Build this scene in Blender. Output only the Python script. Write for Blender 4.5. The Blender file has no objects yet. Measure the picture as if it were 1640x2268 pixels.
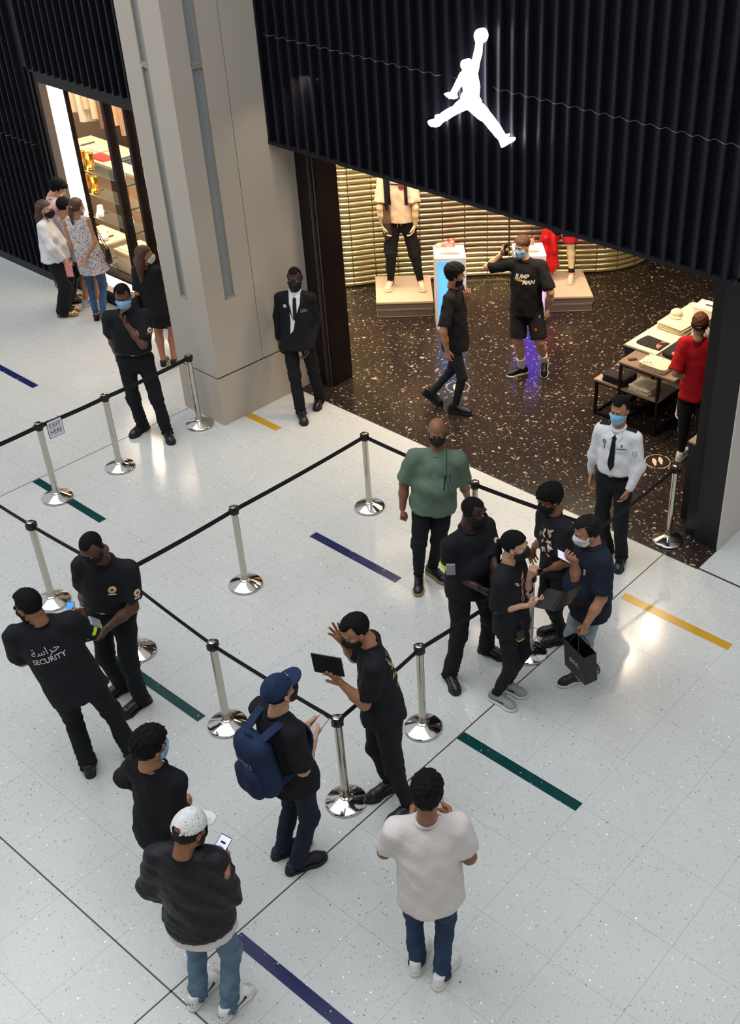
import bpy, bmesh, math, random
import numpy as np
from mathutils import Vector, Matrix
from mathutils.bvhtree import BVHTree

# ------------------------------------------------------------------ camera, light, exposure
scn = bpy.context.scene
COL = scn.collection
IMG_W, IMG_H = 1640, 2268
FPX, CX, CY = 2458.68, 1220.98, 1108.05          # focal length and principal point of the (cropped) photograph
CAM_H = 6.7918
PITCH, ROLL, YAW = 0.603143, 0.0376229, -0.6213721


def cam_axes():
    cp, sp, cy, sy = math.cos(PITCH), math.sin(PITCH), math.cos(YAW), math.sin(YAW)
    f = np.array([sy * cp, cy * cp, -sp])
    r0 = np.array([cy, -sy, 0.0])
    u0 = np.cross(r0, f)
    r = math.cos(ROLL) * r0 + math.sin(ROLL) * u0
    u = -math.sin(ROLL) * r0 + math.cos(ROLL) * u0
    return r, u, f


_r, _u, _f = cam_axes()
cam_data = bpy.data.cameras.new('camera')
cam = bpy.data.objects.new('camera', cam_data)
COL.objects.link(cam)
cam.matrix_world = Matrix(((_r[0], _u[0], -_f[0], 0), (_r[1], _u[1], -_f[1], 0), (_r[2], _u[2], -_f[2], CAM_H), (0, 0, 0, 1)))
cam_data.sensor_fit = 'AUTO'
cam_data.sensor_width = 36.0
cam_data.lens = FPX * 36.0 / IMG_H
cam_data.shift_x = (IMG_W / 2 - CX) / IMG_H
cam_data.shift_y = (CY - IMG_H / 2) / IMG_H
cam_data.clip_end = 200
scn.camera = cam

world = bpy.data.worlds.new('mall_daylight')
scn.world = world
world.use_nodes = True
world.node_tree.nodes['Background'].inputs[0].default_value = (0.80, 0.86, 0.93, 1)
world.node_tree.nodes['Background'].inputs[1].default_value = 0.72

scn.view_settings.view_transform = 'Standard'
scn.view_settings.look = 'None'
scn.view_settings.exposure = 0.0
scn.view_settings.gamma = 1.0
scn.view_settings.use_curve_mapping = False


def area(name, loc, size, power, color, rot=(0, 0, 0), size_y=None, spread=None):
    l = bpy.data.lights.new(name, 'AREA')
    l.energy = power
    l.color = color
    l.size = size
    if size_y:
        l.shape = 'RECTANGLE'
        l.size_y = size_y
    if spread:
        l.spread = spread
    o = bpy.data.objects.new(name, l)
    COL.objects.link(o)
    o.location = loc
    o.rotation_euler = rot
    return o


def spot(name, loc, target, power, color, angle=60, blend=0.5, radius=0.08):
    l = bpy.data.lights.new(name, 'SPOT')
    l.energy = power
    l.color = color
    l.spot_size = math.radians(angle)
    l.spot_blend = blend
    l.shadow_soft_size = radius
    o = bpy.data.objects.new(name, l)
    COL.objects.link(o)
    o.location = loc
    o.rotation_euler = (Vector(target) - Vector(loc)).to_track_quat('-Z', 'Y').to_euler()
    return o


# the atrium skylight high above the hall
area('skylight', (-7.5, 1.0, 17.0), 24, 2450, (0.95, 0.98, 1.0), size_y=11)
# warm ceiling spots of the shop
WARM = (1.0, 0.74, 0.48)
spot('spot_plinth_left', (-9.0, 8.9, 3.75), (-10.4, 10.6, 0.8), 150, WARM, 55)
spot('spot_plinth_right', (-7.2, 10.3, 3.75), (-8.4, 12.5, 0.5), 150, WARM, 55)
spot('spot_table', (-5.2, 11.8, 3.75), (-5.9, 10.4, 0.7), 170, WARM, 58)
spot('spot_floor_left', (-8.5, 9.3, 3.75), (-8.9, 10.2, 0.0), 90, WARM, 95, 0.8)
spot('spot_floor_middle', (-6.4, 9.6, 3.75), (-6.6, 10.0, 0.0), 90, WARM, 100, 0.8)
spot('spot_entrance', (-4.9, 9.0, 3.7), (-5.0, 8.9, 0.0), 90, WARM, 90, 0.8)
spot('spot_floor_deep', (-6.0, 12.6, 3.75), (-6.6, 12.9, 0.0), 190, WARM, 100, 0.8)
spot('spot_screen_left', (-10.2, 9.4, 3.75), (-11.4, 10.7, 1.4), 160, (1.0, 0.82, 0.5), 80, 0.8)
spot('spot_screen_middle', (-9.2, 10.9, 3.75), (-10.0, 12.2, 1.4), 160, (1.0, 0.82, 0.5), 80, 0.8)
area('window_display_light', (-13.4, 9.3, 3.6), 3.4, 240, (1.0, 0.80, 0.58), size_y=1.2)
area('stock_room_light', (-16.4, 9.5, 3.8), 4.0, 230, (1.0, 0.82, 0.62), size_y=1.6)
for _i, _y in enumerate((0.0, 1.1, 2.2)):  # added strip lamps, out of view, to put bright bands on the tube screen
    area('added_glint_strip', (-7.6 - _y * .72, 9.3 + _y * .72, 3.86), 4.2, 62, (1.0, 0.80, 0.55), rot=(0, 0, math.radians(45)), size_y=0.16, spread=math.radians(120))

for _p in ((-5.9, 10.83, 3.84), (-5.86, 10.13, 3.84)):
    area('ceiling_downlight', _p, 0.09, 25, (1.0, 0.78, 0.55))


# ------------------------------------------------------------------ materials (all procedural)
def lin(c):
    if isinstance(c, str):
        c = tuple(int(c[i:i + 2], 16) / 255 for i in (0, 2, 4))
    return tuple((x / 12.92 if x <= 0.04045 else ((x + 0.055) / 1.055) ** 2.4) for x in c)


MATS = {}


def mat(name, col='808080', rough=0.5, metal=0.0, spec=0.5, var=0.0, vscale=6.0, bump=0.0, bscale=120.0, emit=None, estr=0.0, trans=0.0, ior=1.45, alpha=1.0, coat=0.0):
    if name in MATS:
        return MATS[name]
    m = bpy.data.materials.new(name)
    m.use_nodes = True
    nt = m.node_tree
    b = nt.nodes['Principled BSDF']
    c = lin(col)
    b.inputs['Base Color'].default_value = (*c, 1)
    b.inputs['Roughness'].default_value = rough
    b.inputs['Metallic'].default_value = metal
    b.inputs['Specular IOR Level'].default_value = spec
    b.inputs['Transmission Weight'].default_value = trans
    b.inputs['IOR'].default_value = ior
    b.inputs['Alpha'].default_value = alpha
    b.inputs['Coat Weight'].default_value = coat
    if emit:
        b.inputs['Emission Color'].default_value = (*lin(emit), 1)
        b.inputs['Emission Strength'].default_value = estr
    if var or bump:
        tc = nt.nodes.new('ShaderNodeTexCoord')
        if var:
            n = nt.nodes.new('ShaderNodeTexNoise')
            n.inputs['Scale'].default_value = vscale
            n.inputs['Detail'].default_value = 4
            nt.links.new(tc.outputs['Object'], n.inputs['Vector'])
            r = nt.nodes.new('ShaderNodeValToRGB')
            r.color_ramp.elements[0].position = 0.3
            r.color_ramp.elements[1].position = 0.7
            r.color_ramp.elements[0].color = (*[max(0, x * (1 - var)) for x in c], 1)
            r.color_ramp.elements[1].color = (*[min(1, x * (1 + var)) for x in c], 1)
            nt.links.new(n.outputs['Fac'], r.inputs['Fac'])
            nt.links.new(r.outputs['Color'], b.inputs['Base Color'])
        if bump:
            n2 = nt.nodes.new('ShaderNodeTexNoise')
            n2.inputs['Scale'].default_value = bscale
            n2.inputs['Detail'].default_value = 3
            nt.links.new(tc.outputs['Object'], n2.inputs['Vector'])
            bp = nt.nodes.new('ShaderNodeBump')
            bp.inputs['Strength'].default_value = bump
            bp.inputs['Distance'].default_value = 0.01
            nt.links.new(n2.outputs['Fac'], bp.inputs['Height'])
            nt.links.new(bp.outputs['Normal'], b.inputs['Normal'])
    MATS[name] = m
    return m


def chip_mat(name, base, layers, rough, noise=0.05, spec=0.5, dims='2D'):
    """stone with chips: layers = [(scale, share of cells, radius, colour, colour2)]"""
    m = bpy.data.materials.new(name)
    m.use_nodes = True
    nt = m.node_tree
    N, L = nt.nodes, nt.links
    b = N['Principled BSDF']
    b.inputs['Roughness'].default_value = rough
    b.inputs['Specular IOR Level'].default_value = spec
    geo = N.new('ShaderNodeNewGeometry')
    ns = N.new('ShaderNodeTexNoise')
    ns.inputs['Scale'].default_value = 0.9
    ns.inputs['Detail'].default_value = 5
    L.new(geo.outputs['Position'], ns.inputs['Vector'])
    ramp = N.new('ShaderNodeValToRGB')
    c = lin(base)
    ramp.color_ramp.elements[0].position, ramp.color_ramp.elements[1].position = 0.35, 0.65
    ramp.color_ramp.elements[0].color = (*[x * (1 - noise) for x in c], 1)
    ramp.color_ramp.elements[1].color = (*[min(1, x * (1 + noise)) for x in c], 1)
    L.new(ns.outputs['Fac'], ramp.inputs['Fac'])
    out = ramp.outputs['Color']
    for (sc, share, rad, c1, c2) in layers:
        wob = N.new('ShaderNodeTexNoise')
        wob.inputs['Scale'].default_value = sc * 1.1
        L.new(geo.outputs['Position'], wob.inputs['Vector'])
        mixv = N.new('ShaderNodeVectorMath')
        mixv.operation = 'MULTIPLY_ADD'
        mixv.inputs[1].default_value = (1.2 / sc,) * 3
        L.new(wob.outputs['Color'], mixv.inputs[0])
        L.new(geo.outputs['Position'], mixv.inputs[2])
        v = N.new('ShaderNodeTexVoronoi')
        v.voronoi_dimensions = dims
        v.inputs['Scale'].default_value = sc
        L.new(mixv.outputs['Vector'], v.inputs['Vector'])
        sep = N.new('ShaderNodeSeparateColor')
        L.new(v.outputs['Color'], sep.inputs['Color'])
        lt = N.new('ShaderNodeMath')
        lt.operation = 'LESS_THAN'
        lt.inputs[1].default_value = share
        L.new(sep.outputs[0], lt.inputs[0])
        rr = N.new('ShaderNodeMath')
        rr.operation = 'MULTIPLY_ADD'
        rr.inputs[1].default_value = rad
        rr.inputs[2].default_value = rad * 0.4
        L.new(sep.outputs[1], rr.inputs[0])
        ld = N.new('ShaderNodeMath')
        ld.operation = 'LESS_THAN'
        L.new(v.outputs['Distance'], ld.inputs[0])
        L.new(rr.outputs[0], ld.inputs[1])
        mul = N.new('ShaderNodeMath')
        mul.operation = 'MULTIPLY'
        L.new(lt.outputs[0], mul.inputs[0])
        L.new(ld.outputs[0], mul.inputs[1])
        cm = N.new('ShaderNodeMix')
        cm.data_type = 'RGBA'
        cm.inputs['A'].default_value = (*lin(c1), 1)
        cm.inputs['B'].default_value = (*lin(c2), 1)
        L.new(sep.outputs[2], cm.inputs['Factor'])
        mx = N.new('ShaderNodeMix')
        mx.data_type = 'RGBA'
        L.new(mul.outputs[0], mx.inputs['Factor'])
        L.new(out, mx.inputs['A'])
        L.new(cm.outputs['Result'], mx.inputs['B'])
        out = mx.outputs['Result']
    L.new(out, b.inputs['Base Color'])
    MATS[name] = m
    return m


def pattern_mat(name, base, spots, scale=60, share=0.5, rough=0.8):
    """printed cloth: blotches of several colours on a base"""
    return chip_mat(name, base, [(scale, share, 0.45, spots[0], spots[1])] + ([(scale * 0.8, share * 0.5, 0.35, spots[2], spots[0])] if len(spots) > 2 else []), rough, dims='3D')


# ------------------------------------------------------------------ mesh helpers
def link(name, me, m=None, parent=None, smooth=False, kind=None, label=None):
    if m is not None:
        for x in (m if isinstance(m, (list, tuple)) else [m]):
            me.materials.append(x)
    if smooth:
        me.shade_smooth()
    o = bpy.data.objects.new(name, me)
    COL.objects.link(o)
    if parent is not None:
        o.parent = parent
    if kind:
        o['kind'] = kind
    if label:
        o['label'] = label
    return o


def tag(o, label, cat, group=None):
    o['label'] = label
    o['category'] = cat
    if group:
        o['group'] = group
    return o


def thing(name, label, cat, loc=(0, 0, 0), rotz=0.0, group=None):
    o = bpy.data.objects.new(name, None)
    o.empty_display_size = 0.1
    COL.objects.link(o)
    o.location = loc
    o.rotation_euler = (0, 0, rotz)
    return tag(o, label, cat, group)


def dup(root, loc=None, rotz=None, label=None):
    r = root.copy()
    COL.objects.link(r)
    if loc is not None:
        r.location = loc
    if rotz is not None:
        r.rotation_euler = (0, 0, rotz)
    if label:
        r['label'] = label
    for ch in list(root.children):
        c = ch.copy()
        COL.objects.link(c)
        c.parent = r
        for g in list(ch.children):
            d = g.copy()
            COL.objects.link(d)
            d.parent = c
    return r


class MB:
    """collects boxes, tubes and lathes into one mesh"""

    def __init__(self):
        self.v, self.f, self.mi = [], [], []

    def add(self, vs, fs, mi=0):
        n = len(self.v)
        self.v += [tuple(map(float, p)) for p in vs]
        self.f += [tuple(i + n for i in q) for q in fs]
        self.mi += [mi] * len(fs)
        return self

    def box(self, x0, x1, y0, y1, z0, z1, mi=0):
        vs = [(x, y, z) for z in (z0, z1) for y in (y0, y1) for x in (x0, x1)]
        return self.add(vs, [(0, 2, 3, 1), (4, 5, 7, 6), (0, 1, 5, 4), (2, 6, 7, 3), (0, 4, 6, 2), (1, 3, 7, 5)], mi)

    def obox(self, c, ax, ay, az, sx, sy, sz, mi=0):
        c, ax, ay, az = map(np.array, (c, ax, ay, az))
        vs = [c + ax * x * sx / 2 + ay * y * sy / 2 + az * z * sz / 2 for z in (-1, 1) for y in (-1, 1) for x in (-1, 1)]
        return self.add(vs, [(0, 2, 3, 1), (4, 5, 7, 6), (0, 1, 5, 4), (2, 6, 7, 3), (0, 4, 6, 2), (1, 3, 7, 5)], mi)

    def tube(self, pts, r, n=8, mi=0, caps=True):
        pts = [np.array(p, float) for p in pts]
        rs = r if isinstance(r, (list, tuple)) else [r] * len(pts)
        vs, fs = [], []
        prev = None
        for i, p in enumerate(pts):
            t = pts[min(i + 1, len(pts) - 1)] - pts[max(i - 1, 0)]
            t = t / (np.linalg.norm(t) + 1e-9)
            a = prev if prev is not None else (np.array([0, 0, 1.0]) if abs(t[2]) < 0.9 else np.array([1.0, 0, 0]))
            u = a - t * (a @ t)
            u /= np.linalg.norm(u) + 1e-9
            prev = u
            w = np.cross(t, u)
            for k in range(n):
                an = 2 * math.pi * k / n
                vs.append(p + (u * math.cos(an) + w * math.sin(an)) * rs[i])
        for i in range(len(pts) - 1):
            for k in range(n):
                k2 = (k + 1) % n
                fs.append((i * n + k, i * n + k2, (i + 1) * n + k2, (i + 1) * n + k))
        if caps:
            fs.append(tuple(range(n))[::-1])
            fs.append(tuple((len(pts) - 1) * n + k for k in range(n)))
        return self.add(vs, fs, mi)

    def lathe(self, prof, n=32, c=(0, 0, 0), mi=0):
        vs, fs = [], []
        for (r, z) in prof:
            for k in range(n):
                a = 2 * math.pi * k / n
                vs.append((c[0] + r * math.cos(a), c[1] + r * math.sin(a), c[2] + z))
        for i in range(len(prof) - 1):
            for k in range(n):
                k2 = (k + 1) % n
                fs.append((i * n + k, i * n + k2, (i + 1) * n + k2, (i + 1) * n + k))
        fs.append(tuple(range(n))[::-1])
        fs.append(tuple((len(prof) - 1) * n + k for k in range(n)))
        return self.add(vs, fs, mi)

    def prism(self, poly, z0, z1, mi=0):
        n = len(poly)
        vs = [(p[0], p[1], z0) for p in poly] + [(p[0], p[1], z1) for p in poly]
        fs = [tuple(range(n))[::-1], tuple(range(n, 2 * n))] + [(i, (i + 1) % n, n + (i + 1) % n, n + i) for i in range(n)]
        return self.add(vs, fs, mi)

    def mesh(self, name):
        me = bpy.data.meshes.new(name)
        me.from_pydata(self.v, [], self.f)
        if any(self.mi):
            me.polygons.foreach_set('material_index', self.mi)
        bm = bmesh.new()
        bm.from_mesh(me)
        bmesh.ops.recalc_face_normals(bm, faces=bm.faces)
        bm.to_mesh(me)
        bm.free()
        return me

    def build(self, name, m=None, parent=None, smooth=False, kind=None, label=None, bevel=0.0):
        o = link(name, self.mesh(name), m, parent, smooth, kind, label)
        if bevel:
            b = o.modifiers.new('bevel', 'BEVEL')
            b.width = bevel
            b.segments = 2
            b.limit_method = 'ANGLE'
        if smooth:
            auto_smooth(o.data)
        return o


def auto_smooth(me, deg=40):
    bm = bmesh.new()
    bm.from_mesh(me)
    for e in bm.edges:
        if len(e.link_faces) == 2 and e.calc_face_angle(0) > math.radians(deg):
            e.smooth = False
    bm.to_mesh(me)
    bm.free()


def box(name, x0, x1, y0, y1, z0, z1, m, parent=None, kind=None, bevel=0.0, label=None):
    return MB().box(x0, x1, y0, y1, z0, z1).build(name, m, parent, kind=kind, bevel=bevel, label=label)


def project_px(p):
    d = np.array(p, float) - np.array([0, 0, CAM_H])
    z = d @ _f
    return CX + FPX * (d @ _r) / z, CY - FPX * (d @ _u) / z


_FONT = {}


def text_geo(body, size, bold=0.0, shear=0.0):
    """flat text as (verts, faces) centred on the origin in the xy plane"""
    cu = bpy.data.curves.new('text', 'FONT')
    cu.body = body
    cu.size = size
    cu.align_x = 'CENTER'
    cu.align_y = 'CENTER'
    cu.resolution_u = 3
    cu.offset = bold * size
    cu.shear = shear
    cu.fill_mode = 'FRONT'
    ob = bpy.data.objects.new('text', cu)
    me = bpy.data.meshes.new_from_object(ob)
    vs = [tuple(v.co) for v in me.vertices]
    fs = [tuple(p.vertices) for p in me.polygons]
    bpy.data.objects.remove(ob)
    bpy.data.curves.remove(cu)
    bpy.data.meshes.remove(me)
    return vs, fs


# ------------------------------------------------------------------ the setting
random.seed(7)
rng = np.random.default_rng(7)

STONE = chip_mat('mall_stone', 'c0c1bf', [(70, 0.10, 0.28, 'a4a8a6', '8f9290'), (95, 0.16, 0.22, 'd6d9d8', 'cdd0cf'), (60, 0.010, 0.26, 'ffffff', 'ffffff'), (42, 0.030, 0.15, '70736f', '5e605e')], 0.16, 0.035)
GROUT = mat('floor_grout', 'a5a7a4', 0.7)
JOINT = mat('joint_metal', '4a4744', 0.45, 0.4)
NAVY = chip_mat('navy_inlay', '1d2450', [(95, 0.16, 0.2, '2a3162', '141a40'), (48, 0.05, 0.2, 'dfe3ea', '8f96b0')], 0.2, 0.05)
GREEN = chip_mat('green_inlay', '0d3a3a', [(95, 0.16, 0.2, '154646', '0a2e30'), (48, 0.03, 0.2, 'cfd8d8', '6f8f90')], 0.2, 0.05)
YELLOW = chip_mat('yellow_inlay', 'b98c22', [(95, 0.2, 0.2, 'c99d35', 'a57a18')], 0.2, 0.05)
TERRAZZO = chip_mat('black_terrazzo', '261f1d', [(64, 0.26, 0.36, '473d36', '362e29'), (27, 0.20, 0.27, 'a39481', '6f6254'), (16, 0.07, 0.25, 'b3a48f', '85766a'), (100, 0.05, 0.30, '938470', '695c50')], 0.2, 0.15)
BLACKSTONE = mat('black_stone', '101019', 0.42, spec=0.32, var=0.25, vscale=3)
SEAM = mat('seam_stone', '77777c', 0.5, var=0.6, vscale=7)
DARKSTEEL = mat('dark_bronze', '241b19', 0.35, 0.5)
PILLARBLACK = mat('pillar_black', '1e1d20', 0.5)
WHITEWALL = mat('beige_stone', 'bab0a4', 0.42, spec=0.4, var=0.02, vscale=2)
GROOVE = mat('groove', '2a2423', 0.8)
SLOTGLASS = mat('slot_glass', '8b8f93', 0.2, var=0.03, vscale=4)
SLOTFRAME = mat('slot_frame', 'aaa08c', 0.4, 0.3)

# floor of the hall: slab, tiles as parts, expansion joints and inlaid strips
floor = box('floor', -26, 8, -6, 8.0, -0.14, -0.012, GROUT, kind='structure')
box('floor_slab', -3.885, 8, 8.0, 20, -0.14, -0.012, GROUT, floor)
X0, PX = -4.277, 0.6
Y0, PY = 7.215, 0.5945
xs = [X0 + PX * k for k in range(-36, 14)]
ys = [Y0 + PY * k for k in range(-9, 2)]          # regular rows from y = 1.86 up
ys = [y for y in ys if y > 1.95]
rows = []
edges = [1.949] + ys + [7.98]
edges = sorted(set(round(e, 4) for e in edges))
for a, b in zip(edges[:-1], edges[1:]):
    if b - a > 0.05:
        rows.append((a, b))
low = [1.949 - PY * k for k in range(0, 10)]
for a, b in zip(low[1:], low[:-1]):
    rows.append((a, b))
tiles = []
for (ya, yb) in rows:
    for xa, xb in zip(xs[:-1], xs[1:]):
        tiles.append((xa, xb, ya, yb))
for k in range(0, 9):                              # passage right of the shop
    for j in range(0, 4):
        tiles.append((-3.885 + j * PX, -3.885 + (j + 1) * PX, 8.0 + k * PY, 8.0 + (k + 1) * PY))
scored = []
for t in tiles:
    cx_, cy_ = (t[0] + t[1]) / 2, (t[2] + t[3]) / 2
    if cx_ < -10.35 and cy_ > 8.0:
        continue
    pts = [project_px((x, y, 0)) for x in t[:2] for y in t[2:]]
    us, vs_ = [p[0] for p in pts], [p[1] for p in pts]
    vis = max(us) > -60 and min(us) < IMG_W + 60 and max(vs_) > 0 and min(vs_) < IMG_H + 80
    d = math.dist((cx_, cy_, 0), (0, 0, CAM_H))
    scored.append((0 if vis else 1, d, t))
scored.sort(key=lambda s: s[:2])
GAP = 0.0007
tile_me = {}
rest = MB()
for i, (hid, d, t) in enumerate(scored):
    w, h = t[1] - t[0] - 2 * GAP, t[3] - t[2] - 2 * GAP
    if i < 300 and not hid:
        key = (round(w, 3), round(h, 3))
        if key not in tile_me:
            tile_me[key] = MB().box(-w / 2, w / 2, -h / 2, h / 2, -0.012, 0).mesh('floor_tile')
            tile_me[key].materials.append(STONE)
        o = bpy.data.objects.new('floor_tile', tile_me[key])
        COL.objects.link(o)
        o.parent = floor
        o.location = ((t[0] + t[1]) / 2, (t[2] + t[3]) / 2, 0)
    else:
        rest.box(t[0] + GAP, t[1] - GAP, t[2] + GAP, t[3] - GAP, -0.012, 0)
ro = rest.build('outer_floor_tiles', STONE, floor)
ro['kind'] = 'stuff'
box('expansion_joint', -4.288, -4.277, -4, 7.98, -0.01, 0.0012, JOINT, floor)
box('expansion_joint', -26, 8, 1.944, 1.955, -0.01, 0.0012, JOINT, floor)
box('expansion_joint', -10.289, -10.281, 1.95, 6.81, -0.01, 0.001, JOINT, floor)
box('expansion_joint', -3.885, 8, 8.0, 8.008, -0.01, 0.001, JOINT, floor)
for (x0, x1, y0, y1, m, lb) in (
        (-7.256, -6.066, 5.935, 6.03, NAVY, 'navy blue inlaid strip in the pale floor'),
        (-7.256, -6.069, 3.585, 3.668, GREEN, 'dark green inlaid strip in the pale floor'),
        (-4.275, -3.075, 4.772, 4.866, GREEN, 'dark green inlaid strip in the pale floor'),
        (-4.262, -3.075, 2.43, 2.515, NAVY, 'navy blue inlaid strip in the pale floor'),
        (-10.276, -9.086, 4.745, 4.832, GREEN, 'dark green inlaid strip in the pale floor'),
        (-4.235, -3.06, 7.118, 7.215, YELLOW, 'mustard yellow inlaid strip in the pale floor'),
        (-9.622, -9.09, 7.115, 7.21, YELLOW, 'mustard yellow inlaid strip in the pale floor'),
        (-13.31, -12.12, 5.912, 6.0, NAVY, 'navy blue inlaid strip in the pale floor')):
    box('inlay_strip', x0, x1, y0, y1, -0.01, 0.0016, m, floor, label=lb)

# dark terrazzo floor of the shop
shop_floor = box('floor_shop', -24.0, -3.897, 7.98, 17.3, -0.14, -0.012, mat('pale_joint', '6e5f52', 0.6), kind='structure')
tm = {}
for i in range(0, 17):
    for j in range(0, 8):
        xa, xb = -3.897 - 1.2 * (i + 1), -3.897 - 1.2 * i
        ya, yb = (8.36 + 1.2 * (j - 1), 8.36 + 1.2 * j) if j else (7.98, 8.36)
        xa = max(xa, -24.0 if j else -9.62)
        if xb - xa < 0.05:
            continue
        key = (round(xb - xa, 3), round(yb - ya, 3))
        if key not in tm:
            w, h = key[0] - 0.003, key[1] - 0.003
            tm[key] = MB().box(-w / 2, w / 2, -h / 2, h / 2, -0.012, 0.0).mesh('terrazzo_tile')
            tm[key].materials.append(TERRAZZO)
        o = bpy.data.objects.new('terrazzo_tile', tm[key])
        COL.objects.link(o)
        o.parent = shop_floor
        o.location = ((xa + xb) / 2, (ya + yb) / 2, 0)
box('threshold_edge', -9.62, -3.897, 7.972, 7.982, -0.01, 0.001, JOINT, shop_floor)

# ---- ribbed black stone: rib profile along x, one mesh per rib length
RIB = 0.1525
PROF = [(0, 0), (.10, .03), (.24, .17), (.42, .45), (.60, .74), (.76, .93), (.87, 1), (.945, .93), (.985, .5), (1, 0)]
RDEP = 0.064


def rib_mesh(L, name='facade_rib'):
    vs, fs = [], []
    n = len(PROF)
    for z in (0, L):
        for (t, d) in PROF:
            vs.append((t * RIB, -d * RDEP, z))
    for i in range(n - 1):
        fs.append((i, i + 1, n + i + 1, n + i))
    fs.append(tuple(range(n))[::-1])
    fs.append(tuple(range(n, 2 * n)))
    fs.append((0, n, 2 * n - 1, n - 1))
    b = MB()
    b.add(vs, fs)
    me = b.mesh(name)
    me.materials.append(BLACKSTONE)
    return me


def seam_mesh():
    vs, fs = [], []
    n = len(PROF)
    for z in (0, 0.005):
        for (t, d) in PROF:
            vs.append((t * RIB, -d * RDEP - 0.0008, z))
    for i in range(n - 1):
        fs.append((i, i + 1, n + i + 1, n + i))
    b = MB()
    b.add(vs, fs)
    me = b.mesh('seam')
    me.materials.append(SEAM)
    return me


RM = {}
SEAM_ME = seam_mesh()


def ribs(parent, xa, xb, y, tiers, phase):
    k0 = math.ceil((xa - phase) / RIB - 1e-6)
    k = k0
    while phase + (k + 1) * RIB <= xb + 1e-6:
        x = phase + k * RIB
        for ti, (z0, z1) in enumerate(tiers):
            key = round(z1 - z0, 3)
            if key not in RM:
                RM[key] = rib_mesh(key)
            o = bpy.data.objects.new('facade_rib', RM[key])
            COL.objects.link(o)
            o.parent = parent
            o.location = (x, y, z0)
            if ti and rng.random() < 0.96:
                s = bpy.data.objects.new('stone_seam', SEAM_ME)
                COL.objects.link(s)
                s.parent = parent
                s.location = (x, y, z0 - 0.0035)
        k += 1


PH = -3.942
fascia = box('wall_front', -9.626, -3.88, 7.985, 8.36, 3.05, 6.3, BLACKSTONE, kind='structure')
ribs(fascia, -9.60, -3.85, 7.985, [(3.085, 4.18), (4.18, 6.3)], PH)
box('lower_edge', -9.626, -3.88, 7.925, 8.2, 3.045, 3.085, BLACKSTONE, fascia)
box('end_trim', -9.626, -9.596, 7.93, 7.985, 3.045, 6.3, BLACKSTONE, fascia)

left = box('wall_left', -24.0, -14.36, 7.975, 8.5, 0.0, 6.3, BLACKSTONE, kind='structure')
box('wall_panel', -14.36, -10.0, 7.975, 8.3, 3.06, 6.3, BLACKSTONE, left)
ribs(left, -18.4, -14.36, 7.975, [(0.12, 2.04), (2.04, 4.2), (4.2, 6.3)], PH)
ribs(left, -14.36, -10.3, 7.975, [(3.06, 4.2), (4.2, 6.3)], PH)
box('baseboard_left', -24, -14.36, 7.92, 7.975, 0.0, 0.12, BLACKSTONE, kind='structure')

# ---- display window in the left facade
WY = 8.13
win = box('window_1', -14.36, -14.14, WY - 0.13, WY + 0.12, 0.0, 3.06, DARKSTEEL, kind='structure')
box('frame_mould', -14.29, -14.25, WY - 0.15, WY - 0.13, 0.05, 3.0, DARKSTEEL, win)
box('head_rail', -14.14, -10.2, WY - 0.13, WY + 0.12, 2.895, 3.06, DARKSTEEL, win)
box('sill', -14.14, -10.2, WY - 0.14, WY + 0.12, 0.0, 0.19, DARKSTEEL, win)
LIGHTBOX = mat('lit_panel', 'fff4e0', 0.5, emit='ffe9c8', estr=5.5)
box('light_panel', -14.14, -13.76, WY - 0.02, WY + 0.02, 0.19, 2.895, LIGHTBOX, win, label='glowing warm white panel beside the glass')
box('light_panel', -13.76, -10.2, WY - 0.02, WY + 0.02, 0.19, 0.37, LIGHTBOX, win, label='glowing warm white panel below the glass')
box('mullion', -13.76, -13.74, WY - 0.03, WY + 0.03, 0.37, 2.895, DARKSTEEL, win)
for x in (-12.96, -12.51, -11.9, -11.3):
    box('mullion', x, x + (0.06 if x < -12.8 else 0.05), WY - 0.04, WY + 0.08, 0.37, 2.895, DARKSTEEL, win)
box('bottom_rail', -13.63, -10.2, WY - 0.04, WY + 0.08, 0.37, 0.41, DARKSTEEL, win)
GLASS = mat('clear_glass', 'ffffff', 0.02, trans=1.0, ior=1.08, spec=0.5)
for (a, b) in ((-13.74, -12.96), (-12.90, -12.51), (-12.46, -11.9), (-11.85, -11.3), (-11.25, -10.2)):
    box('glass_pane', a, b, WY, WY + 0.006, 0.41, 2.895, GLASS, win)

# ---- gallery column with slots, plinth and return panel
colm = box('wall_column', -10.33, -9.656, 6.85, 8.0, 0.62, 6.3, WHITEWALL, kind='structure')


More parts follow.
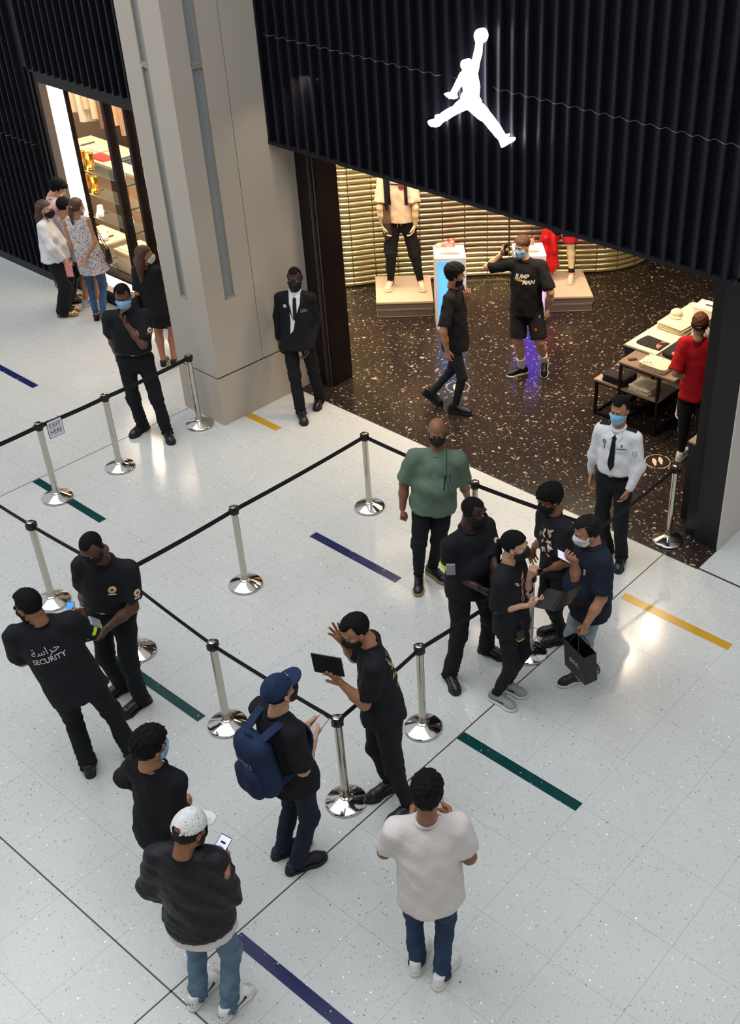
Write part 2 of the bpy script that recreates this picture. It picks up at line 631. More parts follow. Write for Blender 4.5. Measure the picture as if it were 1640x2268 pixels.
def slot_face(ax):
    """front (ax = 0, y = 6.817) and right (ax = 1, x = -9.626) cladding with two recessed light slots"""
    def bx(name, a0, a1, z0, z1, d0, d1, m):
        if ax == 0:
            return box(name, a0, a1, 6.85 - d1, 6.85 - d0, z0, z1, m, colm)
        return box(name, -9.656 + d0, -9.656 + d1, a0, a1, z0, z1, m, colm)
    a, s0, s1, b = ((-10.345, -10.07, -9.955, -9.626), (6.851, 7.075, 7.21, 7.484))[ax]
    T = 0.033 if ax == 0 else 0.03
    bx('cladding_panel', a, s0, 0.625, 6.3, 0, T, WHITEWALL)
    bx('cladding_panel', s1, b, 0.625, 6.3, 0, T, WHITEWALL)
    bx('cladding_panel', s0, s1, 0.625, 1.51, 0, T, WHITEWALL)
    bx('cladding_panel', s0, s1, 3.965, 4.0, 0, T, SLOTFRAME)
    for (z0, z1) in ((1.51, 3.965), (4.0, 6.3)):
        bx('slot_panel', s0, s1, z0, z1, 0.001, 0.008, SLOTGLASS)
        bx('slot_frame', s0, s0 + 0.008, z0, z1, 0.008, T + 0.002, SLOTFRAME)
        bx('slot_frame', s1 - 0.008, s1, z0, z1, 0.008, T + 0.002, SLOTFRAME)
        bx('slot_frame', s0, s1, z0, z0 + 0.012, 0.008, T + 0.002, SLOTFRAME)


slot_face(0)
slot_face(1)
box('return_panel', -9.8, -9.626, 7.492, 8.27, 0.625, 6.3, WHITEWALL, colm)
box('panel_groove', -9.7, -9.634, 7.48, 7.496, 0.625, 6.3, GROOVE, colm)
box('plinth', -10.345, -9.626, 6.817, 8.27, 0.0, 0.605, WHITEWALL, colm)
box('plinth_groove', -10.33, -9.64, 6.832, 8.26, 0.60, 0.63, GROOVE, colm)

# ---- dark jamb left of the entrance, black pillar and pale wall right of it
jamb = box('door_1', -9.626, -9.42, 8.27, 8.62, 0.0, 3.1, DARKSTEEL, kind='structure')
box('door_track', -9.42, -9.34, 8.30, 8.62, 0.0, 3.1, DARKSTEEL, jamb)
RAIL = mat('rail_grey', '6f6660', 0.35, 0.6)
box('door_rail', -9.425, -9.412, 8.262, 8.30, 0.0, 3.1, RAIL, jamb)
box('door_rail', -9.375, -9.362, 8.285, 8.30, 0.0, 3.1, RAIL, jamb)
pillar = box('wall_pillar', -4.164, -3.9, 8.372, 8.62, 0.0, 3.06, PILLARBLACK, kind='structure')
box('pillar_return', -4.30, -4.164, 8.42, 8.62, 0.0, 3.06, mat('pillar_inner', '0b0b0d', 0.5), pillar)
wr = box('wall_right', -4.1, -3.9, 8.62, 17.2, 0.0, 6.3, PILLARBLACK, kind='structure')
box('cladding_panel', -3.9, -3.885, 8.372, 17.2, 0.0, 6.3, mat('white_stone', 'c9c0b6', 0.4, var=0.02, vscale=2), wr)

# ---- shell of the shop
SHOPWALL = mat('shop_wall', '5a4636', 0.7)
box('wall_back', -24.0, -3.9, 17.2, 17.35, 0, 4.0, SHOPWALL, kind='structure')
box('wall_shop_left', -24.15, -24.0, 8.5, 17.35, 0, 4.0, SHOPWALL, kind='structure')
box('ceiling', -24.1, -3.88, 8.36, 17.35, 3.9, 4.02, mat('shop_ceiling', '2c2622', 0.8), kind='structure')

# ---- the hall around the photographer, never in view
HALL = mat('hall_wall', 'b5b2ac', 0.6, var=0.15, vscale=0.6)
box('wall_opposite', -26, 10, -7.2, -7.0, 0, 15, HALL, kind='structure')
box('wall_far_right', 9.8, 10.0, -7, 20, 0, 15, HALL, kind='structure')
box('wall_upper', -26, 10, 8.6, 8.8, 6.3, 15, HALL, kind='structure')


# ------------------------------------------------------------------ illuminated emblem
SIGN = '''-6.630,4.565 -6.630,4.546 -6.635,4.519 -6.644,4.489 -6.656,4.450 -6.667,4.411 -6.678,4.372 -6.684,4.361 -6.688,4.363 -6.704,4.379 -6.718,4.391 -6.736,4.398 -6.759,4.397 -6.783,4.386 -6.799,4.371 -6.806,4.351 -6.806,4.328 -6.795,4.315 -6.784,4.305 -6.792,4.289 -6.811,4.276 -6.827,4.253 -6.843,4.223 -6.867,4.188 -6.892,4.145 -6.914,4.111 -6.933,4.084 -6.947,4.071 -6.969,4.065 -7.001,4.061 -7.012,4.051 -6.998,4.044 -6.983,4.037 -6.986,4.028 -6.975,4.029 -6.954,4.035 -6.956,4.020 -6.943,4.020 -6.930,4.034 -6.916,4.026 -6.892,4.027 -6.883,4.042 -6.895,4.052 -6.894,4.071 -6.878,4.098 -6.856,4.125 -6.829,4.149 -6.805,4.176 -6.794,4.180 -6.784,4.149 -6.777,4.119 -6.796,4.097 -6.808,4.071 -6.810,4.048 -6.837,4.027 -6.869,4.002 -6.907,3.963 -6.945,3.944 -6.995,3.915 -7.044,3.882 -7.089,3.841 -7.106,3.826 -7.109,3.837 -7.122,3.843 -7.133,3.834 -7.132,3.817 -7.140,3.803 -7.162,3.791 -7.202,3.781 -7.220,3.768 -7.223,3.752 -7.209,3.733 -7.182,3.722 -7.154,3.727 -7.126,3.727 -7.104,3.741 -7.083,3.766 -7.058,3.784 -7.025,3.799 -6.981,3.830 -6.926,3.866 -6.861,3.902 -6.797,3.935 -6.738,3.962 -6.717,3.959 -6.670,3.937 -6.629,3.917 -6.587,3.899 -6.551,3.893 -6.515,3.869 -6.479,3.840 -6.443,3.816 -6.402,3.785 -6.376,3.774 -6.355,3.751 -6.340,3.714 -6.329,3.703 -6.314,3.714 -6.279,3.739 -6.238,3.763 -6.210,3.788 -6.206,3.805 -6.219,3.811 -6.244,3.802 -6.274,3.799 -6.292,3.798 -6.274,3.814 -6.272,3.827 -6.285,3.829 -6.305,3.820 -6.325,3.814 -6.335,3.828 -6.356,3.849 -6.392,3.889 -6.443,3.930 -6.484,3.964 -6.510,3.983 -6.535,4.009 -6.566,4.027 -6.602,4.043 -6.599,4.059 -6.615,4.075 -6.629,4.092 -6.624,4.132 -6.620,4.178 -6.626,4.215 -6.638,4.251 -6.644,4.288 -6.635,4.319 -6.627,4.350 -6.619,4.389 -6.606,4.428 -6.594,4.460 -6.591,4.497 -6.588,4.527 -6.583,4.558 -6.583,4.556 -6.561,4.564 -6.543,4.580 -6.530,4.600 -6.524,4.622 -6.526,4.643 -6.535,4.662 -6.551,4.675 -6.571,4.680 -6.593,4.678 -6.614,4.668 -6.631,4.652 -6.643,4.632 -6.647,4.609 -6.644,4.588 -6.633,4.570'''
pts = [tuple(map(float, q.split(','))) for q in SIGN.split()]
sg = thing('emblem_sign', 'glowing white sign of a leaping player with a ball on the ribbed black facade', 'sign', (-7.0, 7.90, 3.9))
b = MB()
n = len(pts)
vs = [(x + 7.0, -0.035, z - 3.9) for x, z in pts] + [(x + 7.0, 0.015, z - 3.9) for x, z in pts]
b.add(vs, [tuple(range(n)), tuple(range(n, 2 * n))[::-1]] + [(i, (i + 1) % n, n + (i + 1) % n, n + i) for i in range(n)])
b.build('emblem', mat('sign_light', 'ffffff', 0.5, emit='f6f5ff', estr=7.0), sg)
for (x, z) in ((-6.65, 4.45), (-6.85, 3.95), (-7.2, 3.62), (-6.55, 3.68)):
    MB().tube([(x + 7.0, 0.015, z - 3.9), (x + 7.0, 0.09, z - 3.9)], 0.012, 8).build('standoff', DARKSTEEL, sg)

# ------------------------------------------------------------------ barrier posts and belts
CHROME = mat('chrome', 'd0ccc6', 0.11, 1.0)
BRUSHED = mat('post_steel', 'c3bfb4', 0.16, 1.0)
BLACKPL = mat('black_plastic', '131315', 0.4)
BELT = mat('belt_fabric', '101014', 0.85, bump=0.1)
POSTS = dict(a=(-9.80, 4.74), b=(-9.80, 5.51), c=(-9.865, 6.645), d=(-7.146, 6.69), e=(-7.146, 5.014), f=(-8.335, 3.733), g=(-7.15, 3.80),
             h=(-5.847, 3.715), i=(-4.51, 3.75), j=(-4.566, 4.685), k=(-4.436, 5.95), l=(-4.374, 8.20), m=(-5.72, 6.73))
PL = dict(a='chrome barrier post beside the EXIT HERE sign', b='chrome barrier post between the sign post and the column, left of the mask-touching guard',
          c='chrome barrier post standing at the corner of the beige column', d='chrome barrier post alone at the far belt corner, left of the man in green',
          e='middle chrome barrier post on the long diagonal belt', f='leftmost lower chrome barrier post behind the two guards',
          g='chrome barrier post hidden behind the guard looking down', h='chrome barrier post between the two guards and the blue backpack',
          i='nearest chrome barrier post at the belt corner between the backpack and the tablet', j='chrome barrier post just right of the man with the tablet',
          k='chrome barrier post behind the woman with the laptop', l='barrier post on the dark threshold beside the black pillar', m='barrier post peeking out behind the man in green')
post0 = None
PH_ = 0.915
for key, (x, y) in POSTS.items():
    if post0 is None:
        post0 = thing('barrier_post', PL[key], 'post', (x, y, 0.003), 0, 'barrier posts of the queue')
        MB().lathe([(0.158, 0.0), (0.16, 0.002), (0.16, 0.016), (0.156, 0.021), (0.148, 0.026), (0.06, 0.062), (0.048, 0.066)], 48).build('base', CHROME, post0, smooth=True)
        MB().lathe([(0.048, 0.06), (0.047, 0.074), (0.036, 0.080), (0.034, 0.115)], 32).build('collar', BRUSHED, post0, smooth=True)
        MB().lathe([(0.0315, 0.07), (0.0315, 0.85)], 32).build('pole', BRUSHED, post0, smooth=True)
        hd = MB().lathe([(0.034, 0.835), (0.036, 0.84), (0.036, 0.905), (0.033, 0.912)], 32).build('belt_head', BLACKPL, post0, smooth=True)
        MB().lathe([(0.031, 0.9115), (0.031, 0.9155), (0.028, 0.917)], 32).build('cap', BRUSHED, hd, smooth=True)
        for s in (0, 1, 2, 3):
            a = s * math.pi / 2
            ax = (math.cos(a), math.sin(a), 0)
            MB().obox((0.04 * ax[0], 0.04 * ax[1], 0.875), ax, (-ax[1], ax[0], 0), (0, 0, 1), 0.016, 0.03, 0.052).build('belt_clip', BLACKPL, hd)
    else:
        dup(post0, (x, y, 0.003), 0.0, PL[key])


def belt(p, q, label, sag=0.0, hw=0.024, end=0.05):
    p, q = np.array(p, float), np.array(q, float)
    d = q - p
    L = np.linalg.norm(d[:2])
    u = d / np.linalg.norm(d)
    p, q = p + u * end, q - u * end
    nrm = np.array([-u[1], u[0], 0.0])
    b = MB()
    N = 10
    vs, fs = [], []
    for i in range(N + 1):
        t = i / N
        c = p + (q - p) * t - np.array([0, 0, sag * 4 * t * (1 - t)])
        for (s, h) in ((-1, -1), (1, -1), (1, 1), (-1, 1)):
            vs.append(c + nrm * s * 0.0016 + np.array([0, 0, h * hw]))
    for i in range(N):
        for k in range(4):
            fs.append((i * 4 + k, i * 4 + (k + 1) % 4, i * 4 + 4 + (k + 1) % 4, i * 4 + 4 + k))
    fs += [(0, 1, 2, 3), tuple(N * 4 + k for k in (3, 2, 1, 0))]
    b.add(vs, fs)
    return tag(b.build('barrier_belt', BELT), label, 'belt', 'black belts of the queue barrier')


ZB = 0.875


def pb(k):
    return (*POSTS[k], ZB)


belt((-9.80, 3.74, ZB), pb('a'), 'black belt running out of the frame left of the EXIT HERE sign', 0.01)
belt(pb('a'), pb('b'), 'black belt carrying the EXIT HERE sign', 0.008)
belt(pb('b'), pb('c'), 'black belt passing behind the guard who touches his mask', 0.01)
belt((-9.80, 3.74, ZB), pb('f'), 'black belt at the left frame edge above the two guards', 0.015)
belt(pb('f'), pb('g'), 'black belt behind the bowed guard', 0.01)
belt(pb('g'), pb('h'), 'black belt from the bowed guard down to the next post', 0.01)
belt(pb('h'), pb('i'), 'black belt behind the navy cap, ending at the nearest post', 0.01)
belt(pb('i'), pb('j'), 'black belt behind the man with the tablet', 0.006)
belt(pb('j'), pb('k'), 'black belt passing behind the broad guard with the armband', 0.01)
belt(pb('k'), pb('l'), 'black belt behind the guard in the white shirt', 0.035)
belt(pb('d'), pb('e'), 'upper half of the long diagonal black belt', 0.01)
belt(pb('e'), pb('g'), 'lower half of the long diagonal black belt', 0.01)
belt(pb('d'), pb('m'), 'black belt running behind the man in green', 0.01)
belt(pb('m'), (-4.40, 6.9, ZB), 'black belt hidden behind the people at the entrance', 0.01)

# EXIT HERE sign hanging on the belt
ex = thing('exit_sign', 'white sign plate reading EXIT HERE hanging on the belt', 'sign', (-9.794, 4.902, 0.79))
SIGNW = mat('sign_white', 'd8dae0', 0.4)
INK = mat('sign_ink', '26262c', 0.5)
rr = [(-0.086, -0.09), (-0.076, -0.1), (0.076, -0.1), (0.086, -0.09), (0.086, 0.09), (0.076, 0.1), (-0.076, 0.1), (-0.086, 0.09)]


def vplate(poly, x0, x1, m, name, parent):
    """plate in the yz plane (poly = (y, z)), from x0 to x1"""
    n = len(poly)
    vs = [(x0, p[0], p[1]) for p in poly] + [(x1, p[0], p[1]) for p in poly]
    fs = [tuple(range(n))[::-1], tuple(range(n, 2 * n))] + [(i, (i + 1) % n, n + (i + 1) % n, n + i) for i in range(n)]
    return MB().add(vs, fs).build(name, m, parent)


vplate(rr, 0.0, 0.004, INK, 'border', ex)
vplate([(y * 0.94, z * 0.95) for y, z in rr], 0.0035, 0.0055, SIGNW, 'plate', ex)
for (wd, z) in (('EXIT', 0.037), ('HERE', -0.037)):
    vs, fs = text_geo(wd, 0.072)
    w_ = max(v[0] for v in vs) - min(v[0] for v in vs)
    s = 0.125 / w_
    MB().add([(0.0062, v[0] * s, v[1] * 1.0 + z) for v in vs], fs).build('lettering', INK, ex)
MB().tube([(0.0, -0.06, 0.098), (-0.008, -0.06, 0.112), (-0.014, -0.06, 0.098)], 0.003, 6).build('hook', BLACKPL, ex)
MB().tube([(0.0, 0.06, 0.098), (-0.008, 0.06, 0.112), (-0.014, 0.06, 0.098)], 0.003, 6).build('hook', BLACKPL, ex)

# small torn sticker scrap on the floor
b = MB()
b.prism([(-0.05, -0.03), (0.02, -0.04), (0.05, -0.01), (0.045, 0.03), (-0.02, 0.04), (-0.055, 0.01)], 0.001, 0.0025)
sc_ = tag(b.build('floor_scrap', mat('scrap', 'a9aca6', 0.3)), 'small torn clear scrap lying on the floor between two guards', 'scrap')
sc_.location = (-4.62, 5.23, 0)

# ------------------------------------------------------------------ floor decals in the shop
DECAL = mat('decal_white', 'c9b7a2', 0.5)
DECALB = mat('decal_dark', '2a211d', 0.3)


def floor_decal(c, r, label, rot):
    t = thing('floor_decal', label, 'floor sticker', (c[0], c[1], 0.0), rot)
    MB().lathe([(r, 0.0004), (r, 0.0012)], 40).build('disc', DECALB, t)
    b = MB()
    N = 60
    for (a0, a1) in ((0, .9), (1.05, 2.0), (2.15, 3.3), (3.45, 4.4), (4.55, 6.15)):
        vs = []
        K = 12
        for i in range(K + 1):
            a = a0 + (a1 - a0) * i / K
            for q in (r * .9, r * .96):
                vs.append((q * math.cos(a), q * math.sin(a), 0.0016))
        b.add(vs, [(2 * i, 2 * i + 1, 2 * i + 3, 2 * i + 2) for i in range(K)])
    b.build('ring', DECAL, t)
    for s in (-1, 1):
        pts = [(s * r * .24 + r * .17 * (1 - .25 * (math.sin(a) < -.1)) * math.cos(a), r * .52 * math.sin(a) + s * r * .08) for a in [2 * math.pi * k / 24 for k in range(24)]]
        MB().prism(pts, 0.0012, 0.0017).build('shoe_print', DECAL, t)
    return t


floor_decal((-5.265, 9.418), 0.155, 'round white shoe-print sticker on the dark floor behind the white-shirted guard', math.radians(40))
floor_decal((-8.155, 9.287), 0.155, 'round white shoe-print sticker on the dark floor at the feet of the walking man', math.radians(40))

# ------------------------------------------------------------------ glossy glass-tube screen inside the shop
GOLD = mat('amber_glass_tube', 'c4b890', 0.22, 0.62, var=0.12, vscale=3)
GOLD2 = mat('smoky_glass_tube', '9c8a78', 0.27, 0.55, var=0.2, vscale=4)
SCR_DARK = mat('screen_core', '2a241a', 0.4, 0.3)
path = [(-12.6, 10.85), (-12.2, 10.62), (-11.9, 10.5), (-11.72, 10.455), (-11.55, 10.44), (-11.42, 10.49), (-11.30, 10.64), (-11.15, 10.917), (-10.86, 11.262), (-10.57, 11.62), (-10.286, 12.02), (-9.95, 12.36),
        (-9.593, 12.72), (-9.247, 13.06), (-8.98, 13.32), (-8.82, 13.5), (-8.69, 13.7), (-8.61, 13.95), (-8.58, 14.2), (-8.62, 14.45), (-8.75, 14.7), (-9.0, 14.9)]
P2 = [np.array(p) for p in path]
for _ in range(2):                                  # chaikin corner cutting
    q = [P2[0]]
    for a_, b_ in zip(P2[:-1], P2[1:]):
        q += [a_ * .75 + b_ * .25, a_ * .25 + b_ * .75]
    P2 = q + [P2[-1]]
L_ = [0]
for a_, b_ in zip(P2[:-1], P2[1:]):
    L_.append(L_[-1] + np.linalg.norm(b_ - a_))


def at_len(s):
    i = max(0, min(len(L_) - 2, int(np.searchsorted(L_, s)) - 1))
    t = (s - L_[i]) / (L_[i + 1] - L_[i])
    d = (P2[i + 1] - P2[i]) / (L_[i + 1] - L_[i])
    return P2[i] * (1 - t) + P2[i + 1] * t, np.array([d[1], -d[0]])


screen = thing('glass_screen', 'curved wall of glossy amber glass tubes behind the mannequins', 'screen', (-10.0, 12.5, 0))
S_TOT = L_[-1]
STEP = 0.09
ROWH = 0.080
prof = [(-0.012, 0.0), (0.010, 0.007), (0.026, 0.023), (0.032, 0.040), (0.026, 0.057), (0.010, 0.073), (-0.012, 0.080)]
ns = int(S_TOT / STEP)
nodes = [at_len(S_TOT * i / ns) for i in range(ns + 1)]
nodes = [(p - np.array([-10.0, 12.5]), nn) for p, nn in nodes]


def course(z0, i0, i1, m, jit=0.0):
    vs, fs = [], []
    k = len(prof)
    for i in range(i0, i1 + 1):
        p, nn = nodes[i]
        for (o, z) in prof:
            q = p + nn * (o + jit)
            vs.append((q[0], q[1], z0 + z))
    for i in range(i1 - i0):
        for j in range(k - 1):
            fs.append((i * k + j, (i + 1) * k + j, (i + 1) * k + j + 1, i * k + j + 1))
    return MB().add(vs, fs).build('glass_tube', m, screen, smooth=True)


vsc, fsc = [], []
for p, nn in nodes:
    q = p - nn * 0.02
    vsc += [(q[0], q[1], 0.0), (q[0], q[1], 3.86)]
for i in range(ns):
    fsc.append((2 * i, 2 * i + 2, 2 * i + 3, 2 * i + 1))
MB().add(vsc, fsc).build('core', SCR_DARK, screen)
# the middle part of the screen is smoky above the lower six courses
sA = int(ns * (2.35 / S_TOT))
sB = int(ns * (5.25 / S_TOT))
for r_ in range(0, 48):
    z0 = r_ * ROWH + 0.004
    j = rng.normal() * 0.0018
    if r_ < 5:
        course(z0, 0, ns, GOLD, j)
    else:
        course(z0, 0, sA, GOLD, j)
        course(z0, sA, sB, GOLD2, j)
        course(z0, sB, ns, GOLD, j)
ROD = mat('screen_rod', '5d5038', 0.3, 0.6)
s = 0.1
while s < S_TOT:
    p, nn = at_len(s)
    p = p - np.array([-10.0, 12.5]) + nn * 0.026
    MB().tube([(p[0], p[1], 0.0), (p[0], p[1], 3.86)], 0.006, 6).build('upright_rod', ROD, screen)
    s += 0.335
for s in (2.35, 3.78, 5.25):
    p, nn = at_len(s)
    p = p - np.array([-10.0, 12.5]) + nn * 0.028
    MB().tube([(p[0], p[1], 0.40), (p[0], p[1], 3.86)], 0.013, 6).build('upright_rod', ROD, screen)

# ------------------------------------------------------------------ plinths, light pedestals
UD = np.array([0.7071, 0.7071, 0])                   # along the plinth fronts
ND = np.array([-0.7071, 0.7071, 0])                  # away from the entrance


def tn(t, n_, z):
    p = UD * t + ND * n_
    return (p[0], p[1], z)


PLT = mat('plinth_top', 'c4b09c', 0.45)
PLS = mat('plinth_side', '6e6259', 0.45, 0.2)
PLL = mat('plinth_line', 'a89a8d', 0.35, 0.4)


def plinth(t0, t1, n0, n1, h, label):
    c = tn((t0 + t1) / 2, (n0 + n1) / 2, 0)
    t = thing('display_plinth', label, 'plinth', c, math.radians(45), 'low mannequin plinths')
    w, d = t1 - t0, n1 - n0
    MB().box(-w / 2, w / 2, -d / 2, d / 2, h - 0.03, h).build('top_board', PLT, t, bevel=0.003)
    MB().box(-w / 2 + .01, w / 2 - .01, -d / 2 + .01, d / 2 - .01, 0.0, h - 0.03).build('body', PLS, t)
    for z in (0.012, h * 0.45, h * 0.52):
        MB().box(-w / 2 + .005, w / 2 - .005, -d / 2 + .005, d / 2 - .005, z, z + 0.008).build('trim_line', PLL, t)
    return t


plinth(-0.177, 0.615, 14.40, 15.31, 0.24, 'low pale plinth under the mannequin in black trousers')
plinth(2.14, 2.883, 14.40, 15.31, 0.24, 'low pale plinth under the mannequin with the red jacket')
PEDW = mat('pedestal_white', 'd6d0d2', 0.35)
PEDTOP = mat('pedestal_glow', 'ffffff', 0.4, emit='f4efff', estr=0.55)
SCRB = mat('pedestal_screen_blue', '5fa8f0', 0.3, emit='5aa6f4', estr=0.75)
SCRV = mat('pedestal_screen_violet', '6c56e8', 0.3, emit='6a4ff0', estr=0.9)


def pedestal(t0, t1, n0, n1, h, label, scr):
    c = tn((t0 + t1) / 2, (n0 + n1) / 2, 0)
    t = thing('light_pedestal', label, 'pedestal', c, math.radians(45), 'glowing shoe pedestals')
    w, d = t1 - t0, n1 - n0
    MB().box(-w / 2, w / 2, -d / 2, d / 2, 0, h - 0.02).build('body', PEDW, t, bevel=0.004)
    MB().box(-w / 2, w / 2, -d / 2, d / 2, h - 0.02, h).build('glowing_top', PEDTOP, t)
    MB().box(-w / 2 + .03, w / 2 - .045, -d / 2 - .004, -d / 2, 0.07, h - 0.06).build('screen', scr, t)
    if scr is SCRV:
        MB().box(w / 2, w / 2 + .004, -d / 2 + .04, d / 2 - .04, 0.07, h - 0.06).build('screen', scr, t)
    # dark sole-shaped graphic in front of the shoe
    pts = [(0.14 * math.cos(a) * (1 if math.cos(a) > 0 else 1.05), 0.042 * math.sin(a) * (1 + .25 * math.cos(a)) - 0.09) for a in [2 * math.pi * k / 28 for k in range(28)]]
    MB().prism(pts, h + 0.0005, h + 0.002).build('sole_graphic', mat('sole_graphic', '8d8478', 0.5), t)
    return t


pedestal(0.63, 1.045, 13.97, 14.395, 1.055, 'glowing white pedestal with a light blue screen front', SCRB)
pedestal(1.705, 2.125, 13.97, 14.395, 1.055, 'glowing white pedestal with a violet screen behind the man on the phone', SCRV)
la = area('violet_spill', tn(1.92, 13.93, 0.5), 0.35, 2.5, (0.55, 0.3, 1.0), size_y=0.8)
la.rotation_euler = (math.radians(90), 0, math.radians(45))
la = area('blue_spill', tn(0.84, 13.93, 0.5), 0.35, 0.6, (0.4, 0.65, 1.0), size_y=0.8)
la.rotation_euler = (math.radians(90), 0, math.radians(45))

# ------------------------------------------------------------------ display tables with folded goods
FRAMEB = mat('table_frame', '171416', 0.4, 0.4)
TOPB = mat('table_top_beige', '9c8674', 0.5)
TOPG = mat('table_top_taupe', '7d6b5e', 0.5)
TOPW = mat('table_top_white', 'd8ccb8', 0.5)


def table(name, label, poly, h, legs, topm, thick=0.025, lowbar=True):
    x, y = np.mean([p[0] for p in poly]), np.mean([p[1] for p in poly])
    t = thing(name, label, 'table', (x, y, 0))
    P = [(p[0] - x, p[1] - y) for p in poly]
    MB().prism(P, h - thick, h).build('tabletop', topm, t)
    for (lx, ly) in legs:
        MB().box(lx - x - .016, lx - x + .016, ly - y - .016, ly - y + .016, 0, h - thick).build('leg', FRAMEB, t)
    b_ = MB()
    n_ = len(legs)
    for i in range(n_):
        (xa, ya), (xb, yb) = legs[i], legs[(i + 1) % n_]
        for z in ([0.02] if lowbar else []) + [h - thick - .016]:
            d_ = np.array([xb - xa, yb - ya, 0])
            if np.linalg.norm(d_) < 1e-6:
                continue
            u_ = d_ / np.linalg.norm(d_)
            b_.obox(((xa + xb) / 2 - x, (ya + yb) / 2 - y, z), u_, (-u_[1], u_[0], 0), (0, 0, 1), np.linalg.norm(d_), .03, .03)
    b_.build('frame_rail', FRAMEB, t)
    return t


table('nesting_table', 'low beige nesting table with a black steel frame', [(-6.475, 9.83), (-5.58, 9.85), (-5.58, 10.75), (-6.475, 10.75)], 0.48,
      [(-6.45, 9.86), (-5.62, 9.9), (-5.62, 10.72), (-6.45, 10.72)], TOPB)
table('display_table', 'high taupe display table with a black frame beside the person in red', [(-6.14, 9.81), (-5.555, 9.82), (-5.38, 9.82), (-5.38, 11.7), (-5.86, 11.7), (-5.86, 10.18), (-6.14, 10.18)], 0.83,
      [(-6.11, 9.84), (-5.60, 9.86), (-5.42, 11.66), (-5.83, 11.66)], TOPG)
rt = table('display_table', 'white-topped display table with black sides behind the folded shirts', [(-6.32, 10.22), (-5.88, 10.22), (-5.88, 11.8), (-6.32, 11.8)], 0.84,
           [(-6.29, 10.25), (-5.91, 10.25), (-5.91, 11.76), (-6.29, 11.76)], TOPW)
MB().box(-.218, .218, -.788, .788, 0.72, 0.814).build('apron', mat('apron_black', '141114', 0.5), rt)

TEEB = mat('folded_black', '1c171a', 0.85, bump=0.2, bscale=40)
TEEW = mat('folded_white', 'd8cbb0', 0.8, bump=0.2, bscale=30)
FLORAL = pattern_mat('folded_floral', 'eadfc6', ('c0442c', '3a2a22', 'd98a50'), 55, 0.75)
PINKP = mat('print_salmon', 'd9705c', 0.7)


def soft_box(b, w, d, z0, z1, seed, mi=0, nx=10, ny=8):
    """a folded garment: rounded rectangle slab with a wavy rim"""
    rg = np.random.default_rng(seed)
    ph = rg.uniform(0, 6.28, 6)

    def ring(s, z):
        out = []
        for k in range(40):
            a = 2 * math.pi * k / 40
            ca, sa = math.cos(a), math.sin(a)
            e = 0.22
            x = math.copysign(abs(ca) ** e, ca) * w / 2 * s
            y = math.copysign(abs(sa) ** e, sa) * d / 2 * s
            wv = 1 + 0.02 * math.sin(5 * a + ph[0]) + 0.015 * math.sin(9 * a + ph[1])
            out.append((x * wv, y * wv, z + 0.003 * math.sin(4 * a + ph[2])))
        return out
    h = z1 - z0
    vs = ring(.97, z0) + ring(1.0, z0 + h * .3) + ring(1.0, z0 + h * .7) + ring(.95, z1) + ring(.5, z1 + h * .12)
    fs = []
    for r_ in range(4):
        for k in range(40):
            fs.append((r_ * 40 + k, r_ * 40 + (k + 1) % 40, (r_ + 1) * 40 + (k + 1) % 40, (r_ + 1) * 40 + k))
    fs += [tuple(range(40))[::-1], tuple(range(160, 200))]
    b.add(vs, fs, mi)


def stack(name, label, c, rot, w, d, n_, lay, m, group=None, extra=None, topm=None):
    """a stack of folded garments: each garment a top-level thing"""
    for i in range(n_):
        b_ = MB()
        soft_box(b_, w * (1 - .01 * i), d, 0, lay * .93, int(abs(c[0] * 100)) + i * 7)
        last = i == n_ - 1
        o = b_.build(name, (topm if (last and topm) else m), None, smooth=True)
        o.location = (c[0] + .004 * (i % 2), c[1] - .003 * (i % 3), c[2] + .001 + lay * i)
        o.rotation_euler = (0, 0, rot + (.02 if i % 2 else -.01))
        lb = (label + ', topmost') if last and n_ > 1 else (label if n_ == 1 else label + ', %s from the top' % {1: 'second', 2: 'third', 3: 'fourth'}.get(n_ - 1 - i, 'fifth'))
        tag(o, lb, 'shirt', group)
        if last and extra:
            extra(o, lay * .93 + lay * .11)
    return o


def discs(o, z, spots, m, r=0.022, name='round_print'):
    for (x, y) in spots:
        MB().lathe([(r, 0), (r, .0015)], 20, (x, y, z)).build(name, m, o)


RX = math.radians(0)
stack('folded_shirt', 'folded black shirt with three salmon round prints on the low table', (-6.22, 10.0, 0.48), RX, .33, .30, 3, .034, TEEB, 'black shirts on the low table',
      lambda o, z: discs(o, z - .002, ((-.11, .03), (-.05, .01), (.01, .025)), PINKP, .024))
stack('folded_shirt', 'folded white shirt with small brown prints on the low table', (-5.86, 10.0, 0.48), RX, .30, .30, 3, .026, TEEW, 'white shirts on the low table',
      lambda o, z: discs(o, z - .002, ((-.06, .04), (-.01, .02), (.05, .04)), mat('print_brown', '6b3a30', 0.7), .018))
tag(stack('folded_shirt', 'folded cream shirt under the high table', (-5.66, 10.45, 0.48), RX, .26, .40, 1, .03, TEEW), 'folded cream shirt lying deep on the low table beside the person in red', 'shirt')
stack('folded_shirt', 'folded shirt with red floral print on the taupe table', (-5.72, 9.99, 0.83), RX, .36, .27, 3, .022, TEEW, 'floral shirts on the taupe table',
      lambda o, z: MB().box(-.17, .03, -.12, .12, z - .004, z - .0005).build('floral_print', FLORAL, o))
tag(stack('folded_shirt', 'folded black shirt', (-5.65, 10.42, 0.83), RX, .36, .34, 1, .055, TEEB, None,
          lambda o, z: discs(o, z - .003, ((-.02, -.10),), PINKP, .05)), 'thick folded black shirt with a salmon disc print on the taupe table', 'shirt')
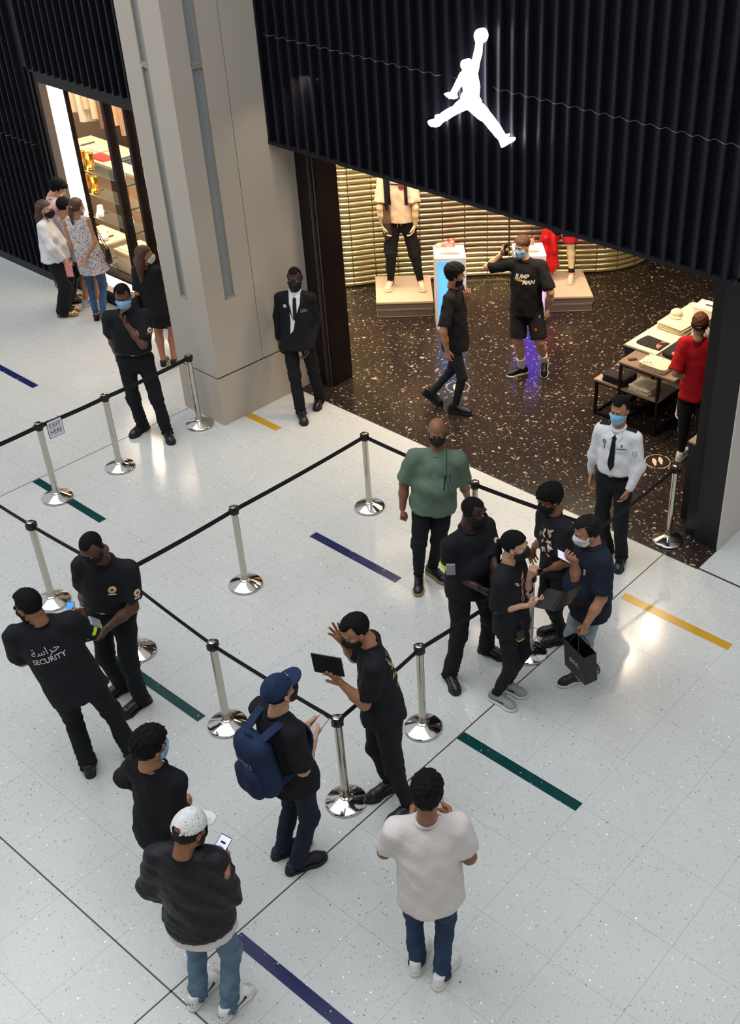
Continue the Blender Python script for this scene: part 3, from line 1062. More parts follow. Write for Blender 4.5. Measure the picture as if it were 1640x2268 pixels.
tag(stack('folded_shirt', 'folded black shirt', (-6.07, 10.45, 0.84), RX, .34, .26, 1, .012, TEEB, None,
          lambda o, z: MB().box(.07, .13, -.11, .10, z - .004, z - .0005).build('number_print', PINKP, o)), 'flat folded black shirt with a salmon number on the white-topped table', 'shirt')
stack('folded_shirt', 'folded white shirt on the white-topped table', (-6.08, 11.02, 0.84), RX, .38, .38, 3, .03, TEEW, 'white shirts on the white-topped table')
cp = thing('white_cap', 'small white cap lying on the stack of white shirts', 'cap', (-6.17, 11.14, 0.937))
MB().lathe([(.075, 0), (.08, .02), (.07, .05), (.04, .072), (.008, .08)], 24).build('crown', TEEW, cp, smooth=True)
MB().prism([(.02 + .09 * math.cos(a), .085 * math.sin(a) - .05) for a in [math.pi * (1 + k / 12) for k in range(13)]], .002, .010).build('brim', TEEW, cp)
tg = tag(MB().box(-.05, .05, -.02, .02, 0, .012).build('price_tag', mat('tag_dark', '3a302c', 0.4)), 'dark price tag holder on the front edge of the taupe table', 'tag')
tg.location, tg.rotation_euler = (-6.03, 9.95, 0.831), (0, 0, .9)
bx_ = thing('gift_box', 'flat white box with a small dark print at the far end of the table', 'box', (-5.98, 11.62, 0.84), .1)
MB().box(-.16, .16, -.13, .13, 0, .08).build('body', mat('box_white', 'f0e6d6', 0.5), bx_, bevel=.004)
MB().box(-.165, .165, -.135, .135, .08, .11).build('lid', mat('box_white', 'f0e6d6', 0.5), bx_, bevel=.004)
MB().box(-.05, .05, -.02, .02, .11, .1115).build('print', mat('tag_dark', '3a302c', 0.4), bx_)
ba = thing('shoulder_bag', 'soft black bag lying on the far part of the table', 'bag', (-5.6, 11.3, 0.83), .4)
b_ = MB()
soft_box(b_, .34, .24, 0, .09, 5)
b_.build('body', TEEB, ba, smooth=True)
MB().tube([(-.12, 0, .09), (-.08, .02, .15), (.0, .03, .17), (.08, .02, .15), (.12, 0, .09)], .008).build('strap', TEEB, ba, smooth=True)

# basketball
BALL = mat('ball_white', 'c9b3b0', 0.6, bump=0.3, bscale=300)
bb = thing('basketball', 'pale pink basketball with dark seams on the taupe table', 'ball', (-5.64, 10.83, 0.832))
R_ = 0.121
me = bpy.data.meshes.new('skin')
bm = bmesh.new()
bmesh.ops.create_uvsphere(bm, u_segments=40, v_segments=24, radius=R_, matrix=Matrix.Translation((0, 0, R_)))
bm.to_mesh(me)
bm.free()
link('skin', me, BALL, bb, True)
b_ = MB()
for (ax, off, rad) in ((0, 0, R_), (1, 0, R_), (2, 0, R_), (0, .07, math.sqrt(R_ ** 2 - .07 ** 2)), (0, -.07, math.sqrt(R_ ** 2 - .07 ** 2))):
    pp = []
    for k in range(33):
        a = 2 * math.pi * k / 32
        q = [0, 0, 0]
        q[ax] = off
        q[(ax + 1) % 3], q[(ax + 2) % 3] = rad * math.cos(a), rad * math.sin(a)
        v = Matrix.Rotation(.6, 3, 'X') @ Matrix.Rotation(.5, 3, 'Z') @ Vector(q)
        pp.append((v.x, v.y, v.z + R_))
    b_.tube(pp, .0028, 5, caps=False)
b_.build('seams', mat('ball_seam', '2a2024', 0.7), bb)

# ------------------------------------------------------------------ dark cabinet behind the pillar with bottles
cb = thing('side_cabinet', 'dark cabinet with a brown top standing behind the black pillar', 'cabinet', (-4.33, 8.86, 0))
MB().box(-.16, .16, -.22, .22, 0, .93).build('body', mat('cabinet_black', '0e0d0f', 0.5), cb)
MB().box(-.165, .165, -.225, .225, .93, .95).build('top', TOPB, cb)


def bottle(loc, label, cap, body, lab, h=.22, r=.032):
    t = thing('bottle', label, 'bottle', loc)
    MB().lathe([(r * .9, 0), (r, .01), (r, h * .55), (r * .8, h * .68), (r * .42, h * .8), (r * .42, h * .88)], 20).build('flask', body, t, smooth=True)
    MB().lathe([(r * .5, h * .87), (r * .5, h)], 16).build('cap', cap, t)
    MB().lathe([(r * 1.02, h * .2), (r * 1.02, h * .48)], 20).build('paper_label', lab, t)
    return t


WATER = mat('water_bottle', 'b9c4d8', 0.1, trans=0.7, ior=1.2)
bottle((-4.43, 8.98, .951), 'clear water bottle with a violet cap on the dark cabinet', mat('cap_violet', '5a4aa0', 0.4), WATER, mat('label_blue', '7f8fc0', 0.5), .24)
bottle((-4.40, 8.78, .951), 'dark bottle with a white label on the dark cabinet', mat('cap_black', '121214', 0.4), mat('bottle_dark', '191518', 0.2), mat('label_white', 'd8d4d0', 0.5), .2, .036)

# ------------------------------------------------------------------ goods behind the display window
SH_GL = mat('shelf_glass', '8fa8a0', 0.05, alpha=0.05)
SH_ED = mat('shelf_edge', '9ab0a6', 0.2, alpha=0.55)
for z in (2.09, 1.76, 1.44, 1.11, .77, .45):
    sh = thing('glass_shelf', 'clear glass shelf in the display window, %s of six from the top' % {2.09: 'first', 1.76: 'second', 1.44: 'third', 1.11: 'fourth', .77: 'fifth', .45: 'sixth'}[z], 'shelf', (-12.2, 8.36, z), 0, 'glass shelves in the display window')
    MB().box(-1.75, 1.9, -.13, .13, -.010, 0).build('shelf_board', SH_GL, sh)
    MB().box(-1.75, 1.9, -.132, -.13, -.010, 0).build('front_edge', SH_ED, sh)
    for x in (-1.7, -.75, -.3, .3, .9):
        MB().box(x - .01, x + .01, -.128, .128, -.03, -.012).build('bracket', DARKSTEEL, sh)
GOLDSHOE = mat('gold_boot', 'c49a3a', 0.22, 1.0, bump=0.4, bscale=30)
WHITESHOE = mat('white_shoe', 'dcd8d4', 0.5)
BLUESHOE = mat('pale_blue_shoe', 'b7c0d8', 0.5)
# back room: pale floor block, rail with hanging clothes, table
bt = thing('stock_table', 'pale table with a red and pink cloth seen through the display window', 'table', (-15.9, 10.0, 0))
MB().box(-1.2, 1.4, -.36, .4, 1.06, 1.1).build('tabletop', mat('pale_wood', 'd9bfa0', 0.5), bt)
MB().box(-1.15, 1.35, -.32, .36, 0, 1.06).build('body', mat('beige_panel', 'd0b394', 0.6), bt)
for x in (-.55, .3, 1.0):
    MB().box(x, x + .16, -.335, -.32, 0.02, 1.05).build('dark_panel', mat('dark_panel', '4a3d34', 0.6), bt)
for (lb, c, w, d, m) in (('red folded cloth on the table behind the display window', (-15.95, 9.82, 1.101), .36, .24, mat('red_cloth', 'b5342c', 0.8)),
                         ('pink folded cloth on the table behind the display window', (-16.4, 9.95, 1.101), .46, .34, mat('pink_cloth', 'd9a898', 0.8)),
                         ('dark folded cloth on the table behind the display window', (-15.5, 10.05, 1.101), .34, .28, TEEB)):
    b_ = MB()
    soft_box(b_, w, d, 0, .03, int(w * 100))
    o = b_.build('folded_cloth', m, None, smooth=True)
    o.location = c
    tag(o, lb, 'cloth')
rl = thing('clothes_rail', 'dark clothes rail deep behind the display window', 'rail', (-16.2, 10.75, 0))
MB().tube([(-2.0, 0, 2.3), (2.0, 0, 2.3)], .014).build('bar', FRAMEB, rl)
for x in (-2.0, 2.0):
    MB().tube([(x, 0, 0), (x, 0, 2.3)], .014).build('upright', FRAMEB, rl)


def garment(x, y, z, L, w, m, label, yaw=0.0):
    t = thing('hanging_garment', label, 'garment', (x, y, z), yaw)
    vs, fs = [], []
    R2, C2 = 12, 26
    for i in range(R2 + 1):
        tt = i / R2
        ww = w * (.55 + .45 * min(1, tt * 5))
        for k in range(C2):
            a = 2 * math.pi * k / C2
            vs.append((ww / 2 * math.cos(a), (.035 + .025 * tt) * math.sin(a) * (1 + .35 * math.sin(7 * a + x * 9)), -L * tt - .05))
    for i in range(R2):
        for k in range(C2):
            fs.append((i * C2 + k, i * C2 + (k + 1) % C2, (i + 1) * C2 + (k + 1) % C2, (i + 1) * C2 + k))
    fs += [tuple(range(C2)), tuple(R2 * C2 + k for k in range(C2))[::-1]]
    MB().add(vs, fs).build('cloth', m, t, smooth=True)
    MB().tube([(0, 0, -.05), (0, 0, -.02), (.015, 0, .0), (.0, 0, .018)], .003, 6).build('hanger', FRAMEB, t)
    return t


gm = [mat('garment_cream', 'e2c9a8', 0.8), mat('garment_white', 'efe0c8', 0.8), mat('garment_taupe', 'a88a70', 0.8), mat('garment_tan', 'cba985', 0.8), mat('garment_brown', '7d5f4c', 0.8), mat('garment_black', '1c1718', 0.8), mat('garment_red', 'a02a28', 0.8), mat('garment_navy', '3a3a5c', 0.8)]
names = ['cream', 'white', 'taupe', 'tan', 'brown', 'black', 'red', 'navy']
seqg = [5, 0, 1, 0, 0, 4, 2, 3, 2, 3, 7, 6, 1, 5, 6, 1, 5]
ords = ['first', 'second', 'third', 'fourth', 'fifth', 'sixth', 'seventh', 'eighth', 'ninth', 'tenth', 'eleventh', 'twelfth', 'thirteenth', 'fourteenth', 'fifteenth', 'sixteenth', 'seventeenth']
for i, g in enumerate(seqg):
    garment(-17.9 + .19 * i, 10.75, 2.29, .80 + .25 * ((i * 7) % 3) / 2, .42, gm[g], '%s garment hanging on the rail, %s from the left' % (names[g], ords[i]), math.radians(70))
tx = thing('wall_panel_board', 'pale tall panel standing behind the clothes rail', 'panel', (-17.0, 11.4, 0))
MB().box(-5, 5, 0, .06, 0, 3.8).build('board', mat('pale_panel', 'd8bb98', 0.6), tx)
MB().box(-5, 5, -.02, 0, 0, .12).build('skirting', FRAMEB, tx)
for k in range(4):
    o = thing('display_block', 'pale display block on the floor behind the window, %s from the left' % ords[k], 'block', (-15.0 + .95 * k, 9.0, 0), 0, 'display blocks behind the window')
    MB().box(-.36, .36, -.22, .22, 0, .3).build('body', mat('taupe_panel', 'a08c7c', 0.6), o)
    MB().box(-.37, .37, -.23, .23, .3, .33).build('top', mat('pale_wood', 'd9bfa0', 0.5), o)


# ------------------------------------------------------------------ implicit surfaces -> meshes (for bodies, clothes, shoes)
def seg_d(P, a, b, ra, rb, w=None, f=1.0, cut=0):
    """distance to a tapered capsule; w/f flatten it along w, cut=1 flat end at b, cut=2 at both ends"""
    ab = b - a
    L2 = max(ab @ ab, 1e-9)
    pa = P - a
    t = np.clip((pa @ ab) / L2, 0, 1)
    q = pa - t[..., None] * ab
    if w is not None:
        q = q + w * ((q @ w) * (f - 1))[..., None]
    d = np.sqrt((q * q).sum(-1)) - (ra + (rb - ra) * t)
    if cut:
        u = ab / math.sqrt(L2)
        d = np.maximum(d, (P - b) @ u)
        if cut == 2:
            d = np.maximum(d, -(pa @ u))
    return d


def field(prims, vox, k, lo=None, hi=None, pad=0.02, post=None):
    pts = np.array([p for pr in prims for p in (pr[0], pr[1])])
    rm = np.array([max(pr[2], pr[3]) for pr in prims for _ in (0, 1)])[:, None]
    lo_ = (pts - rm).min(0) - pad if lo is None else np.array(lo, float)
    hi_ = (pts + rm).max(0) + pad if hi is None else np.array(hi, float)
    n = np.ceil((hi_ - lo_) / vox).astype(int) + 2
    ax = [lo_[i] + vox * np.arange(n[i]) for i in range(3)]
    acc = np.full(n, 1e-30)
    for pr in prims:
        a, b, ra, rb = np.asarray(pr[0], float), np.asarray(pr[1], float), pr[2], pr[3]
        w = pr[4] if len(pr) > 4 else None
        f = pr[5] if len(pr) > 5 else 1.0
        cut = pr[6] if len(pr) > 6 else 0
        R = max(ra, rb) + 9 * k + vox
        mn, mx = np.minimum(a, b) - R, np.maximum(a, b) + R
        sl = []
        for i in range(3):
            s0 = max(0, int(math.floor((mn[i] - lo_[i]) / vox)))
            s1 = min(n[i], int(math.ceil((mx[i] - lo_[i]) / vox)) + 1)
            sl.append(slice(s0, max(s0, s1)))
        X, Y, Z = np.meshgrid(ax[0][sl[0]], ax[1][sl[1]], ax[2][sl[2]], indexing='ij')
        P = np.stack([X, Y, Z], -1)
        acc[tuple(sl)] += np.exp(-np.clip(seg_d(P, a, b, ra, rb, w, f, cut), -2, 2) / k)
    D = -k * np.log(acc)
    if post is not None:
        X, Y, Z = np.meshgrid(*ax, indexing='ij')
        D = post(D, np.stack([X, Y, Z], -1))
    return D, lo_


def surface_nets(D, lo, vox):
    D = D.copy()
    D[0], D[-1], D[:, 0], D[:, -1], D[:, :, 0], D[:, :, -1] = (np.maximum(x, 1e-3) for x in (D[0], D[-1], D[:, 0], D[:, -1], D[:, :, 0], D[:, :, -1]))
    S = D < 0
    n = np.array(D.shape) - 1
    cnt = np.zeros(n)
    acc = np.zeros((*n, 3))
    corner = [(i, j, k) for i in (0, 1) for j in (0, 1) for k in (0, 1)]

    def cs(A, c):
        return A[c[0]:c[0] + n[0], c[1]:c[1] + n[1], c[2]:c[2] + n[2]]
    for c in corner:
        for axis in range(3):
            if c[axis] == 0:
                c2 = list(c)
                c2[axis] = 1
                d0, d1 = cs(D, c), cs(D, c2)
                m = (d0 < 0) != (d1 < 0)
                t = np.where(m, d0 / np.where(m, d0 - d1, 1), 0)
                cnt += m
                for a in range(3):
                    acc[..., a] += np.where(m, c[a] + (t if a == axis else 0), 0)
    act = cnt > 0
    idx = np.full(n, -1)
    ijk = np.argwhere(act)
    idx[act] = np.arange(len(ijk))
    V = lo + vox * (ijk + acc[act] / cnt[act][:, None])
    F = []
    for axis in range(3):
        a1, a2 = [(1, 2), (2, 0), (0, 1)][axis]
        sl0 = [slice(None)] * 3
        sl1 = [slice(None)] * 3
        sl0[axis], sl1[axis] = slice(0, -1), slice(1, None)
        s0, s1 = S[tuple(sl0)], S[tuple(sl1)]
        for pos in (True, False):
            e = np.argwhere((s0 & ~s1) if pos else (~s0 & s1))
            e = e[(e[:, a1] > 0) & (e[:, a2] > 0) & (e[:, a1] < n[a1]) & (e[:, a2] < n[a2])]
            if not len(e):
                continue
            o = []
            for (u, v) in ((-1, -1), (0, -1), (0, 0), (-1, 0)):
                q = e.copy()
                q[:, a1] += u
                q[:, a2] += v
                o.append(idx[q[:, 0], q[:, 1], q[:, 2]])
            o = np.stack(o, 1)
            F.append(o if pos else o[:, ::-1])
    F = np.concatenate(F) if F else np.zeros((0, 4), int)
    F = F[(F >= 0).all(1)]
    return V, F


def blob(prims, vox=0.014, k=0.012, post=None, lo=None, hi=None):
    D, l = field(prims, vox, k, lo, hi, post=post)
    return surface_nets(D, l, vox)


def np_mesh(name, V, F):
    me = bpy.data.meshes.new(name)
    me.from_pydata(np.asarray(V, float).tolist(), [], [list(map(int, f)) for f in F])
    return me


def join(parts):
    V, F, n = [], [], 0
    for v, f in parts:
        V.append(np.asarray(v, float))
        F += [[int(i) + n for i in q] for q in f]
        n += len(v)
    return np.concatenate(V), F


def A_(*x):
    return np.array(x, float)


# ------------------------------------------------------------------ head template (origin mid skull, face towards +y)
def ell(P, c, r):
    q = (P - np.array(c)) / np.array(r)
    n = np.sqrt((q * q).sum(-1))
    return (n - 1) * min(r)


def smin(a, b, k):
    h = np.clip(.5 + .5 * (b - a) / k, 0, 1)
    return b + (a - b) * h - k * h * (1 - h)


def smax(a, b, k):
    return -smin(-a, -b, k)


def head_sdf(P, female=False):
    x, y, z = P[..., 0], P[..., 1], P[..., 2]
    d = ell(P, (0, -.012, .030), (.074, .094, .088))
    jw = .055 if female else .060
    d = smin(d, ell(P, (0, .022, -.045), (jw, .064, .072)), .03)
    d = smin(d, ell(P, (0, .058, -.094), (.026, .024, .022)), .025)
    d = smin(d, seg_d(P, A_(-.04, .05, -.078), A_(-.052, -.005, -.06), .016, .016), .025)
    d = smin(d, seg_d(P, A_(.04, .05, -.078), A_(.052, -.005, -.06), .016, .016), .025)
    for s in (-1, 1):
        d = smin(d, ell(P, (s * .042, .058, -.022), (.022, .022, .02)), .02)
    d = smin(d, seg_d(P, A_(-.034, .078, .028), A_(.034, .078, .028), .012, .012), .014)
    for s in (-1, 1):
        d = smax(d, -ell(P, (s * .031, .094, .009), (.019, .016, .012)), .012)
    d = smin(d, seg_d(P, A_(0, .083, .016), A_(0, .104, -.020), .007, .0125), .01)
    for s in (-1, 1):
        d = smin(d, ell(P, (s * .012, .094, -.024), (.009, .011, .008)), .006)
    d = smin(d, seg_d(P, A_(-.018, .080, -.052), A_(.018, .080, -.052), .006, .006), .008)
    d = smin(d, seg_d(P, A_(-.015, .080, -.062), A_(.015, .080, -.062), .006, .006), .008)
    for s in (-1, 1):
        e = ell(P, (s * .078, -.008, -.004), (.011, .020, .033))
        e = smax(e, -ell(P, (s * .088, -.002, -.002), (.008, .011, .02)), .006)
        d = smin(d, e, .006)
    d = smin(d, seg_d(P, A_(0, -.018, -.05), A_(0, -.03, -.14), .052, .054), .02)
    return d


def grid(lo, hi, vox):
    ax = [np.arange(lo[i], hi[i] + vox, vox) for i in range(3)]
    return np.stack(np.meshgrid(*ax, indexing='ij'), -1), np.array(lo, float)


HV = 0.0062
HG, HLO = grid((-.13, -.15, -.16), (.13, .15, .17), HV)
HD = {f: head_sdf(HG, f) for f in (False, True)}
HEAD = {f: surface_nets(HD[f], HLO, HV) for f in (False, True)}


def wob(P, s, seed=0):
    return np.sin(P[..., 0] * s + 1.3 * np.sin(P[..., 1] * s * .7 + seed)) * np.sin(P[..., 2] * s * .8 + 1.7 * np.sin(P[..., 0] * s * .5 + seed * 2)) + .5 * np.sin(P[..., 1] * s * 1.9 + P[..., 2] * s * 1.3 + seed)


def hair_mesh(style, seed=0):
    P = HG
    x, y, z = P[..., 0], P[..., 1], P[..., 2]
    hd = HD[False]
    cr = ell(P, (0, -.014, .032), (.074, .094, .088))
    if style == 'capped':
        sh = cr - (.010 + .002 * wob(P, 120, seed))
        line = np.where(y > .01, .045 + .45 * y, np.where(y > -.03, -.01 + 1.4 * y, -.062 + .1 * (y + .03)))
        d = np.maximum(np.maximum(sh, (line - z) * .7), z - .035)
    elif style == 'buzz':
        sh = np.minimum(hd, cr) - .0032
        line = .003 * wob(P, 230, 4) + np.where(y > .0, .042 + .60 * y + 6 * np.clip(np.abs(x) - .035, 0, .02) * .4, np.where(y > -.04, .0 + .9 * (y + .0), -.055 + .2 * (y + .04)))
        d = np.maximum(sh, (line - z) * .7)
    elif style == 'short':
        sh = cr - (.013 + .003 * wob(P, 120, seed) + .010 * np.clip(z / .1, 0, 1))
        line = .004 * wob(P, 190, 6) + np.where(y > .01, .050 + .50 * y + 6 * np.clip(np.abs(x) - .035, 0, .02) * .4, np.where(y > -.03, -.01 + 1.4 * (y + .0), -.062 + .1 * (y + .03)))
        d = np.maximum(sh, (line - z) * .7)
    elif style == 'crew':
        sh = cr - (.006 + .002 * wob(P, 150, seed) + .012 * np.clip(z / .1, 0, 1))
        line = .004 * wob(P, 210, 2) + np.where(y > .01, .050 + .55 * y + 6 * np.clip(np.abs(x) - .035, 0, .02) * .5, np.where(y > -.03, -.01 + 1.4 * y, -.058 + .1 * (y + .03)))
        d = np.maximum(sh, (line - z) * .7)
    elif style == 'messy':
        sh = cr - (.016 + .0035 * wob(P, 95, seed) + .0035 * wob(P[..., [1, 2, 0]], 170, seed + 2) + .014 * np.clip(z / .1, 0, 1))
        line = np.where(y > .02, .035 + .35 * y, np.where(y > -.03, -.02 + .9 * y, -.075 + .1 * (y + .03)))
        d = np.maximum(sh, (line - z) * .7)
    elif style == 'fade':
        sh = cr - (.004 + .020 * np.clip((z - .0) / .09, 0, 1) + .002 * wob(P, 130, seed))
        line = np.where(y > .01, .045 + .45 * y, np.where(y > -.03, -.01 + 1.3 * y, -.05 + .1 * (y + .03)))
        d = np.maximum(sh, (line - z) * .7)
    else:                                          # 'pulled' back woman's hair close to the skull
        sh = cr - (.010 + .0012 * wob(P, 160, seed))
        line = np.where(y > .01, .045 + .42 * y, np.where(y > -.03, -.01 + 1.4 * y, -.06 + .1 * (y + .03)))
        d = np.maximum(sh, (line - z) * .7)
    return surface_nets(d, HLO, HV)


def mask_mesh(kind):
    P = HG
    x, y, z = P[..., 0], P[..., 1], P[..., 2]
    hd = HD[False]
    base = smin(hd, ell(P, (0, .062, -.06), (.036, .05, .05)), .02)
    if kind == 'cup':
        base = smin(hd, ell(P, (0, .058, -.048), (.04, .058, .05)), .02)
    d = np.abs(base - .006) - .0032
    if kind == 'pleated':
        d = d + .0012 * np.sin(z * 420)
    top = -.046 + .58 * y
    bot = -.062 - .72 * y
    d = np.maximum(d, np.maximum(z - top, bot - z) * .8)
    d = np.maximum(d, .012 - y)
    v, f = surface_nets(d, HLO, HV)
    b = MB()
    for s in (-1, 1):
        b.tube([(s * .060, .022, -.032), (s * .074, .004, -.008), (s * .081, -.014, .018), (s * .084, -.026, .008)], .0014, 5)
        b.tube([(s * .060, .020, -.070), (s * .070, .0, -.052), (s * .080, -.018, -.034), (s * .084, -.028, -.006)], .0014, 5)
    return join([(v, f), (np.array(b.v), b.f)])


MASKS = {k: mask_mesh(k) for k in ('pleated', 'cup')}


def cap_mesh(kind):
    P, lo = grid((-.13, -.16, -.02), (.13, .22, .17), .0062)
    x, y, z = P[..., 0], P[..., 1], P[..., 2]
    cr = ell(P, (0, -.012, .030), (.086, .106, .108))
    seam = .0012 * (np.abs(np.sin(3 * np.arctan2(y + .012, x + 1e-6))) < .06)
    d = cr + seam
    line = .032 - .16 * np.clip(-y, -.2, .2) * .5
    d = np.maximum(d, (line - z))
    d = np.maximum(d, -(ell(P, (0, -.012, .030), (.079, .099, .1))))
    if kind == 'open_back':
        d = np.maximum(d, -(ell(P, (0, -.115, .046), (.032, .05, .020))))
    crown = surface_nets(d, lo, .0062)
    zz = z - (.044 - 2.4 * x * x - .10 * (y - .09))
    br = np.maximum(np.abs(zz) - .0038, np.sqrt((x / .078) ** 2 + ((y - .075) / .098) ** 2) * .08 - .08)
    br = np.maximum(br, .06 - y)
    brim = surface_nets(br, lo, .0062)
    return crown, brim


# ------------------------------------------------------------------ hands (right hand, fingers along +x, back of hand +z, thumb side +y)
def hand_mesh(pose):
    prims = []
    kn = [(.088, .028, .004), (.092, .009, .007), (.088, -.010, .005), (.080, -.027, .0)]
    ln = [(.041, .026, .021), (.046, .029, .022), (.042, .027, .022), (.033, .021, .019)]
    curl = dict(relax=[(18, 24, 16), (24, 28, 18), (30, 30, 20), (34, 32, 20)], grip=[(58, 62, 34), (62, 66, 36), (64, 68, 36), (66, 70, 36)],
                flat=[(6, 10, 6), (6, 8, 6), (8, 10, 6), (10, 12, 8)], hold=[(30, 38, 26), (34, 42, 28), (38, 44, 28), (40, 46, 28)],
                point=[(4, 8, 4), (55, 70, 40), (62, 72, 40), (66, 74, 40)], wave=[(2, 6, 4), (-4, 6, 4), (2, 8, 6), (8, 12, 8)], fist=[(72, 88, 50), (74, 90, 50), (76, 90, 50), (78, 90, 50)])[pose]
    spread = dict(relax=3, grip=1, flat=5, hold=4, point=2, wave=9, fist=0)[pose]
    for i, (k_, l_) in enumerate(zip(kn, ln)):
        prims.append((A_(.004, k_[1] * .55, 0), A_(*k_), .0135, .0105))
        p = A_(*k_)
        ang = 0
        yaw = math.radians((1.5 - i) * spread)
        r0 = .0092 - .0006 * (i == 3)
        for j in range(3):
            ang += math.radians(curl[i][j])
            d = A_(math.cos(ang) * math.cos(yaw), math.sin(yaw), -math.sin(ang))
            q = p + d * l_[j]
            prims.append((p, q, r0 - .0006 * j, r0 - .0006 * (j + 1)))
            p = q
    prims.append((A_(.03, -.012, -.004), A_(.07, -.012, -.003), .016, .014))
    tb = A_(.018, .022, -.006)
    if pose in ('grip', 'fist'):
        t1, t2, t3 = A_(.05, .042, -.02), A_(.075, .030, -.038), A_(.086, .012, -.044)
    elif pose in ('hold',):
        t1, t2, t3 = A_(.046, .046, -.012), A_(.074, .048, -.026), A_(.096, .040, -.034)
    else:
        t1, t2, t3 = A_(.048, .046, -.010), A_(.074, .056, -.016), A_(.096, .058, -.022)
    prims += [(tb, t1, .015, .0115), (t1, t2, .0108, .0098), (t2, t3, .0098, .0082)]
    prims.append((A_(-.035, 0, 0), A_(.012, 0, 0), .026, .024, A_(0, 0, 1), 1.35))
    return blob(prims, .0042, .0022)


HANDS = {}


def hand(pose):
    if pose not in HANDS:
        HANDS[pose] = hand_mesh(pose)
    return HANDS[pose]


# ------------------------------------------------------------------ shoes (ankle at the origin, toe along +x, sole at z = 0)
def shoe_mesh(kind):
    P, lo = grid((-.10, -.075, -.012), (.235, .075, .17), .0065)
    x, y, z = P[..., 0], P[..., 1], P[..., 2]

    def out2(gr=0.0):
        Q = P.copy()
        Q[..., 2] = 0
        w = .046 if kind != 'clog' else .056
        d = seg_d(Q, A_(.135, -.004, 0), A_(.165, -.006, 0), w, w - .006)
        d = smin(d, seg_d(Q, A_(-.045, 0, 0), A_(.13, -.002, 0), .037, w - .006), .03)
        return d - gr
    st = dict(sneaker=.030, dress=.022, clog=.028, chunky=.034, flat=.010)[kind]
    toe = np.clip((x - .13) / .1, 0, 1) ** 2 * .010
    sole = np.maximum(out2(.003), np.abs(z - st / 2 - toe) - st / 2)
    if kind == 'dress':
        sole = np.maximum(sole, -np.maximum(np.maximum(np.abs(x - .035) - .03, z - .010), -1))
    up = seg_d(P, A_(.15, -.004, .036), A_(.168, -.006, .034), .040, .036, A_(0, 0, 1), 1.1)
    up = smin(up, seg_d(P, A_(.02, 0, .07), A_(.13, -.002, .045), .042, .040), .03)
    up = smin(up, seg_d(P, A_(-.042, 0, .045), A_(-.035, 0, .075), .038, .034), .03)
    if kind in ('sneaker', 'chunky', 'dress'):
        up = smin(up, seg_d(P, A_(-.012, 0, .07), A_(-.008, 0, .112), .044, .045), .025)
        up = np.maximum(up, z - .105 - .12 * np.clip(-x - .02, 0, .06))
    else:
        up = np.maximum(up, z - .088)
    if kind == 'flat':
        up = np.maximum(up, -seg_d(P, A_(-.01, 0, .08), A_(.10, 0, .062), .036, .034))
    up = np.maximum(up, out2(-.001))
    up = np.maximum(up, st * .6 - z)
    return surface_nets(up, lo, .0065), surface_nets(sole, lo, .0065)


SHOES = {}


def shoe_parts(kind):
    if kind not in SHOES:
        (uv, uf), (sv, sf) = shoe_mesh(kind)
        lb = MB()
        for i in range(5):
            xx, zz = .075 + .017 * i, .094 - .0078 * i
            lb.tube([(xx, -.026, zz - .012), (xx + .004, 0, zz + .0035), (xx, .026, zz - .012)], .0026, 5)
        lb.tube([(.068, 0, .1), (.075, .02, .107), (.06, .032, .1), (.066, .004, .1)], .0018, 5)
        lb.tube([(.068, 0, .1), (.08, -.02, .107), (.064, -.034, .1), (.066, -.004, .1)], .0018, 5)
        SHOES[kind] = ((uv, uf), (sv, sf), (lb.v, lb.f))
    return SHOES[kind]


SWOOSH = [(-.052, .028), (-.02, .006), (.005, -.003), (.03, .002), (.075, .022), (.03, .012), (.008, .012), (-.008, .018), (-.012, .028), (-.028, .022)]


def swoosh_geo(s=1.0, n=26, flip=1):
    """tick-shaped mark: thick rounded hook in front (+x) tapering to a thin tail"""
    a, b = [], []
    for i in range(n + 1):
        t = i / n
        cx = -.068 + .128 * t - .010 * max(0, t - .8) * 5
        cz = -.006 + .004 * math.sin(t * 2.2) + .040 * max(0, t - .62) ** 1.35
        w = .0012 + .0125 * t ** 1.7 if t < .84 else (.0012 + .0125 * .84 ** 1.7) * math.sqrt(max(0, 1 - ((t - .84) / .16) ** 2)) + .0004
        sl = .35 if t > .5 else .1
        a.append((cx + w * sl, cz - w))
        b.append((cx - w * sl, cz + w))
    vs = [(x * s * flip, z * s, 0) for x, z in a] + [(x * s * flip, z * s, 0) for x, z in b]
    fs = [(i, i + 1, n + 2 + i, n + 1 + i) for i in range(n)]
    return vs, fs


def decal(name, geo, c, right, up, nrm, bvh, m, parent, off=0.003, sub=0, local0=(0, 0, 0)):
    """lay flat artwork (x right, y up) on a curved garment by dropping every vertex along -nrm"""
    vs, fs = geo
    c, right, up, nrm = (np.asarray(q, float) for q in (c, right, up, nrm))
    me = bpy.data.meshes.new(name)
    me.from_pydata([tuple(v) for v in vs], [], fs)
    if sub:
        bm = bmesh.new()
        bm.from_mesh(me)
        bmesh.ops.triangulate(bm, faces=bm.faces)
        for _ in range(sub):
            bmesh.ops.subdivide_edges(bm, edges=[e for e in bm.edges if e.calc_length() > .02], cuts=1)
            bmesh.ops.triangulate(bm, faces=bm.faces)
        bm.to_mesh(me)
        bm.free()
    for v in me.vertices:
        p = c + right * v.co.x + up * v.co.y
        if bvh is not None:
            hit = bvh.ray_cast(Vector(p + nrm * .25), Vector(-nrm), .6)
            if hit[0] is None:
                hit = bvh.find_nearest(Vector(p))
            q = np.array(hit[0]) + nrm * off if hit[0] is not None else p
        else:
            q = p + nrm * off
        v.co = tuple(q)
    return link(name, me, m, parent)


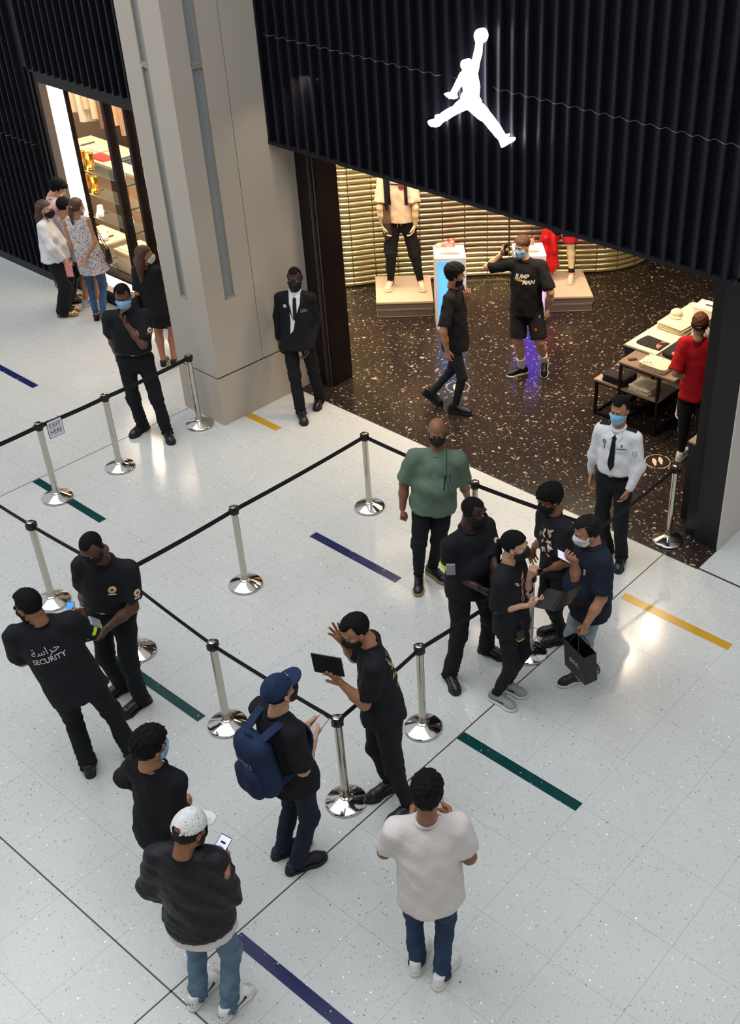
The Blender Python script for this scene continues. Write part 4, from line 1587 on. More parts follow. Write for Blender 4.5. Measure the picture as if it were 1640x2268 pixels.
def rect_geo(w, h, nx=8, ny=8):
    vs = [(w * (i / nx - .5), h * (j / ny - .5), 0) for j in range(ny + 1) for i in range(nx + 1)]
    fs = [(j * (nx + 1) + i, j * (nx + 1) + i + 1, (j + 1) * (nx + 1) + i + 1, (j + 1) * (nx + 1) + i) for j in range(ny) for i in range(nx)]
    return vs, fs


def disc_geo(r, n=24, rings=4, c=(0, 0), sy=1.0):
    vs = [(c[0], c[1], 0)]
    for k in range(1, rings + 1):
        vs += [(c[0] + r * k / rings * math.cos(2 * math.pi * i / n), c[1] + sy * r * k / rings * math.sin(2 * math.pi * i / n), 0) for i in range(n)]
    fs = [(0, 1 + i, 1 + (i + 1) % n) for i in range(n)]
    for k in range(rings - 1):
        for i in range(n):
            a = 1 + k * n
            fs.append((a + i, a + n + i, a + n + (i + 1) % n, a + (i + 1) % n))
    return vs, fs


# ------------------------------------------------------------------ people
import json
POSES = json.loads('''{"green":{"knee_l":[-5.736,6.216,0.507],"el_l":[-5.642,6.47,1.072],"wr_l":[-5.684,6.579,0.829],"sh_l":[-5.628,6.379,1.37],"hip_l":[-5.727,6.293,0.947],"an_l":[-5.863,6.249,0.09],"hd_l":[-5.699,6.617,0.744],"knee_r":[-5.827,6.043,0.522],"el_r":[-6.018,6.084,1.101],"wr_r":[-6.02,6.044,0.834],"sh_r":[-5.916,6.14,1.391],"hip_r":[-5.871,6.174,0.947],"an_r":[-5.884,6.078,0.09],"hd_r":[-6.022,6.034,0.741],"pel":[-5.799,6.234,0.967],"neck":[-5.768,6.263,1.443],"head":[-5.761,6.27,1.67],"yc":-50.4,"yp":-50.4,"yh":-50.4,"yf":[-6.4,-48.4],"hp":18,"hr":0,"k":1.04},"bigblack":{"knee_l":[-4.657,5.658,0.534],"el_l":[-4.501,5.556,1.185],"wr_l":[-4.536,5.548,0.993],"sh_l":[-4.724,5.69,1.432],"hip_l":[-4.736,5.593,0.99],"an_l":[-4.741,5.717,0.09],"hd_l":[-4.572,5.538,0.903],"knee_r":[-4.697,5.308,0.536],"el_r":[-4.811,5.353,1.136],"wr_r":[-4.534,5.377,1.068],"sh_r":[-4.772,5.302,1.432],"hip_r":[-4.76,5.399,0.99],"an_r":[-4.776,5.257,0.09],"hd_r":[-4.502,5.431,0.994],"pel":[-4.748,5.496,1.01],"neck":[-4.748,5.496,1.497],"head":[-4.711,5.528,1.674],"yc":-7.1,"yp":-7.1,"yh":25.9,"yf":[10.9,-29.1],"hp":12,"hr":0,"k":1.086},"girl":{"knee_l":[-4.186,5.528,0.473],"el_l":[-4.165,5.523,1.109],"wr_l":[-4.098,5.476,1.348],"sh_l":[-4.295,5.545,1.369],"hip_l":[-4.264,5.514,0.883],"an_l":[-4.309,5.461,0.09],"hd_l":[-4.07,5.472,1.431],"knee_r":[-4.152,5.334,0.472],"el_r":[-4.244,5.259,1.075],"wr_r":[-4.045,5.403,1.132],"sh_r":[-4.231,5.282,1.365],"hip_r":[-4.223,5.344,0.883],"an_r":[-4.293,5.306,0.09],"hd_r":[-3.972,5.429,1.173],"pel":[-4.243,5.429,0.903],"neck":[-4.265,5.412,1.425],"head":[-4.225,5.443,1.612],"yc":13.6,"yp":13.6,"yh":28.6,"yf":[8.6,3.6],"hp":8,"hr":0,"k":0.971},"black2":{"knee_l":[-4.314,6.14,0.485],"el_l":[-4.227,6.148,1.023],"wr_l":[-4.416,6.14,0.851],"sh_l":[-4.278,6.21,1.307],"hip_l":[-4.303,6.247,0.894],"an_l":[-4.299,6.258,0.09],"hd_l":[-4.477,6.099,0.802],"knee_r":[-4.473,6.225,0.477],"el_r":[-4.578,6.288,1.002],"wr_r":[-4.729,6.369,0.813],"sh_r":[-4.559,6.288,1.296],"hip_r":[-4.473,6.294,0.894],"an_r":[-4.391,6.342,0.09],"hd_r":[-4.742,6.369,0.725],"pel":[-4.388,6.271,0.914],"neck":[-4.424,6.246,1.36],"head":[-4.463,6.219,1.533],"yc":-105.4,"yp":-105.4,"yh":-117.4,"yf":[-130.4,-135.4],"hp":18,"hr":0,"k":0.983},"polo":{"knee_l":[-3.837,5.928,0.486],"el_l":[-3.642,5.83,1.137],"wr_l":[-3.687,5.693,0.92],"sh_l":[-3.687,5.9,1.425],"hip_l":[-3.775,5.959,0.91],"an_l":[-3.836,6.069,0.09],"hd_l":[-3.702,5.691,0.831],"knee_r":[-3.97,5.917,0.5],"el_r":[-3.903,5.851,1.176],"wr_r":[-3.895,5.784,1.427],"sh_r":[-3.969,6.058,1.438],"hip_r":[-3.935,6.042,0.91],"an_r":[-3.886,5.956,0.09],"hd_r":[-3.897,5.71,1.479],"pel":[-3.855,6.0,0.93],"neck":[-3.825,5.976,1.491],"head":[-3.888,5.936,1.623],"yc":-119.3,"yp":-117.3,"yh":-129.3,"yf":[-117.3,-117.3],"hp":18,"hr":0,"k":1.0},"white":{"knee_l":[-4.53,7.499,0.51],"el_l":[-4.446,7.609,1.162],"wr_l":[-4.483,7.525,0.933],"sh_l":[-4.516,7.616,1.453],"hip_l":[-4.592,7.597,0.937],"an_l":[-4.547,7.599,0.09],"hd_l":[-4.507,7.517,0.844],"knee_r":[-4.737,7.483,0.502],"el_r":[-4.907,7.528,1.15],"wr_r":[-4.949,7.571,0.921],"sh_r":[-4.849,7.537,1.453],"hip_r":[-4.772,7.555,0.937],"an_r":[-4.72,7.612,0.09],"hd_r":[-4.94,7.544,0.833],"pel":[-4.682,7.576,0.957],"neck":[-4.682,7.576,1.515],"head":[-4.686,7.574,1.708],"yc":-76.7,"yp":-76.7,"yh":-80.7,"yf":[-68.7,-88.7],"hp":8,"hr":0,"k":1.029},"sec2":{"knee_l":[-6.528,3.373,0.522],"el_l":[-6.445,3.467,1.108],"wr_l":[-6.558,3.276,0.953],"sh_l":[-6.506,3.539,1.405],"hip_l":[-6.622,3.472,0.947],"an_l":[-6.574,3.422,0.09],"hd_l":[-6.602,3.256,0.873],"knee_r":[-6.765,3.315,0.503],"el_r":[-6.887,3.345,1.13],"wr_r":[-7.008,3.367,0.889],"sh_r":[-6.797,3.335,1.428],"hip_r":[-6.775,3.365,0.947],"an_r":[-6.839,3.436,0.09],"hd_r":[-7.004,3.367,0.796],"pel":[-6.699,3.419,0.967],"neck":[-6.645,3.44,1.479],"head":[-6.585,3.336,1.702],"yc":-55.1,"yp":-55.1,"yh":-67.1,"yf":[-92.1,-97.1],"hp":32,"hr":0,"k":1.04},"sec1":{"knee_l":[-6.402,2.764,0.512],"el_l":[-6.582,2.608,1.095],"wr_l":[-6.679,2.8,0.932],"sh_l":[-6.5,2.584,1.395],"hip_l":[-6.317,2.702,0.947],"an_l":[-6.295,2.73,0.09],"hd_l":[-6.712,2.867,0.875],"knee_r":[-6.221,2.98,0.518],"el_r":[-6.309,3.062,1.205],"wr_r":[-6.574,3.11,1.18],"sh_r":[-6.268,2.873,1.449],"hip_r":[-6.21,2.856,0.947],"an_r":[-6.142,3.019,0.09],"hd_r":[-6.574,3.059,1.258],"pel":[-6.264,2.779,0.967],"neck":[-6.4,2.721,1.482],"head":[-6.41,2.699,1.642],"yc":140.2,"yp":145.2,"yh":-164.8,"yf":[150.2,125.2],"hp":20,"hr":0,"k":1.04},"sweater":{"knee_l":[-4.803,2.438,0.49],"el_l":[-5.0,2.366,1.162],"wr_l":[-5.052,2.472,0.93],"sh_l":[-4.821,2.374,1.402],"hip_l":[-4.774,2.352,0.91],"an_l":[-4.749,2.321,0.09],"hd_l":[-5.07,2.508,0.85],"knee_r":[-4.643,2.469,0.489],"el_r":[-4.527,2.374,1.101],"wr_r":[-4.663,2.539,0.952],"sh_r":[-4.515,2.447,1.391],"hip_r":[-4.599,2.394,0.91],"an_r":[-4.667,2.34,0.09],"hd_r":[-4.71,2.596,0.901],"pel":[-4.687,2.373,0.93],"neck":[-4.666,2.415,1.457],"head":[-4.667,2.413,1.638],"yc":103.7,"yp":103.7,"yh":91.7,"yf":[103.7,103.7],"hp":8,"hr":0,"k":1.0},"cap":{"knee_l":[-4.124,2.119,0.503],"el_l":[-4.177,1.956,1.177],"wr_l":[-4.144,2.082,0.947],"sh_l":[-4.099,1.996,1.469],"hip_l":[-4.035,2.049,0.926],"an_l":[-4.087,2.019,0.09],"hd_l":[-4.133,2.126,0.867],"knee_r":[-3.904,2.209,0.496],"el_r":[-3.774,2.189,1.169],"wr_r":[-3.741,2.199,1.431],"sh_r":[-3.814,2.179,1.471],"hip_r":[-3.873,2.135,0.926],"an_r":[-3.865,2.082,0.09],"hd_r":[-3.813,2.255,1.431],"pel":[-3.954,2.092,0.946],"neck":[-3.957,2.087,1.531],"head":[-3.931,2.137,1.689],"yc":122.7,"yp":117.7,"yh":97.7,"yf":[102.7,97.7],"hp":22,"hr":0,"k":1.017},"backpack":{"knee_l":[-4.503,3.257,0.499],"el_l":[-4.315,3.154,1.216],"wr_l":[-4.412,3.401,1.184],"sh_l":[-4.565,3.173,1.421],"hip_l":[-4.468,3.2,0.937],"an_l":[-4.524,3.121,0.09],"hd_l":[-4.439,3.479,1.143],"knee_r":[-4.293,3.232,0.497],"el_r":[-4.177,3.142,1.126],"wr_r":[-4.316,3.371,1.133],"sh_r":[-4.234,3.144,1.429],"hip_r":[-4.284,3.184,0.937],"an_r":[-4.345,3.097,0.09],"hd_r":[-4.359,3.452,1.121],"pel":[-4.376,3.192,0.957],"neck":[-4.403,3.154,1.486],"head":[-4.374,3.195,1.684],"yc":85.0,"yp":85.0,"yh":85.0,"yf":[70.0,70.0],"hp":-8,"hr":0,"k":1.029},"tablet":{"knee_l":[-4.122,3.904,0.517],"el_l":[-4.225,3.768,1.207],"wr_l":[-4.312,3.656,1.437],"sh_l":[-4.186,3.855,1.504],"hip_l":[-4.162,3.908,0.963],"an_l":[-4.057,3.968,0.09],"hd_l":[-4.321,3.615,1.521],"knee_r":[-4.368,3.969,0.518],"el_r":[-4.612,4.055,1.222],"wr_r":[-4.586,3.94,1.466],"sh_r":[-4.44,4.061,1.482],"hip_r":[-4.326,3.998,0.963],"an_r":[-4.328,4.046,0.09],"hd_r":[-4.604,3.91,1.552],"pel":[-4.244,3.953,0.983],"neck":[-4.322,3.959,1.555],"head":[-4.387,3.89,1.711],"yc":-128.7,"yp":-118.7,"yh":-111.7,"yf":[-103.7,-103.7],"hp":25,"hr":0,"k":1.04},"whitepolo":{"knee_l":[-3.198,3.115,0.51],"el_l":[-3.267,2.971,1.19],"wr_l":[-3.288,3.232,1.228],"sh_l":[-3.154,2.974,1.473],"hip_l":[-3.087,3.036,0.926],"an_l":[-3.144,3.062,0.09],"hd_l":[-3.343,3.298,1.197],"knee_r":[-3.008,3.206,0.495],"el_r":[-2.845,3.262,1.176],"wr_r":[-3.072,3.368,1.261],"sh_r":[-2.892,3.216,1.474],"hip_r":[-2.953,3.16,0.926],"an_r":[-2.948,3.082,0.09],"hd_r":[-3.155,3.403,1.242],"pel":[-3.02,3.098,0.946],"neck":[-3.023,3.095,1.535],"head":[-3.016,3.102,1.769],"yc":132.8,"yp":132.8,"yh":126.8,"yf":[114.8,104.8],"hp":10,"hr":0,"k":1.017},"suit":{"knee_l":[-9.101,7.786,0.504],"el_l":[-9.137,7.927,1.09],"wr_l":[-9.059,7.74,0.861],"sh_l":[-9.14,7.881,1.398],"hip_l":[-9.157,7.768,0.947],"an_l":[-9.172,7.906,0.09],"hd_l":[-9.057,7.679,0.78],"knee_r":[-9.177,7.558,0.52],"el_r":[-9.509,7.692,1.117],"wr_r":[-9.46,7.62,0.87],"sh_r":[-9.392,7.657,1.404],"hip_r":[-9.297,7.643,0.947],"an_r":[-9.088,7.521,0.09],"hd_r":[-9.448,7.61,0.778],"pel":[-9.227,7.706,0.967],"neck":[-9.272,7.778,1.463],"head":[-9.264,7.788,1.638],"yc":-48.2,"yp":-48.2,"yh":-54.2,"yf":[-60.2,-30.2],"hp":8,"hr":0,"k":1.04},"secface":{"knee_l":[-9.933,6.195,0.533],"el_l":[-9.907,6.14,1.22],"wr_l":[-10.05,6.074,1.462],"sh_l":[-10.009,6.3,1.474],"hip_l":[-10.069,6.225,0.968],"an_l":[-9.934,6.248,0.09],"hd_l":[-10.063,6.047,1.552],"knee_r":[-10.167,6.052,0.513],"el_r":[-10.379,6.073,1.197],"wr_r":[-10.476,6.138,0.946],"sh_r":[-10.24,6.02,1.479],"hip_r":[-10.191,6.078,0.968],"an_r":[-10.262,6.159,0.09],"hd_r":[-10.435,6.118,0.855],"pel":[-10.13,6.151,0.988],"neck":[-10.124,6.161,1.54],"head":[-10.129,6.152,1.715],"yc":-39.6,"yp":-39.6,"yh":-43.6,"yf":[-26.6,-76.6],"hp":12,"hr":0,"k":1.063},"walkin":{"knee_l":[-7.888,8.884,0.501],"el_l":[-7.835,9.068,1.207],"wr_l":[-7.722,8.956,1.422],"sh_l":[-7.876,9.006,1.507],"hip_l":[-7.844,8.947,0.937],"an_l":[-8.103,8.728,0.16],"hd_l":[-7.679,8.93,1.5],"knee_r":[-7.661,8.8,0.51],"el_r":[-7.705,8.538,1.183],"wr_r":[-7.703,8.596,0.922],"sh_r":[-7.754,8.706,1.506],"hip_r":[-7.774,8.775,0.937],"an_r":[-7.76,8.773,0.09],"hd_r":[-7.703,8.608,0.831],"pel":[-7.809,8.861,0.957],"neck":[-7.816,8.855,1.568],"head":[-7.798,8.871,1.738],"yc":22.2,"yp":22.2,"yh":47.2,"yf":[22.2,27.2],"hp":5,"hr":0,"k":1.029},"jump":{"knee_l":[-7.48,10.076,0.546],"el_l":[-7.404,10.168,1.201],"wr_l":[-7.466,10.236,0.943],"sh_l":[-7.577,10.196,1.482],"hip_l":[-7.645,10.161,0.958],"an_l":[-7.543,10.282,0.16],"hd_l":[-7.473,10.212,0.852],"knee_r":[-7.743,9.976,0.521],"el_r":[-8.184,9.905,1.396],"wr_r":[-8.006,9.965,1.594],"sh_r":[-7.9,10.018,1.476],"hip_r":[-7.811,10.069,0.958],"an_r":[-7.747,10.073,0.09],"hd_r":[-7.943,9.991,1.661],"pel":[-7.728,10.115,0.978],"neck":[-7.74,10.106,1.542],"head":[-7.782,10.075,1.712],"yc":-61.1,"yp":-61.1,"yh":-88.1,"yf":[-58.1,-113.1],"hp":8,"hr":0,"k":1.051},"red":{"knee_l":[-5.153,9.714,0.489],"el_l":[-5.163,9.421,1.173],"wr_l":[-5.076,9.623,1.043],"sh_l":[-5.175,9.585,1.46],"hip_l":[-5.096,9.624,0.898],"an_l":[-5.092,9.629,0.09],"hd_l":[-5.046,9.693,0.998],"knee_r":[-4.942,9.809,0.49],"el_r":[-4.81,9.697,1.193],"wr_r":[-4.913,9.841,1.009],"sh_r":[-4.911,9.71,1.47],"hip_r":[-4.936,9.7,0.898],"an_r":[-4.89,9.721,0.09],"hd_r":[-4.949,9.891,0.946],"pel":[-5.016,9.662,0.918],"neck":[-5.046,9.646,1.524],"head":[-5.049,9.645,1.693],"yc":115.3,"yp":115.3,"yh":112.3,"yf":[97.3,117.3],"hp":12,"hr":0,"k":0.983},"w1":{"knee_l":[-13.635,7.525,0.466],"el_l":[-13.571,7.533,0.994],"wr_l":[-13.605,7.565,0.752],"sh_l":[-13.735,7.475,1.304],"hip_l":[-13.701,7.453,0.862],"an_l":[-13.708,7.417,0.09],"hd_l":[-13.616,7.576,0.668],"knee_r":[-13.5,7.388,0.467],"el_r":[-13.448,7.284,1.038],"wr_r":[-13.443,7.415,0.829],"sh_r":[-13.559,7.29,1.303],"hip_r":[-13.584,7.329,0.862],"an_r":[-13.604,7.314,0.09],"hd_r":[-13.396,7.441,0.757],"pel":[-13.642,7.391,0.882],"neck":[-13.648,7.382,1.36],"head":[-13.627,7.42,1.489],"yc":43.7,"yp":43.7,"yh":39.7,"yf":[46.7,51.7],"hp":8,"hr":0,"k":0.949},"w2":{"knee_l":[-13.283,7.628,0.475],"el_l":[-13.214,7.428,1.119],"wr_l":[-13.215,7.529,0.894],"sh_l":[-13.246,7.464,1.399],"hip_l":[-13.18,7.554,0.862],"an_l":[-13.2,7.566,0.09],"hd_l":[-13.215,7.564,0.816],"knee_r":[-13.134,7.721,0.464],"el_r":[-13.0,7.65,1.14],"wr_r":[-13.01,7.484,0.95],"sh_r":[-13.059,7.651,1.418],"hip_r":[-13.059,7.675,0.862],"an_r":[-13.078,7.595,0.09],"hd_r":[-13.014,7.428,0.886],"pel":[-13.12,7.614,0.882],"neck":[-13.156,7.551,1.465],"head":[-13.135,7.588,1.593],"yc":135.0,"yp":135.0,"yh":105.0,"yf":[145.0,145.0],"hp":8,"hr":0,"k":0.949},"w3":{"knee_l":[-13.733,7.84,0.438],"el_l":[-13.75,7.79,0.999],"wr_l":[-13.772,7.857,0.78],"sh_l":[-13.75,7.679,1.24],"hip_l":[-13.686,7.744,0.804],"an_l":[-13.666,7.728,0.09],"hd_l":[-13.78,7.88,0.704],"knee_r":[-13.567,7.93,0.447],"el_r":[-13.578,7.742,0.994],"wr_r":[-13.633,7.836,0.79],"sh_r":[-13.533,7.757,1.255],"hip_r":[-13.537,7.799,0.804],"an_r":[-13.549,7.829,0.09],"hd_r":[-13.652,7.868,0.72],"pel":[-13.612,7.771,0.824],"neck":[-13.646,7.711,1.3],"head":[-13.645,7.713,1.449],"yc":110.2,"yp":110.2,"yh":90.2,"yf":[110.2,110.2],"hp":10,"hr":0,"k":0.886},"pink":{"knee_l":[-13.926,7.816,0.469],"el_l":[-13.871,7.758,1.105],"wr_l":[-13.947,7.902,0.916],"sh_l":[-14.009,7.754,1.435],"hip_l":[-13.96,7.736,0.873],"an_l":[-13.932,7.679,0.09],"hd_l":[-13.974,7.952,0.85],"knee_r":[-13.802,7.732,0.463],"el_r":[-13.868,7.586,1.186],"wr_r":[-13.91,7.719,0.979],"sh_r":[-13.747,7.665,1.435],"hip_r":[-13.796,7.681,0.873],"an_r":[-13.894,7.611,0.09],"hd_r":[-13.925,7.765,0.907],"pel":[-13.878,7.709,0.893],"neck":[-13.878,7.709,1.493],"head":[-13.838,7.781,1.619],"yc":71.2,"yp":71.2,"yh":56.2,"yf":[71.2,71.2],"hp":35,"hr":0,"k":0.96},"w4":{"knee_l":[-11.462,7.364,0.469],"el_l":[-11.442,7.155,1.029],"wr_l":[-11.467,7.258,0.806],"sh_l":[-11.473,7.23,1.301],"hip_l":[-11.428,7.261,0.862],"an_l":[-11.367,7.287,0.09],"hd_l":[-11.475,7.293,0.729],"knee_r":[-11.318,7.47,0.478],"el_r":[-11.282,7.439,1.039],"wr_r":[-11.304,7.434,0.793],"sh_r":[-11.245,7.347,1.305],"hip_r":[-11.276,7.338,0.862],"an_r":[-11.288,7.386,0.09],"hd_r":[-11.311,7.432,0.708],"pel":[-11.352,7.299,0.882],"neck":[-11.359,7.287,1.36],"head":[-11.358,7.29,1.504],"yc":117.1,"yp":117.1,"yh":67.1,"yf":[132.1,132.1],"hp":5,"hr":0,"k":0.949},"mannA":{"knee_l":[-10.241,10.788,0.765],"el_l":[-10.125,10.73,1.457],"wr_l":[-10.165,10.749,1.188],"sh_l":[-10.269,10.791,1.853],"hip_l":[-10.318,10.755,1.21],"an_l":[-10.207,10.86,0.33],"hd_l":[-10.186,10.722,1.099],"knee_r":[-10.463,10.552,0.766],"el_r":[-10.494,10.421,1.452],"wr_r":[-10.506,10.465,1.182],"sh_r":[-10.537,10.581,1.848],"hip_r":[-10.467,10.638,1.21],"an_r":[-10.525,10.583,0.33],"hd_r":[-10.454,10.465,1.086],"pel":[-10.392,10.696,1.23],"neck":[-10.404,10.685,1.914],"head":[-10.402,10.687,2.084],"yc":-52.0,"yp":-52.0,"yh":-52.0,"yf":[-38.0,-60.0],"hp":5,"hr":0,"k":1.051},"mannB":{"knee_l":[-8.77,12.49,0.769],"el_l":[-8.647,12.493,1.403],"wr_l":[-8.647,12.525,1.131],"sh_l":[-8.816,12.555,1.82],"hip_l":[-8.854,12.545,1.21],"an_l":[-8.723,12.49,0.33],"hd_l":[-8.623,12.499,1.038],"knee_r":[-9.059,12.459,0.759],"el_r":[-9.074,12.25,1.365],"wr_r":[-9.057,12.252,1.093],"sh_r":[-9.124,12.409,1.807],"hip_r":[-9.025,12.463,1.21],"an_r":[-9.118,12.545,0.33],"hd_r":[-9.013,12.24,1.0],"pel":[-8.939,12.504,1.23],"neck":[-8.973,12.48,1.876],"head":[-8.978,12.476,2.033],"yc":-64.5,"yp":-64.5,"yh":-64.5,"yf":[-62.5,-84.5],"hp":5,"hr":0,"k":1.051}}''')
SKIN = {'deep': mat('skin_deep', '3d2a23', 0.5, var=0.08, vscale=18), 'dark': mat('skin_dark', '5a3c2e', 0.5, var=0.08, vscale=18), 'brown': mat('skin_brown', '85593f', 0.5, var=0.08, vscale=18),
        'tan': mat('skin_tan', 'a87558', 0.5, var=0.08, vscale=18), 'light': mat('skin_light', 'c2957a', 0.5, var=0.08, vscale=18)}
HAIRM = {'black': mat('hair_black', '0b0a0c', 0.75, spec=0.2, bump=0.5, bscale=260), 'dark': mat('hair_dark', '140f0e', 0.7, spec=0.25, bump=0.5, bscale=260), 'brown': mat('hair_brown', '4a2f20', 0.5, bump=0.5, bscale=260),
         'auburn': mat('hair_auburn', '63331c', 0.45, bump=0.5, bscale=260), 'grey': mat('hair_dark_grey', '242223', 0.6, bump=0.5, bscale=260)}
EYEW, EYED = mat('eye_white', 'a8a09a', 0.4), mat('eye_dark', '1a1210', 0.2)


def cloth(name, col, rough=0.85, bump=0.35, bs=55, var=0.12):
    return mat(name, col, rough, bump=bump, bscale=bs, var=var, vscale=9, spec=0.3)


C_BLACK = cloth('cloth_black', '16161b')
C_BLACK2 = cloth('cloth_soft_black', '1b1b1f')
C_TROUSER = cloth('trouser_black', '141519')
C_NAVYT = cloth('cloth_navy', '171d2c')
C_JEANDARK = cloth('jeans_dark', '1b2130')
C_JEANBLUE = cloth('jeans_blue', '33475f', var=0.3)
C_JEANLIGHT = cloth('jeans_light', '5d7488', var=0.3)
C_JEANPALE = cloth('jeans_pale', '8d9aa6', var=0.2)
C_GREEN = cloth('cloth_sage', '5f7261', var=0.1)
C_WHITE = cloth('cloth_white', 'd6d6d8', var=0.03)
C_OFFWHITE = cloth('cloth_offwhite', 'd2cbc8', var=0.03)
C_RED = cloth('cloth_red', 'b01422', var=0.06)
C_SUIT = cloth('suit_black', '131318')
C_BOMBER = cloth('bomber_black', '18191d', 0.55, 0.5, 40, 0.35)
C_PINK = cloth('cloth_pale_pink', 'd8b4b4')
M_SHOEB = mat('shoe_black', '131316', 0.35)
M_SOLEB = mat('sole_black', '0e0e10', 0.6)
M_SHOEW = mat('shoe_white', 'd9d8d4', 0.5)
M_SOLEW = mat('sole_white', 'd2cec4', 0.6)
M_SHOEG = mat('shoe_grey', '8d8f92', 0.7, bump=0.3, bscale=200)
M_LACEW = mat('lace_white', 'cfcfcf', 0.7)
M_LACEB = mat('lace_black', '1a1a1c', 0.7)
M_GUM = mat('sole_gum', '9a7d4f', 0.6)
MASKM = {'blue': mat('mask_blue', '86b8da', 0.8), 'black': mat('mask_black', '131317', 0.8), 'white': mat('mask_white', 'd5d8dc', 0.8)}
WHITE_PRINT = mat('print_white', 'd8d8d8', 0.6)
GREY_PRINT = mat('print_grey', 'b5b7ba', 0.6)


class Fig:
    pass


def unit(v):
    v = np.asarray(v, float)
    return v / (np.linalg.norm(v) + 1e-12)


def xform(v, R, t, s=1.0):
    return (np.asarray(v, float) * s) @ np.asarray(R).T + np.asarray(t)


def person(key, label, skin='tan', hair=('short', 'black'), mask=None, top=('tee', None), legs=('trousers', None), shoes=('sneaker', None, None, None), hands=('relax', 'relax'), w=1.0, belly=0.0, bust=0.0,
           female=False, hem=None, tuck=False, thumbs=(None, None), name='person', cat='person', headless=False, bodymat=None, ease=0.012, base_z=0.0, sleeve=0.72, pose=None, shoe_raise=(0, 0), hairseed=0):
    p = pose or POSES[key]
    J = {a: np.array(b, float) for a, b in p.items() if isinstance(b, list) and len(b) == 3}
    G = (J['an_l'] + J['an_r']) / 2
    G[2] = base_z
    for a in J:
        J[a] = J[a] - G
    k = p['k']
    F = Fig()
    up = A_(0, 0, 1)
    root = thing(name, label, cat, tuple(G))
    F.root, F.J, F.k, F.G = root, J, k, G
    yaw = lambda a: A_(math.cos(math.radians(a)), math.sin(math.radians(a)), 0)
    s = unit(J['neck'] - J['pel'])
    f = yaw(p['yc'])
    f = unit(f - s * (f @ s))
    r = np.cross(f, s)
    fp = yaw(p['yp'])
    F.s, F.f, F.r, F.fp = s, f, r, fp
    sk = bodymat or SKIN[skin]
    # head frame
    hp = math.radians(p['hp'])
    hf = yaw(p['yh']) * math.cos(hp) - up * math.sin(hp)
    hr = unit(np.cross(hf, up))
    hu = np.cross(hr, hf)
    R = np.stack([hr, hf, hu], 1)
    hs = 1.0 if k > .97 else .96
    F.R, F.hs = R, hs
    head = J['head']
    # ---- body: one continuous skin surface, with the finer head and hands joined on
    neck = J['neck']
    prims = []
    wl = w ** .6
    if not headless:
        prims.append((neck - s * .03, head + R @ A_(0, -.026, -.062) * hs, .060 * wl, .052 * wl))
    else:
        prims.append((neck - s * .03, neck + s * .05, .058, .052))
    prims += [(neck - s * .17 * k, neck - s * .30 * k, .135 * w * k, .128 * w * k, f, 1.5), (neck - s * .30 * k, J['pel'] + s * .04, .128 * w * k, .128 * w * k, f, 1.45),
              (J['sh_l'], J['sh_r'], .045 * k, .045 * k), (J['hip_l'], J['hip_r'], .09 * k, .09 * k)]
    bare_leg = legs[0] in ('shorts', 'none')
    ar = wl * (0.86 if female else 1.0)
    for q in 'lr':
        prims += [(J['sh_' + q], J['el_' + q], .050 * k * ar, .039 * k * ar), (J['el_' + q], J['el_' + q] * .6 + J['wr_' + q] * .4, .040 * k * ar, .039 * k * ar), (J['el_' + q] * .6 + J['wr_' + q] * .4, J['wr_' + q], .039 * k * ar, .0265 * k * ar)]
        kn, an, hi = J['knee_' + q], J['an_' + q], J['hip_' + q]
        if bare_leg:
            cf = kn + (an - kn) * .32 - fp * .018
            prims += [(hi, kn, .082 * k * wl, .055 * k), (kn, cf, .053 * k, .056 * k * wl), (cf, an, .055 * k * wl, .034 * k)]
        else:
            prims += [(hi, kn, .066 * k, .046 * k), (kn, an, .045 * k, .033 * k)]
    yf = p['yf']
    for q, yy in zip('lr', yf):
        fo = yaw(yy)
        an = J['an_' + q]
        if (shoe_raise[0] if q == 'l' else shoe_raise[1]) == 0:
            prims.append((an - up * .04, an + fo * .13 - up * .055, .032, .026))
    parts = [blob(prims, .0165, .011)]
    if not headless:
        hv, hfc = HEAD[female]
        parts.append((xform(hv, R, head, hs), hfc))
    for q, pz, th in zip('lr', hands, thumbs):
        if pz is None:
            continue
        wr, hd = J['wr_' + q], J['hd_' + q]
        x = unit(hd - wr)
        t = np.asarray(th, float) if th is not None else f * .9 + up * .7
        t = unit(t - x * (t @ x))
        hv, hfc = hand(pz)
        hv = hv.copy()
        if q == 'l':
            hv[:, 1] *= -1
            hfc = hfc[:, ::-1]
            y = -t
        else:
            y = t
        z = np.cross(x, y)
        Rm = np.stack([x, y, z], 1)
        setattr(F, 'hand_' + q, (wr, Rm, t))
        parts.append((xform(hv, Rm, wr - x * .0, (.93 if female else 1.0) * min(1.05, k)), hfc))
    V, Fc = join(parts)
    link('body', np_mesh('body', V, Fc), sk, root, True)
    # ---- eyes and brows
    if not headless:
        for sx in (-1, 1):
            bm = bmesh.new()
            bmesh.ops.create_uvsphere(bm, u_segments=12, v_segments=8, radius=.0115)
            n0 = len(bm.faces)
            r2 = bmesh.ops.create_uvsphere(bm, u_segments=8, v_segments=6, radius=.0062, matrix=Matrix.Translation((0, .0068, 0)))
            for i_, fc in enumerate(bm.faces):
                fc.material_index = 1 if i_ >= n0 else 0
            me = bpy.data.meshes.new('eye')
            bm.to_mesh(me)
            bm.free()
            for v in me.vertices:
                v.co = tuple(xform([v.co], R, head + R @ A_(sx * .031, .0785, .008) * hs, hs)[0])
            link('eye', me, [EYEW, EYED], root, True)
            b = MB()
            b.tube([xform([q], R, head, hs)[0] for q in ((sx * .014, .0905, .026), (sx * .03, .0905, .031), (sx * .047, .078, .026))], [.003, .0042, .0025], 6)
            b.build('eyebrow', HAIRM['black'] if hair[1] in ('black', 'grey') else HAIRM['dark'], root, True)
